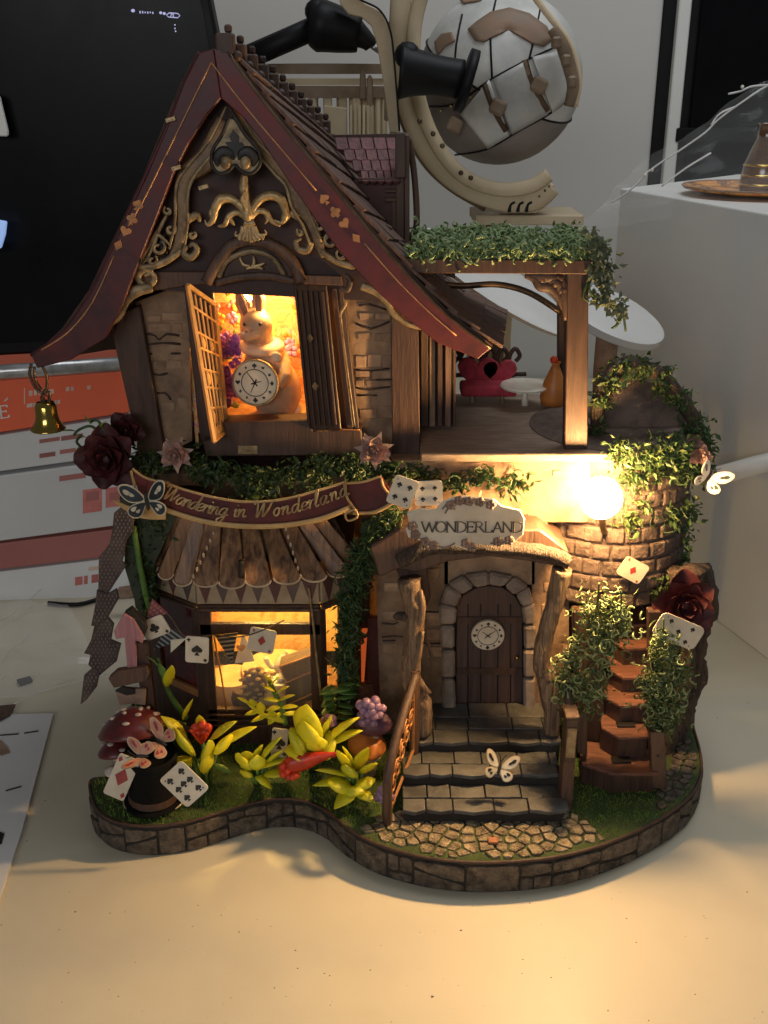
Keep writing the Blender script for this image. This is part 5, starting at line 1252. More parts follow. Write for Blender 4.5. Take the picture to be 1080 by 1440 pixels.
ztop = [(165, 716), (178, 712), (190, 728), (186, 750), (176, 762), (190, 800), (172, 806), (166, 828), (160, 835)]
m_lat = M('lattice_pale', (.22, .16, .14), (.14, .10, .09), rough=.6, bump=.05)
def streamer_piece(pts, Y):
    o = ext('streamer_panel', pts, Y, .1, m_weave, stre, .01)
    poly = pts; xs = [p[0] for p in poly]; ys = [p[1] for p in poly]
    mb = MB(); y = min(ys)
    while y < max(ys):
        x = min(xs) + ((int(y) // 5) % 2) * 3
        while x < max(xs):
            if all(inside((x + a, y + b), poly) for a, b in ((-2, 0), (2, 0), (0, 3), (0, -3))):
                mb.prism([P(x, y - 2.2, Y - .02), P(x + 1.3, y, Y - .02), P(x, y + 2.2, Y - .02), P(x - 1.3, y, Y - .02)], (0, .03, 0))
            x += 5.5
        y += 5
    o2 = mb.build('lattice_print', m_lat, o); o2['kind'] = 'stuff'
streamer_piece([(160, 722), (172, 712), (188, 730), (187, 748), (178, 760), (172, 790), (178, 795), (150, 838), (138, 830), (139, 784), (154, 765), (158, 745)], -1.5)
streamer_piece([(136, 830), (152, 835), (164, 828), (167, 842), (152, 868), (154, 872), (143, 882), (128, 880), (134, 850)], -1.55)
streamer_piece([(132, 882), (152, 868), (160, 878), (156, 900), (170, 906), (164, 930), (140, 950), (124, 935), (127, 921), (118, 919), (128, 900)], -1.6)
streamer_piece([(140, 946), (136, 966), (122, 984), (113, 991), (118, 950), (132, 938)], -1.65)
ext('back_board', [(176, 762), (190, 745), (204, 868), (214, 895), (206, 900), (175, 797)], -1.0, .3, MATS['dark_green_board'], stre)
post = thing('arrow_signpost', 'crooked signpost with a pink up arrow and two brown boards beside the mushrooms', 'signpost', P(195, 1010, -3.2))
ext('post_board', [(190, 905), (207, 905), (214, 960), (222, 1035), (205, 1040), (200, 985), (192, 945)], -3.2, .3, m_dark, post, .02)
ext('pink_arrow', [(174, 863), (160, 888), (163, 899), (175, 897), (179, 942), (193, 942), (190, 900), (200, 905), (202, 896), (188, 872)], -3.35, .16, m_pink, post, .02)
ext('arrow_edge', [(174, 863), (184, 856), (204, 878), (206, 888), (200, 900), (188, 878)], -3.25, .3, m_ink, post, .02)
ext('plank_sign', [(152, 955), (164, 944), (206, 938), (210, 948), (206, 958), (160, 968)], -3.5, .3, m_dark2, post, .03)
ext('plank_face', [(162, 972), (176, 968), (205, 970), (204, 992), (186, 990), (168, 992)], -3.4, .16, m_ply, post, .02)
ext('plank_face_top', [(162, 972), (172, 966), (190, 970), (190, 976), (178, 978)], -3.45, .1, m_ink, post)

# ================================================================ GARDEN
def mushroom(label, c, r, h, stem, stemr, tilt=(0, 0, 1), capmat=m_capr, spots=9, name='toadstool', group='toadstools'):
    t = thing(name, label, 'mushroom', c - V((0, 0, stem)), group)
    ax = V(tilt).normalized(); q = ax.to_track_quat('Z', 'Y')
    MB().lathe([(0, h), (r * .3, h * .94), (r * .6, h * .72), (r * .85, h * .38), (r, .05), (r * .98, -.04), (r * .8, -.02), (r * .3, .02)], c, 32, ax).build('cap', capmat, t, smooth=True)
    MB().tube([c - V((0, 0, stem)), c - V((R(-.1, .1), 0, stem * .5)), c + ax * .05], [stemr * 1.3, stemr, stemr * .9], 12).build('stem', m_stem, t, smooth=True)
    MB().lathe([(stemr * .8, 0), (stemr * 2, -.1), (stemr * 2.1, -.16)], c - V((0, 0, .25)), 16).build('skirt', m_stem, t, smooth=True)
    for k in range(spots):
        a = k * 2.4; f = .25 + .65 * (k / max(1, spots)); rr = r * f; zz = h * (1 - f ** 2.3) + .01
        MB().ball(c + q @ V((rr * math.cos(a), rr * math.sin(a), zz)), (R(.08, .17), R(.08, .13), .05), 8, 5).build('spot', m_spot, t, smooth=True)
    return t
mushroom('large red toadstool with pale spots behind the black top hat', P(190, 1030, -4.0), 1.32, .92, 1.5, .2, (-.10, .38, 1), spots=16)
mushroom('small dark red toadstool under the left edge of the large one', P(166, 1058, -4.3), .72, .55, .7, .13, (-.1, .3, 1), spots=7)
mushroom('orange-capped mushroom below the purple berries beside the steps', P(516, 1048, -3.6), .72, .45, 1.2, .26, (.1, -.2, 1), m_orange, 0)
mushroom('pale stemmed little mushroom left of the top hat near the rim', P(158, 1085, -5.0), .28, .2, .3, .1, (0, -.1, 1), m_spot, 0)
hat = thing('top_hat', 'black felt top hat standing on the grass at the front left', 'hat', P(216, 1130, -5.6))
hb = G(217, 1124, Z0 + .26)
MB().lathe([(0, 1.75), (.80, 1.8), (.93, 2.02), (.97, 1.95), (.90, 1.3), (.86, .6), (.88, .1), (.92, .02)], hb, 36).build('crown', m_felt, hat, smooth=2)
MB().lathe([(.85, .03), (1.05, 0), (1.10, .03), (1.05, .07), (.85, .08)], hb, 40).build('brim', m_felt, hat, smooth=True)
MB().tube([hb + V((1.09 * math.cos(a * math.pi / 20), 1.0 * math.sin(a * math.pi / 20), .03)) for a in range(41)], .03, 6).build('brim_edge', m_rimc, hat, smooth=True)
MB().lathe([(.885, .15), (.91, .15), (.895, .42), (.87, .42)], hb, 36).build('hat_band', m_dark, hat, smooth=2)

pl_a = leafmesh('leaf', w=.33, flat=.30, bend=.25, mat=m_plant); pl_b = leafmesh('leaf', w=.46, flat=.38, bend=-.1, mat=m_plant); pl_g = leafmesh('leaf', w=.17, flat=.4, bend=.2, mat=m_plantg); pl_r = leafmesh('leaf', w=.3, flat=.22, bend=.15, mat=m_plant); pl_gr = leafmesh('leaf', w=.3, flat=.2, bend=.15, mat=m_plantg)
def plant(label, root, leaves, name='yellow_plant', group='yellow-green plastic plants in front of the bay', stem=m_plantg):
    t = thing(name, label, 'plant', root, group)
    for (px, py, Y, tx, ty, ln, me) in leaves:
        b = P(px, py, Y); tip = P(tx, ty, Y - R(.1, .5)); d = tip - b
        MB().tube([root + V((R(-.08, .08), 0, 0)), root.lerp(b, .55) + V((0, -.1, 0)), b], [.09, .07, .06], 6).build('stem', stem, t, smooth=True)
        link('leaf', me, t, b, rot=orient(d, R(-.5, .5)), scale=(ln * 1.22, ln * 1.22, d.length * 1.1))
    return t
A = pl_a; Bq = pl_b
plant('yellow-green plant holding a red bud, left of the middle yellow flowers', G(292, 1108, Z0), [(262, 1040, -4.2, 238, 1008, 1.0, A), (272, 1060, -4.4, 243, 1030, 1.2, Bq), (270, 1068, -4.6, 236, 1082, 1.2, Bq), (296, 1040, -4, 322, 1012, .9, A), (306, 1050, -4.2, 348, 1018, 1.0, A),
      (304, 1056, -4.5, 326, 1040, 1.2, Bq), (290, 1070, -4.8, 296, 1046, .9, Bq), (290, 1085, -4.9, 293, 1060, .8, Bq), (284, 1030, -3.8, 283, 1002, .7, A), (270, 1075, -4.2, 250, 1090, .8, pl_g), (300, 1075, -4.4, 322, 1082, .8, pl_g)])
plant('dense yellow spiky plant between the red bud and the fallen red bloom', G(362, 1104, Z0), [(348, 1080, -4.4, 334, 1064, .9, Bq), (350, 1075, -4.3, 345, 1050, .9, A), (358, 1070, -4.2, 362, 1044, .8, A), (364, 1072, -4.3, 384, 1036, .9, A), (370, 1080, -4.4, 398, 1062, .9, A), (372, 1088, -4.5, 394, 1084, .8, A),
      (360, 1092, -4.7, 382, 1102, .7, A), (354, 1090, -4.7, 338, 1088, .8, Bq), (362, 1082, -4.7, 362, 1066, .8, Bq), (352, 1080, -4.6, 340, 1078, .7, Bq), (376, 1076, -4.3, 392, 1050, .8, A)])
plant('biggest yellow plant with broad cupped petals behind the fallen red bloom', G(440, 1085, Z0), [(436, 1042, -3.9, 428, 1000, 1.6, Bq), (432, 1052, -4.1, 404, 1036, 1.5, Bq), (430, 1060, -4.3, 402, 1062, 1.5, Bq), (446, 1040, -3.8, 442, 1000, 1.2, A), (452, 1044, -3.9, 458, 1004, .9, A), (456, 1044, -3.9, 492, 1006, 1.0, A),
      (464, 1046, -4, 498, 1022, 1.0, A), (452, 1052, -4.3, 474, 1046, 1.4, Bq), (444, 1056, -4.5, 446, 1040, 1.1, Bq), (420, 1056, -4.5, 416, 1040, .9, Bq), (440, 1050, -4.4, 424, 1022, 1.5, Bq)])
plant('yellow plant with curling leaves just left of the purple berry cluster', G(500, 1120, Z0), [(488, 1092, -4.8, 452, 1074, 1.0, A), (490, 1098, -4.9, 446, 1096, .9, A), (492, 1104, -5, 462, 1106, 1.1, Bq), (490, 1084, -4.6, 480, 1050, .9, A), (496, 1082, -4.5, 490, 1048, .8, A), (502, 1082, -4.4, 514, 1046, .9, A),
      (510, 1088, -4.6, 524, 1066, 1.0, A), (508, 1096, -4.8, 518, 1110, 1.0, Bq), (498, 1106, -5.1, 496, 1122, 1.1, Bq), (500, 1112, -5.2, 472, 1124, 1.2, A), (496, 1092, -4.9, 484, 1080, .9, Bq), (504, 1114, -5.1, 522, 1118, .9, A)])
t = plant('young green plant with upright pointed leaves in front of the red side window', G(250, 1060, Z0), [], name='leafy_stem', group='yellow-green plastic plants in front of the bay')
tb('stem', [(262, 1010), (244, 985), (232, 960), (222, 925)], -3.0, [.12, .1, .06], m_plantg, t)
for x, y, tx, ty, s_, me in ((236, 965, 238, 932, 1.1, pl_r), (226, 940, 208, 918, .8, pl_gr), (258, 1012, 266, 980, 1.1, pl_r), (232, 955, 226, 930, .8, pl_gr), (262, 1018, 240, 1012, .8, pl_gr), (248, 1030, 226, 1020, .9, pl_gr)):
    b = P(x, y, -3.1); d = P(tx, ty, -3.2) - b; link('leaf', me, t, b, rot=orient(d, R(-.4, .4)), scale=(s_, s_, d.length))
sprig = thing('yellow_sprig', 'flat yellow sprig with paired round leaves lit in front of the bay window', 'sprig', P(400, 1015, -3.2))
tb('stem', [(400, 1014), (382, 1010), (362, 1000), (345, 985)], -3.2, [.1, .08, .05], m_plant, sprig); tb('stem', [(402, 1018), (396, 995), (384, 970), (378, 955)], -3.1, [.12, .1, .07], m_plantg, sprig)
for x, y, tx, ty in ((352, 990, 336, 978), (356, 994, 354, 980), (364, 1000, 344, 1002), (368, 1002, 366, 984), (376, 1006, 352, 1012), (384, 1010, 376, 1016), (384, 1008, 382, 996), (392, 985, 412, 974), (388, 975, 404, 962), (396, 995, 418, 990), (392, 985, 372, 980), (386, 972, 372, 962), (398, 1004, 422, 1000), (394, 994, 374, 996), (380, 958, 374, 946), (382, 962, 392, 948), (396, 1002, 380, 1014)):
    b = P(x, y, -3.2); d = P(tx, ty, -3.35) - b; link('leaf', pl_r, sprig, b, rot=orient(d, 0), scale=(.75, .75, d.length))
suc = thing('succulent_column', 'stacked dull green succulent at the right corner of the bay window', 'succulent', P(475, 1020, -2.6))
for k in range(22):
    y = 960 + (k // 3) * 9; a = k * 2.1; b = P(474, y + 4, -2.6); link('leaf', pl_gr, suc, b, rot=orient((math.cos(a), -.5 * abs(math.sin(a)) - .1, R(.0, .35))), scale=(.75, .75, R(.6, .95)))
b = P(462, 985, -3.0); link('leaf', pl_gr, suc, P(455, 972, -3), rot=orient(P(485, 966, -3) - P(455, 972, -3)), scale=(1.1, 1.1, 1.1)); MB().prism([P(453, 976, -2.9), P(466, 964, -2.9), P(470, 1000, -2.9), P(462, 1012, -2.9)], (0, .2, 0)).build('dark_leaf', m_plantg, suc, bevel=.04)
bud = thing('red_bud', 'glossy orange-red flower bud standing in the left yellow plant', 'bud', P(284, 1045, -4.3))
for k in range(6):
    a = k * 1.047; b = P(283, 1032, -4.3); link('petal', leafmesh('petal', w=.3, flat=.45, bend=.2, mat=m_bud) if k == 0 else pb_, bud, P(284, 1046, -4.3), rot=orient((math.cos(a) * .42, math.sin(a) * .4 - .1, 1)), scale=(.62, .62, .8))
    if k == 0: pb_ = bud.children[0].data if bud.children else [o for o in bpy.data.meshes if o.name.startswith('petal')][-1]
for x, y in ((275, 1023), (284, 1019), (292, 1023), (279, 1030), (288, 1029)): MB().ball(P(x, y, -4.5), (.17, .15, .15)).build('lobe', m_bud, bud, smooth=True)
fall = thing('red_bloom', 'long fallen red bloom pointing right across the yellow plants', 'flower', P(430, 1080, -4.8))
tb('trumpet', [(394, 1082), (410, 1076), (430, 1070), (452, 1064), (478, 1060)], -4.8, [.18, .36, .34, .2, .05], m_bud, fall, flat=.7, n=12)
for x, y in ((398, 1088), (406, 1092), (398, 1078), (412, 1092), (404, 1084), (416, 1090)): MB().ball(P(x, y, -5), .15).build('stamen', m_bud, fall, smooth=True)
def berries(label, cx, cy, Y, n, spread, r):
    t = thing('berry_cluster', label, 'berries', P(cx, cy, Y), 'purple berry clusters')
    me = None
    for k in range(n):
        a = k * 2.4; f = math.sqrt((k + .3) / n); c = P(cx + math.cos(a) * f * spread, cy + math.sin(a) * f * spread * 1.05, Y - .28 * (1 - f * f))
        if me is None: o = MB().ball(c, r, 12, 8).build('berry', m_berry, t, smooth=True); me = o.data
        else: link('berry', me, t, c, scale=R(.85, 1.1))
berries('large mauve berry cluster on the orange mushroom left of the railing', 521, 1000, -3.9, 15, 18, .18)
berries('small tight purple berry cluster at the foot of the railing', 540, 1118, -5.6, 11, 11, .15)
berries('small dim purple berries behind the biggest yellow plant', 462, 1014, -3.1, 9, 9, .14)
dm = thing('purple_mushroom', 'dark plum rounded cap under the large berry cluster', 'mushroom', P(525, 1020, -3.5))
MB().ball(P(525, 1016, -3.5), (.75, .6, .5)).build('cap', M('plum_cap', (.12, .05, .08), (.07, .03, .05), rough=.5), dm, smooth=True)
MB().tube([P(525, 1018, -3.5), P(527, 1045, -3.5)], .2, 8).build('stem', m_stem, dm, smooth=True)
# driftwood trunks of the porch
tl = thing('driftwood_trunk', 'twisted pale driftwood trunk holding up the left of the porch', 'trunk', P(595, 1035, -2.9))
tb('trunk', [(575, 815), (580, 845), (584, 870), (582, 905), (578, 940), (582, 965), (592, 985), (596, 1005), (594, 1032)], -2.9, [.42, .34, .3, .32, .36, .38, .36, .34, .3], m_drift, tl, jit=.12, n=12, nrm=None)
tb('limb', [(590, 830), (594, 850), (592, 872), (586, 880)], -3.1, [.1, .12, .12, .06], m_drift, tl, n=8)
tb('limb', [(594, 888), (588, 920), (584, 945), (592, 962), (604, 975)], -3.15, [.08, .13, .14, .14, .08], m_drift, tl, n=8)
tb('limb', [(586, 880), (598, 898), (606, 918), (608, 950)], -2.4, [.1, .08, .07, .04], m_bark, tl, n=7)
tb('knot', [(572, 868), (560, 866), (556, 870)], -2.95, [.2, .16, .1], m_bark, tl, n=8)
tb('limb', [(585, 985), (600, 972), (606, 975)], -3.1, [.16, .09, .03], m_drift, tl, n=7)
tr_ = thing('driftwood_trunk', 'curved red-brown driftwood trunk on the right of the porch door', 'trunk', P(785, 1030, -2.8))
tb('trunk', [(790, 800), (780, 850), (768, 890), (762, 925), (770, 960), (776, 1000), (776, 1030)], -2.8, [.35, .32, .3, .34, .36, .3, .28], m_drift, tr_, jit=.12, n=12, nrm=None)
tb('limb', [(766, 880), (758, 905), (756, 930), (764, 950), (770, 990)], -3.0, [.05, .1, .12, .1, .05], m_drift, tr_, n=8)

# ================================================================ INSIDE THE WINDOWS
rab = thing('rabbit_figurine', 'long-eared rabbit ornament standing behind a round clock in the upper window', 'figurine', P(375, 592, .9))
def RB_(px, py, Y): return P(px, py, Y)
mb = MB()
mb.ball(P(388, 548, 1.1), (.95, .75, 1.15), 20, 14); mb.ball(P(376, 512, 1.0), (.86, .68, .85), 16, 12); mb.tube([P(364, 475, .9), P(372, 500, 1.0)], .5, 12)
mb.ball(P(360, 458, .8), (.60, .6, .66), 18, 12); mb.ball(P(350, 470, .4), (.36, .36, .28), 14, 10); mb.ball(P(365, 455, .6), (.45, .45, .4), 14, 10)
mb.tube([P(348, 448, .8), P(340, 425, .8), P(332, 402, .85)], [.2, .26, .06], 12, .45); mb.tube([P(364, 446, .8), P(364, 420, .8), P(361, 396, .85)], [.2, .27, .06], 12, .45)
mb.ball(P(358, 588, .6), (.42, .5, .2), 12, 8); mb.ball(P(392, 590, .7), (.5, .5, .2), 12, 8)
mb.tube([P(374, 505, .8), P(356, 515, .4), P(350, 522, .2)], [.34, .28, .2], 10); mb.tube([P(396, 512, .8), P(400, 530, .4), P(390, 545, .2)], [.36, .28, .2], 10)
o = mb.build('body', m_rab, rab, smooth=True)
rm = o.modifiers.new('remesh', 'REMESH'); rm.mode = 'VOXEL'; rm.voxel_size = .05; rm.use_smooth_shade = True
sm = o.modifiers.new('smooth', 'SMOOTH'); sm.iterations = 5
for x in (344, 366): MB().ball(P(x, 456, .22 if x < 350 else .2), .07).build('eye', m_pipb, rab, smooth=True)
MB().ball(P(347, 466, .05), (.08, .06, .06)).build('nose', m_rosep, rab, smooth=True)
mb = MB(); mb.lathe([(.5, -.2), (.72, -.16), (.82, .0), (.78, .14), (.6, .22), (.4, .2)], P(368, 487, .85), 24, (.05, -.1, 1)); mb.build('collar', m_scarf, rab, smooth=True)
MB().ball(P(388, 502, .05), (.2, .08, .2)).build('brooch', m_scarf, rab, smooth=True)
ck = thing('clock', 'round cream clock with a thin gilt rim held before the rabbit in the upper window', 'clock', P(359, 538, -.05))
clock(ck, P(359, 538, -.1), .78, n_=V((-.12, -1, .05)), rim=m_gold, hands=((1.0, 2.2), (.8, -2.0), (.5, .3)))
mb = MB()
for pts in ([P(347, 446, .58), P(341, 426, .56), P(334, 408, .62)], [P(364, 444, .58), P(364, 422, .56), P(362, 402, .62)]): mb.tube(pts, [.1, .14, .03], 8, .3)
mb.build('inner_ear', m_rosep, rab, smooth=True)
mb = MB()
for sx in (-1, 1):
    for k in range(3): mb.tube([P(349 + sx * 5, 468 + k, .1), P(349 + sx * 17, 465 + k * 4, .05)], .012, 3)
mb.build('whiskers', m_tea, rab)
mb = MB(); mb.ball(P(414, 575, 1.3), .3); mb.build('tail', m_tea, rab, smooth=True)
# tea room
tt = thing('tea_table', 'round table laid for tea glowing inside the bay window', 'table', P(390, 960, 1.2))
tc_ = P(392, 938, .9)
MB().lathe([(0, 0), (1.5, 0), (1.55, -.08), (1.5, -1.4), (1.48, -1.4), (1.45, -.15)], tc_, 32).build('tablecloth', M('warm_cloth', (.7, .52, .28), (.55, .38, .18), rough=.7), tt, smooth=2)
MB().tube([tc_ - V((0, 0, .1)), tc_ - V((0, 0, 3.2))], .3, 10).build('pedestal', m_dark2, tt)
def crock(name, label, c, s_, kind):
    t = thing(name, label, name.replace('_', ' '), c, None)
    if kind == 'pot':
        MB().lathe([(0, 0), (.3 * s_, 0), (.5 * s_, .2 * s_), (.52 * s_, .45 * s_), (.36 * s_, .72 * s_), (.3 * s_, .76 * s_)], c, 24).build('pot_body', m_tea, t, smooth=True)
        MB().lathe([(.32 * s_, .74 * s_), (.2 * s_, .88 * s_), (.05 * s_, .92 * s_), (.07 * s_, 1.02 * s_), (0, 1.06 * s_)], c, 20).build('lid', m_tea, t, smooth=True)
        MB().tube(cr([c + V((-.45, -.05, .3)) * s_, c + V((-.7, -.05, .4)) * s_, c + V((-.85, -.05, .75)) * s_], 4), [.12 * s_, .09 * s_, .06 * s_][0] * 1.0, 8).build('spout', m_tea, t, smooth=True)
        MB().tube(cr([c + V((.42, -.05, .6)) * s_, c + V((.75, -.05, .65)) * s_, c + V((.75, -.05, .3)) * s_, c + V((.45, -.05, .2)) * s_], 5), .05 * s_, 8).build('handle', m_tea, t, smooth=True)
    else:
        MB().lathe([(0, 0), (.35 * s_, 0), (.5 * s_, .07 * s_), (.47 * s_, .09 * s_), (.3 * s_, .03 * s_), (0, .03 * s_)], c, 24).build('plate', m_tea, t, smooth=True)
        MB().lathe([(0, .05 * s_), (.15 * s_, .05 * s_), (.24 * s_, .32 * s_), (.21 * s_, .32 * s_), (.12 * s_, .1 * s_)], c, 20).build('cup', m_tea, t, smooth=True)
crock('teapot', 'white china teapot in the middle of the table inside the bay window', tc_ + V((.35, -.45, .0)), .95, 'pot')
crock('teacup', 'teacup on a saucer left of the white teapot', tc_ + V((-.7, -.7, 0)), .9, 'cup')
crock('teacup', 'teacup on a saucer in front of the white teapot', tc_ + V((.2, -1.15, 0)), .9, 'cup')
crock('teacup', 'teacup on a saucer at the right edge of the tea table', tc_ + V((1.05, -.75, 0)), .85, 'cup')
cone = thing('pinecone', 'pinecone with light-edged scales standing below the tea table', 'pinecone', P(358, 985, -.6))
MB().ball(P(358, 962, -.6), (.5, .35, .75)).build('core', m_shing, cone, smooth=True)
for k in range(46):
    a = k * 2.4; f = (k + .5) / 46; rr = .52 * math.sin(math.pi * (.12 + .82 * f)); c = P(358, 962, -.6) + V((rr * math.cos(a), rr * math.sin(a) * .8, .75 - 1.5 * f))
    if math.sin(a) < .35: MB().ball(c, (.12, .08, .07)).build('scale', m_gold, cone, smooth=True)
chest = thing('wooden_chest', 'dark wooden box with gilt edges lying askew inside the right of the bay window', 'box', P(425, 955, -.6))
ext('lid', [(392, 938), (438, 922), (438, 948), (402, 958)], -.7, .8, m_dark2, chest, .03); ext('base', [(402, 962), (440, 945), (440, 985), (402, 992)], -.7, .8, m_dark, chest, .03)
for pts in ([(392, 938), (438, 922)], [(394, 942), (402, 960), (440, 944)], [(402, 962), (402, 980)], [(404, 992), (440, 975)]): tb('gilt_edge', pts, -.76, .035, m_copper, chest, k=1, n=5)
st = thing('round_stool', 'low cloth-topped stool inside the left of the bay window', 'stool', P(325, 985, .4))
MB().lathe([(0, 0), (.9, 0), (.95, -.3), (.8, -1.4)], P(325, 950, .6), 24).build('seat', MATS['warm_cloth'], st, smooth=2)
MB().lathe([(0, 0), (.5, -.1), (.6, -.5), (.5, -1)], P(345, 965, -.2), 20).build('base', m_dark, st, smooth=2)
# ================================================================ BACKGROUND
def carton(name, label, group, corners_px, Y0, Y1, mat, z1=None):
    """front face between left and right bottom pixels; corners: (xl, ytop_l, ybot_l), (xr, ytop_r, ybot_r)"""
    (xl, tl, bl), (xr, tr_, br) = corners_px
    t = thing(name, label, 'box', P((xl + xr) / 2, (bl + br) / 2, (Y0 + Y1) / 2), group)
    a, b, c, d = P(xl, bl, Y0), P(xr, br, Y1), P(xr, tr_, Y1), P(xl, tl, Y0)
    MB().prism([a, b, c, d], (-.8, 9, 0)).build('carton', mat, t, bevel=.06, seg=2)
    f = lambda px, py: (a.lerp(b, (P(px, py, Y0).x - a.x) / (b.x - a.x)), None)[0]
    return t, (a, b, c, d)
def onface(q, u, v_, out=.02):
    a, b, c, d = q; p = a.lerp(b, u).lerp(d.lerp(c, u), v_); n_ = (b - a).cross(d - a).normalized(); n_ = n_ if n_.y < 0 else -n_
    return p + n_ * out, n_
def patch(q, u0, u1, v0, v1, mat, parent, name='print_patch'):
    pts = [onface(q, u, v_)[0] for u, v_ in ((u0, v0), (u1, v0), (u1, v1), (u0, v1))]; n_ = onface(q, 0, 0)[1]
    return MB().prism(pts, -n_ * .015).build(name, mat, parent)
XL = -160
ext_l = lambda yl, yr, x=200: yl + (yl - yr) * (-XL) / 165.0
grp = 'stacked cartons behind the house on the left'
t1, q1 = carton('orange_carton', 'orange carton with small white lettering on top of the stack', grp, ((XL, ext_l(535, 522), ext_l(608, 582)), (182, 521, 580)), 13.2, 14.2, m_boxo)
t2, q2 = carton('white_carton', 'upper white carton with faint red print directly under the orange one', grp, ((XL, ext_l(611, 585), ext_l(662, 638)), (190, 583, 637)), 13.3, 14.3, m_boxw)
t3, q3 = carton('white_carton', 'taller white carton with red square icons below the thin black gap', grp, ((XL, ext_l(668, 644), ext_l(760, 737)), (195, 643, 735)), 13.2, 14.2, m_boxw)
t4, q4 = carton('red_carton', 'faded red carton flat between two white ones', grp, ((XL, ext_l(763, 741), ext_l(800, 780)), (195, 740, 778)), 13.5, 14.5, m_boxr)
t5, q5 = carton('white_carton', 'bottom white carton with orange blots resting on the table', grp, ((XL, ext_l(803, 782), ext_l(862, 832)), (200, 780, 828)), 13.6, 14.6, m_boxw)
sil = thing('silver_strip', 'long silver metal bar lying on the orange carton below the black screen', 'bar', P(80, 520, 13))
a, b = P(XL, 534, 13.0), P(168, 512, 13.9)
MB().tube([a, b], .36, 12, flat=.8).build('bar', m_silver, sil, smooth=True)
# print
fu = lambda px: (px - XL) / (182 - XL)
random.seed(3)
for x0, x1, v0, v1 in ((96, 80, .5, .6),): pass
patch(q1, fu(33), fu(34.5), .50, .82, m_printw, t1, 'print_bracket')
for px, w_ in ((40, 5), (47, 4), (53, 6), (61, 4), (68, 7), (92, 5), (99, 4), (122, 5)): patch(q1, fu(px), fu(px + w_), R(.64, .67), R(.73, .78), m_printw, t1, 'print_mark')
for px, w_ in ((37, 8), (46, 5), (53, 7), (75, 4), (80, 4)): patch(q1, fu(px), fu(px + w_), .42, .50, m_printw, t1, 'print_mark')
m_let = M('white_letter', (.85, .8, .75), (.8, .75, .7), bump=0)
def face_frame(q, u, v_):
    def f(s_, total): p, n_ = onface(q, u, v_); ux = (q[1] - q[0]).normalized(); return p + ux * s_, ux, V((0, 0, 1)), n_
    return f
write('E', CAPS, face_frame(q1, fu(0), .28), .62, m_let, t1, r=.045, smooth=1)
o_, n_ = onface(q1, fu(6), .60); MB().tube([o_, o_ + V((.2, 0, .18))], .04, 5).build('letter', m_let, t1)
for px, w_, v0, v1 in ((50, 28, .62, .72), (80, 30, .60, .72), (50, 22, .22, .34), (78, 22, .25, .36)): patch(q2, fu(px), fu(px + w_), v0, v1, m_boxr, t2, 'print_mark')
patch(q3, fu(74), fu(110), .80, .88, m_boxr, t3, 'print_mark')
patch(q3, fu(106), fu(132), .26, .62, m_printr, t3, 'red_square'); patch(q3, fu(137), fu(160), .30, .60, m_printr, t3, 'red_square')
patch(q3, fu(110), fu(128), .44, .58, m_boxr, t3, 'print_mark'); patch(q3, fu(142), fu(156), .40, .52, m_boxr, t3, 'print_mark')
for px, w_ in ((92, 10), (104, 5), (114, 9)): patch(q5, fu(px), fu(px + w_), .40, .62, m_printr, t5, 'print_mark')
patch(q5, fu(110), fu(130), .74, .84, m_printw, t5, 'print_mark')
# black monitor
mon = thing('black_monitor', 'big black screen with tiny status icons standing on the cartons', 'monitor', P(80, 515, 15))
MB().prism([P(x, y, 15.2) for x, y in [(-420, -140), (250, -140), (282, -60), (296, 0), (306, 50), (318, 90), (322, 140), (300, 300), (230, 470), (170, 492), (-400, 520)]], (0, 1.2, 0)).build('housing', m_black, mon, bevel=.15, seg=2)
MB().prism([P(x, y, 15.15) for x, y in [(-400, -120), (244, -120), (272, -40), (286, 20), (296, 80), (300, 140), (280, 300), (215, 455), (160, 476), (-380, 500)]], (0, .1, 0)).build('screen', m_screen, mon)
m_ico = bpy.data.materials.new('lit_icon'); m_ico.use_nodes = True; b_ = m_ico.node_tree.nodes['Principled BSDF']; b_.inputs['Base Color'].default_value = (.3, .3, .4, 1); b_.inputs['Emission Color'].default_value = (.45, .45, .75, 1); b_.inputs['Emission Strength'].default_value = .8
YM = 15.1
for x, y in ((246, 35), (246, 40), (247, 44)): MB().ball(P(x, y, YM), .035, 6, 4).build('menu_dot', m_ico, mon)
MB().tube([P(x, y, YM) for x, y in [(238, 18), (250, 19), (253, 22), (250, 25), (237, 24), (234, 21), (238, 18)]], .02, 4).build('battery_outline', m_ico, mon)
def mframe(s_, total): return P(239, 24, YM) + V((s_, 0, 0)), V((1, 0, -.06)), V((0, 0, 1)), V((0, -1, 0))
write('79', CAPS, mframe, .14, m_ico, mon, r=.016, smooth=1, name='digit')
MB().ball(P(187, 15, YM), (.09, .02, .07), 8, 5).build('icon', m_ico, mon)
for k in range(6): MB().box(P(197 + k * 3.6, 17 + R(-.5, .5) + k * .15, YM), (.05, .02, R(.06, .11))).build('icon', m_ico, mon)
for k in range(2): MB().ball(P(226 + k * 5, 18 + k, YM), (.07, .02, .06), 8, 5).build('icon', m_ico, mon)
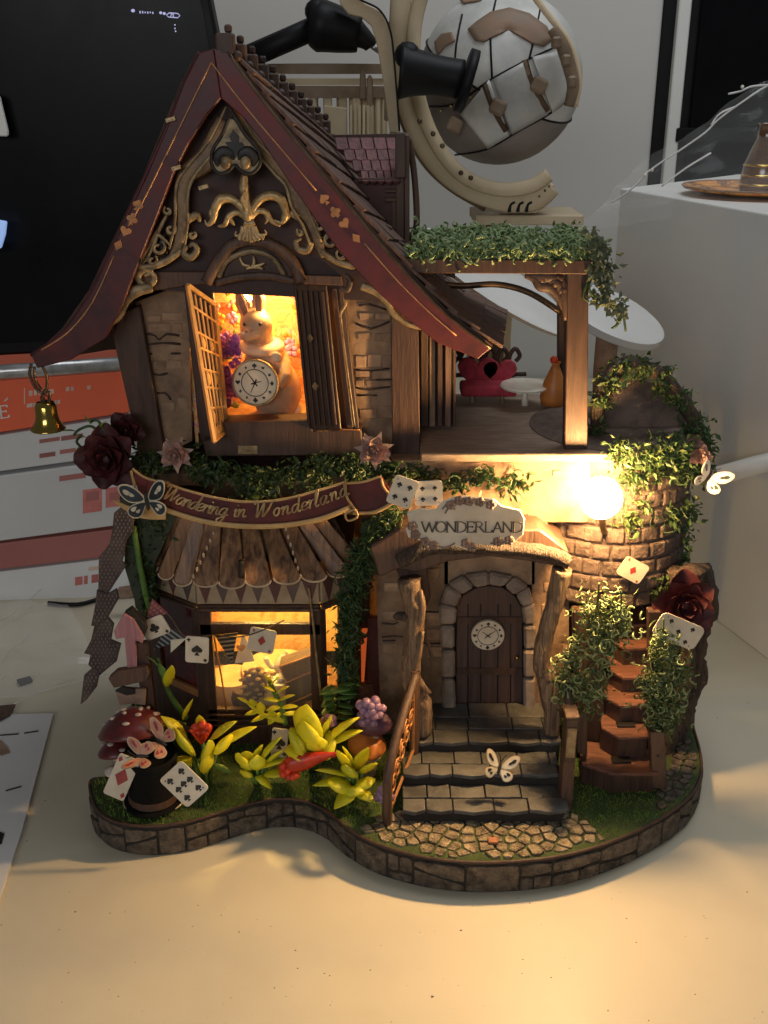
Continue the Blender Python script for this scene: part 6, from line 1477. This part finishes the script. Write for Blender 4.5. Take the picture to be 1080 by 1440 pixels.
# blue-lit sliver and grey shape reflected at the left edge, built as solid slabs, the blue one glowing
sl = thing('reflection_slab', 'bluish reflection at the far left edge of the black screen, made as a glowing slab', 'reflection', P(2, 350, 13))
m_blue = bpy.data.materials.new('blue_reflection'); m_blue.use_nodes = True; b_ = m_blue.node_tree.nodes['Principled BSDF']; b_.inputs['Emission Color'].default_value = (.35, .55, 1, 1); b_.inputs['Emission Strength'].default_value = .55; b_.inputs['Base Color'].default_value = (.3, .4, .6, 1)
ext('reflected_face', [(-30, 305), (8, 312), (6, 330), (0, 350), (-30, 352)], 14, .3, m_blue, sl, .05)
ext('frame', [(-40, 120), (-2, 135), (10, 185), (10, 192), (-40, 190)], 14.2, .3, m_white, sl, .05)

# globe model kit: ring frame, shells, knobs
gk = thing('wooden_globe_model', 'large wooden globe model in a pale ring frame behind the pergola', 'globe', P(700, 300, 22))
GC = P(703, 112, 24)
rg = 4.3
m_shell = M('pale_shell', (.62, .61, .57), (.42, .42, .40), sc=.5, rough=.4, bump=.1)
m_shell2 = M('brown_shell', (.27, .23, .21), (.20, .17, .155), sc=.4, rough=.5, bump=.1)
m_land = M('printed_land', (.28, .16, .10), (.20, .15, .10), sc=.6, rough=.6, bump=.1)
axg = V((.42, -.25, .88)).normalized()
MB().lathe([(rg * math.sin(a * math.pi / 24), rg * math.cos(a * math.pi / 24)) for a in range(0, 13)], GC, 40, -axg).build('lower_shell', m_shell2, gk, smooth=True)
MB().lathe([(rg * math.sin(a * math.pi / 24), rg * math.cos(a * math.pi / 24)) for a in range(0, 13)], GC + axg * .05, 40, axg).build('upper_shell', m_shell, gk, smooth=True)
MB().lathe([(rg * 1.0, -.06), (rg * 1.02, 0), (rg * 1.0, .06)], GC, 48, axg).build('seam_band', m_black, gk, smooth=True)
def on_globe(px, py, lift=0):
    d = (P(px, py, 24) - CAM).normalized(); oc = CAM - GC; b = oc.dot(d); c = oc.dot(oc) - (rg + lift) ** 2; disc = b * b - c
    return CAM + d * (-b - math.sqrt(max(0, disc)))
def gpatch(name, pts, mat, lift=.05):
    q = []
    for i in range(len(pts)):
        a, b = pts[i], pts[(i + 1) % len(pts)]
        for k in range(4): q.append((a[0] + (b[0] - a[0]) * k / 4, a[1] + (b[1] - a[1]) * k / 4))
    cx = sum(p[0] for p in q) / len(q); cy = sum(p[1] for p in q) / len(q); vs = []; rings = 5
    for r_ in range(rings + 1):
        f = 1 - r_ / rings
        for x, y in q: vs.append(on_globe(cx + (x - cx) * f, cy + (y - cy) * f, lift))
    n_ = len(q); fs = [(r_ * n_ + i, r_ * n_ + (i + 1) % n_, (r_ + 1) * n_ + (i + 1) % n_, (r_ + 1) * n_ + i) for r_ in range(rings) for i in range(n_)]
    m_ = MB(); m_.v = vs; m_.f = fs; o = m_.build(name, mat, gk, smooth=True); s_ = o.modifiers.new('t', 'SOLIDIFY'); s_.thickness = .08; s_.offset = 1
gpatch('shell_panel', [(648, 160), (686, 208), (716, 190), (688, 112)], m_shell, .1); gpatch('shell_panel', [(692, 112), (720, 188), (770, 160), (742, 84)], m_shell, .1); gpatch('shell_panel', [(748, 80), (776, 158), (796, 140), (786, 72)], m_shell, .1)
gpatch('land_print', [(658, 42), (672, 30), (690, 18), (716, 12), (744, 20), (768, 38), (778, 56), (764, 66), (748, 62), (738, 50), (716, 40), (700, 38), (688, 48), (680, 60), (668, 58)], m_land, .03)
gpatch('land_print', [(612, 60), (622, 48), (636, 46), (640, 58), (626, 66), (616, 78)], m_land, .03)
gpatch('land_print', [(640, -6), (664, -14), (690, -10), (676, 2), (652, 6)], m_land, .03)
for pts in ([(602, 150), (640, 146), (690, 112), (742, 84), (790, 62)], [(640, 218), (684, 210), (730, 184), (776, 158), (806, 132)], [(700, -10), (690, 40), (692, 110)], [(650, 20), (640, 80), (646, 150)], [(760, 10), (752, 50), (744, 84)]):
    MB().tube([on_globe(p.x, p.y, .03) for p in cr([V((a, b, 0)) for a, b in pts], 4)], .055, 5).build('panel_joint', m_black, gk)
for k in range(14):
    x, y = 606 + k * 14, 156 - k * 6.5
    MB().ball(on_globe(x, y + 6, .06), .06, 6, 4).build('screw', m_brass, gk)
for pts in ([(682, 118), (694, 152), (712, 184)], [(738, 84), (748, 118), (770, 156)]):
    MB().tube([on_globe(x, y, .16) for x, y in cr([V((a, b, 0)) for a, b in pts], 3) for x, y in [(x, y)]] if False else [on_globe(p.x, p.y, .16) for p in cr([V((a, b, 0)) for a, b in pts], 3)], .16, 6, .4).build('strap', m_iron, gk)
for x, y in ((700, 151), (758, 120), (640, 176)):
    MB().box(on_globe(x, y, .35), (.75, .5, .75), Matrix.Rotation(.4, 3, 'Y')).build('knob', m_tand, gk, bevel=.15, seg=2)
# outer frame ring
rp_ = [(566, -30), (562, 40), (565, 100), (577, 160), (600, 210), (632, 248), (672, 272), (712, 284), (752, 282), (776, 262)]
tb('ring_frame', rp_, 20.5, .52, m_tan, gk, flat=.35, n=10)
tb('ring_frame', [(600, -30), (584, 30), (582, 90), (592, 150), (616, 206), (652, 248), (700, 266), (745, 262), (772, 246)], 20.2, .36, m_tan, gk, flat=.5, n=8)
tb('ring_edge', [(555, 30), (556, 100), (570, 170), (598, 225), (636, 262), (684, 290)], 21.2, .3, m_tand, gk, flat=.8, n=8)
for x, y in ((609, 188), (622, 205), (648, 243), (662, 250), (590, 170)): MB().ball(P(x, y, 19.8), .13).build('rivet', m_iron, gk)
tb('right_strap', [(776, 40), (790, 62), (800, 92), (806, 120), (800, 150)], 19.6, [.25, .34, .32, .25], m_tand, gk, flat=.5)
tb('right_strap', [(740, -20), (770, 20), (800, 60), (814, 110), (808, 150)], 19.9, .16, m_tan, gk, flat=.5)
for x, y in ((782, 60), (796, 85), (804, 115)): MB().box(P(x, y, 19.4), (.45, .4, .55)).build('buckle', m_tand, gk, bevel=.1)
ext('foot', [(706, 282), (752, 262), (780, 258), (778, 282), (756, 300), (706, 300)], 20.6, 1.2, m_tan, gk, .08)
for x in (716, 728, 740): tb('foot_slot', [(x, 298), (x + 2, 288), (x + 8, 284)], 20.4, .1, m_black, gk)
for x, y in ((758, 276), (766, 268), (772, 262)): MB().ball(P(x, y, 20.4), .1).build('rivet', m_iron, gk)
gs = thing('wooden_stand', 'tall pale wooden display stand carrying the globe, seen under the pergola', 'stand', (P(700, 300, 21).x, 21.5, 0))
a = P(668, 302, 20.8); b = P(820, 302, 20.8)
MB().box(((a.x + b.x) / 2, 22.6, a.z - .25), (b.x - a.x, 4.2, .5)).build('platform', m_tan, gs, bevel=.05)
a = P(668, 400, 21); b = P(722, 400, 21)
MB().box(((a.x + b.x) / 2, 22.2, P(700, 306, 20.8).z / 2 - .3), (b.x - a.x, 2.5, P(700, 306, 20.8).z - .6)).build('column', m_tan, gs, bevel=.05)
a = P(660, 455, 17.5); b = P(702, 455, 17.5)
MB().box(((a.x + b.x) / 2, 18.2, P(680, 448, 17.5).z / 2), (b.x - a.x, 1.5, P(680, 448, 17.5).z)).build('column', m_tan, gs, bevel=.05)
# drum kit with columns
dk = thing('colonnade_model', 'round wooden colonnade model with ribbed column just behind the red roof', 'model', P(450, 200, 17))
dc = P(455, 128, 19.5); dr = P(545, 128, 19.5).x - dc.x
for py, h_, rr, m_ in ((103, .42, 1.0, m_tand), (120, .3, .93, m_tan), (138, .5, 1.02, m_tand), (236, .6, 1.0, m_tand)):
    z = P(455, py, 19.5 - dr).z; c = V((dc.x, 19.5, z))
    MB().lathe([(dr * rr, 0), (dr * rr, h_), (dr * rr * .86, h_), (dr * rr * .86, 0), (dr * rr, 0)], c, 48).build('ring', m_, dk, smooth=2)
for k in range(14):
    a = math.pi * (1.02 + k / 13 * .96); c = V((dc.x + math.cos(a) * dr * .92, 19.5 + math.sin(a) * dr * .92, 0)); z0_, z1_ = P(455, 236, 16).z, P(455, 132, 16).z
    MB().box(c + V((0, 0, (z0_ + z1_) / 2)), (.5, .4, z1_ - z0_), Matrix.Rotation(a, 3, 'Z')).build('column', m_tan, dk, bevel=.05)
for x in range(492, 528, 6): ext('column_rib', [(x, 148), (x + 3.5, 148), (x + 3.5, 192), (x, 192)], 15.6, .3, m_tan, dk)
ext('panel', [(455, 148), (488, 152), (488, 194), (455, 192)], 15.8, .2, m_tan, dk, .03)
MB().tube([V((dc.x, 19.5, P(455, 236, 17).z)), V((dc.x, 19.5, 0))], dr * .7, 24).build('base_drum', m_tand, dk)
for x, y0, y1 in ((510, 104, 140), (520, 110, 150), (545, 120, 170)): ext('finial', [(x - 4, y0), (x, y0 - 6), (x + 4, y0), (x + 5, y1), (x - 5, y1)], 16.2, .4, m_tand, dk, .05)
# curved wooden arm
ar = thing('curved_wooden_arm', 'pale curved wooden arm rising between the colonnade and the globe', 'arm', P(552, 190, 16.5))
ext('arm_board', [(474, -20), (478, 5), (490, 20), (508, 24), (522, 36), (530, 62), (538, 110), (548, 186), (563, 186), (560, 130), (554, 80), (548, 40), (536, 16), (512, 4), (500, -20)], 16.0, .5, m_tan, ar, .04)
tb('arm_edge', [(492, -8), (512, 2), (534, 14), (548, 40), (554, 80), (562, 184)], 15.95, .05, m_black, ar, n=5)
ext('arm_foot', [(548, 186), (563, 186), (568, 900), (545, 900)], 16.1, .5, m_tand, ar)
# black boom arm and handle
bm_ = thing('black_boom_clamp', 'black boom arm with clamp head angled over the red roof', 'clamp', P(440, 60, 17.2))
tb('arm_bar', [(345, 82), (400, 58), (450, 36)], 17.5, .52, m_black, bm_, k=1, flat=.8)
tb('clamp_head', [(436, 34), (450, 36), (478, 42), (506, 48)], 17.2, [.9, 1.15, 1.0, .8], m_black, bm_, k=3, n=12)
MB().ball(P(445, 16, 17), .55).build('clamp_knob', m_black, bm_, smooth=True)
tb('clamp_tip', [(500, 46), (516, 58), (522, 66)], 17, [.6, .4, .3], m_black, bm_)
tb('steel_pin', [(520, 62), (534, 72)], 17, .14, m_silver, bm_, k=1)
pb = P(345, 82, 17.5); MB().tube([pb, V((pb.x - .3, 17.5, 12)), V((pb.x - .3, 17.5, .3))], .4, 12).build('stand_pole', m_black, bm_, smooth=True)
MB().lathe([(0, .35), (2.2, .3), (2.4, 0)], V((pb.x - .3, 17.5, .01)), 28).build('stand_foot', m_black, bm_, smooth=2)
bh = thing('black_cylinder_handle', 'black cylindrical handle with round end plate in front of the globe', 'handle', P(610, 105, 15.5))
tb('barrel', [(562, 100), (600, 104), (650, 112)], 15.5, [1.25, 1.0, .85, .85], m_black, bh, k=4, n=20)
tb('end_plate', [(650, 112), (662, 116)], 15.5, [1.4, 1.4], m_black, bh, k=1, n=20, nrm=None)
MB().ball(P(573, 78, 15.4), .6).build('knob', m_black, bh, smooth=True)

# white display box, plate, glass bottle
bz = P(873, 265, 24).z
Ap = P(873, 265, 24); B1 = G(1080, 301, bz); B2 = G(1080, 240, bz)
B1e = Ap + (B1 - Ap) * 1.5; B2e = Ap + (B2 - Ap) * 1.6; far = B2e + (B1e - Ap)
wb = thing('white_display_box', 'plain matt white plinth box at the right carrying a plate', 'box', (Ap.x + 5, Ap.y, 0))
MB().prism([Ap, B1e, far, B2e], (0, 0, -bz)).build('box_body', m_white, wb, bevel=.08, seg=2)
pt_ = thing('painted_plate', 'orange and red painted plate lying on the white display box', 'plate', G(1062, 270, bz))
pc = G(1060, 272, bz + .1)
m_plate = wallpaper('plate_paint', [(.35, (.55, .08, .03)), (.45, (.75, .35, .08)), (.55, (.12, .05, .04)), (.65, (.6, .3, .1))], .6)
MB().lathe([(0, .05), (1.8, .06), (3.4, .28), (3.6, .38), (3.55, .24), (1.8, -.03), (0, -.03)], pc, 40).build('dish', m_plate, pt_, smooth=True)
MB().tube([pc + V((3.6 * math.cos(a * math.pi / 20), 3.6 * math.sin(a * math.pi / 20), .36)) for a in range(41)], .05, 6).build('dish_rim', m_ply, pt_, smooth=True)
bt = thing('amber_bottle', 'dark amber glass bottle with gold bands on the painted plate', 'bottle', pc + V((.6, 0, .1)))
m_amber = M('amber_glass', (.16, .08, .03), (.06, .03, .015), sc=1, rough=.1, bump=0, coat=.8)
MB().lathe([(0, 0), (1.0, 0), (1.1, .2), (.95, 1.3), (.7, 2.0), (.45, 2.6), (.4, 3.2), (.5, 3.3)], pc + V((.3, 0, .1)), 28).build('bottle_body', m_amber, bt, smooth=True)
for z, r_ in ((.35, 1.1), (.8, 1.05), (1.3, .98)): MB().lathe([(r_ * .97, -.06), (r_ * 1.03, 0), (r_ * .97, .06)], pc + V((.3, 0, .1 + z)), 28).build('gold_band', m_brass, bt, smooth=True)
# white disc on stem
wd_ = thing('white_disc_lamp', 'white oval disc shade tilted behind the pergola post', 'shade', P(880, 455, 9))
dn = V((.32, -.25, .9)).normalized()
MB().lathe([(0, .12), (2.2, .1), (2.42, 0), (2.42, -.3), (2.2, -.42), (0, -.42)], P(862, 440, 9), 44, dn).build('shade_disc', m_white, wd_, smooth=2)
tb('stem', [(856, 452), (850, 520), (846, 640), (846, 900)], 9, .5, m_ply, wd_, k=1)
wd2 = thing('pale_disc_panel', 'pale round panel edge showing under the pergola beam', 'panel', P(700, 400, 13))
MB().lathe([(0, .1), (4.4, .1), (4.6, 0), (4.4, -.2), (0, -.2)], P(700, 395, 15), 44, V((.5, -.1, .85)).normalized()).build('panel_disc', m_white, wd2, smooth=2)
tb('stem', [(700, 400), (700, 700)], 15.2, .3, m_tand, wd2, k=1)
tube_ = thing('grey_rod', 'thick pale grey rod lying across the clutter at the right edge', 'rod', P(1040, 660, 9))
tb('rod', [(1000, 672), (1080, 650), (1200, 622)], 9, .45, m_white, tube_, k=1, n=12)
rod2 = thing('blue_grey_pen', 'short blue-grey pen lying on the table at the right edge', 'pen', G(1060, 845, .3))
MB().tube([G(1036, 842, .3), G(1100, 850, .3)], .28, 12).build('barrel', M('blue_grey_plastic', (.30, .30, .42), (.26, .26, .36), rough=.4), rod2, smooth=True)
# dark frame of chair wires at right
wire = thing('grey_wire_frame', 'blurred grey wire legs crossing behind the tower on the right', 'frame', P(1030, 600, 14))
for pts in ([(960, 600), (1020, 630), (1090, 600)], [(990, 690), (1030, 640), (1100, 560)], [(960, 560), (1010, 640), (1090, 690)]): tb('wire', pts, 14, .16, m_iron, wire, k=3)
lb_ = thing('low_grey_tray', 'low pale grey tray behind the tower at the right', 'tray', G(1040, 780, 0))
q = [G(1000, 790, 0), G(1180, 800, 0), G(1180, 700, 0), G(985, 700, 0)]
MB().prism([p + V((0, 0, 1.2)) for p in q], (0, 0, -1.18)).build('tray_body', m_boxw, lb_, bevel=.1, seg=2)

# clear film: crumpled sheets
def crumple(name, label, corners, n, amp, seed):
    a, b, c, d = corners; vs = []; fs = []
    for i in range(n + 1):
        for j in range(n + 1):
            u, v_ = i / n, j / n; p = a.lerp(b, u).lerp(d.lerp(c, u), v_)
            q = V((u * 5 + seed, v_ * 5, 0)); h = 1.2 * mnoise.noise(q * .7) + .9 * abs(mnoise.noise(q * 1.1 + V((5, 0, 0)))) + .18 * abs(mnoise.noise(q * 3))
            nn = (b - a).cross(d - a).normalized(); vs.append(p + nn * h * amp)
    for i in range(n):
        for j in range(n): k = i * (n + 1) + j; fs.append((k, k + 1, k + n + 2, k + n + 1))
    m_ = MB(); m_.v = vs; m_.f = fs; o = m_.build(name, m_film2 if seed == 1 else m_film, None, smooth=True)
    return setp(o, label, 'plastic film')
m_streak = M('film_highlight', (.80, .80, .78), (.7, .7, .68), rough=.12, bump=0, spec=1.0)  # pale colour standing for bright glints on the film
crumple('clear_film', 'crumpled clear plastic film lying on the table in front of the cartons', (G(-120, 1010, .1), G(150, 955, .1), G(95, 850, .7), G(-120, 850, .9)), 26, .45, 1)
fl1 = [o for o in scn.collection.objects if o.name.startswith('clear_film')][-1]
for pts in ([(-10, 878), (20, 862), (58, 828)], [(0, 934), (18, 912), (34, 900), (52, 872)], [(70, 905), (92, 920), (106, 930)], [(0, 958), (14, 946), (18, 952)], [(20, 990), (60, 972), (120, 956), (150, 948)]): MB().tube(cr([G(x, y, .75) for x, y in pts], 4), [.01, .035, .02, .035, .01][0] + .015, 5, .4).build('highlight_streak', m_streak, fl1, smooth=True)  # specular streaks on the film painted as pale tubes
crumple('clear_film', 'clear plastic film draped over the white display box at the right', (P(800, 335, 20), P(1130, 270, 17), P(1130, 85, 22), P(900, 235, 23)), 30, .45, 7)
fl2 = [o for o in scn.collection.objects if o.name.startswith('clear_film')][-1]
for pts in ([(905, 246), (930, 228), (958, 210), (992, 186), (1010, 168), (1040, 146), (1080, 120), (1130, 100)], [(1024, 132), (1042, 128), (1060, 121), (1100, 119)], [(1000, 176), (1012, 160), (1034, 150)], [(860, 285), (885, 268), (908, 246)], [(930, 262), (965, 236), (1000, 215)]): MB().tube(cr([P(x, y, 18.5) for x, y in pts], 4), .05, 5, .35).build('highlight_streak', m_streak, fl2, smooth=True)  # pale tubes laid where the film shows bright highlights
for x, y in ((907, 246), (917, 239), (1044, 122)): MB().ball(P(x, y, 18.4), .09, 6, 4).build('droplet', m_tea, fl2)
# paper and scraps on the table
pp = thing('printed_sheet', 'white die-cut sheet with black slits lying at the lower left of the table', 'sheet', G(10, 1130, .05))
MB().prism([G(-220, 1010, .16), G(75, 1003, .16), G(30, 1170, .16), G(-60, 1440, .16), G(-320, 1440, .16)], (0, 0, -.13)).build('sheet', m_paper, pp)
for (x0, y0, x1, y1) in ((0, 1034, 26, 1032), (34, 1031, 54, 1028), (8, 1112, 30, 1106)): MB().tube([G(x0, y0, .18), G(x1, y1, .18)], .035, 4).build('slit', m_ink, pp)
MB().prism([G(x, y, .2) for x, y in [(-10, 1165), (6, 1172), (2, 1186), (-10, 1190)]], (0, 0, -.03)).build('cut_out', m_ink, pp)
MB().prism([G(x, y, .2) for x, y in [(0, 1040), (10, 1050), (14, 1058), (2, 1062), (-10, 1055)]], (0, 0, -.03)).build('cut_out', m_ply, pp)
ch = thing('black_chip', 'tiny black plastic chip on the table near the clear film', 'chip', G(35, 956, .1))
MB().prism([G(x, y, .2) for x, y in [(23, 955), (42, 950), (46, 955), (28, 961)]], (0, 0, -.18)).build('chip_body', m_black, ch, bevel=.03)
sc_ = thing('grey_scrap', 'small grey cardboard scrap at the left edge above the white sheet', 'scrap', G(8, 1000, .1))
MB().prism([G(x, y, .3) for x, y in [(-10, 993), (22, 990), (14, 1004), (0, 1012), (-12, 1012)]], (0, 0, -.08)).build('scrap_body', m_dark2, sc_)
rods = thing('black_cable', 'thin black cable and strip behind the streamer at the foot of the cartons', 'cable', G(130, 845, .1))
MB().tube(cr([G(68, 848, .15), G(110, 850, .15), G(150, 840, .15), G(200, 836, .15)], 4), .12, 8).build('cable', m_black, rods, smooth=True)
ext('tan_scrap', [(165, 830), (192, 826), (196, 838), (168, 842)], 12.0, .4, m_ply, rods)

cm = []; vs = []; fs = []
random.seed(11)
for k in range(420):
    if k % 3: x, y = R(-30, 25), R(-26, 20)
    else: x, y = R(-14, 16), R(-16, -8)
    r_ = R(.012, .045) * (2.2 if R(0, 1) < .04 else 1); i = len(vs); a = R(0, 6)
    vs += [V((x + r_ * math.cos(a + t), y + r_ * math.sin(a + t) * R(.5, 1), .004)) for t in (0, 2.1, 4.2)] + [V((x, y, r_ * .7))]
    fs += [(i, i + 1, i + 3), (i + 1, i + 2, i + 3), (i + 2, i, i + 3)]
m_ = MB(); m_.v = vs; m_.f = fs
cr_ = m_.build('table_crumbs', M('crumb', (.30, .24, .17), (.12, .09, .06), sc=.1, bump=0)); setp(cr_, 'fine dust and tiny crumbs scattered over the pale table', 'crumbs', None, 'stuff')
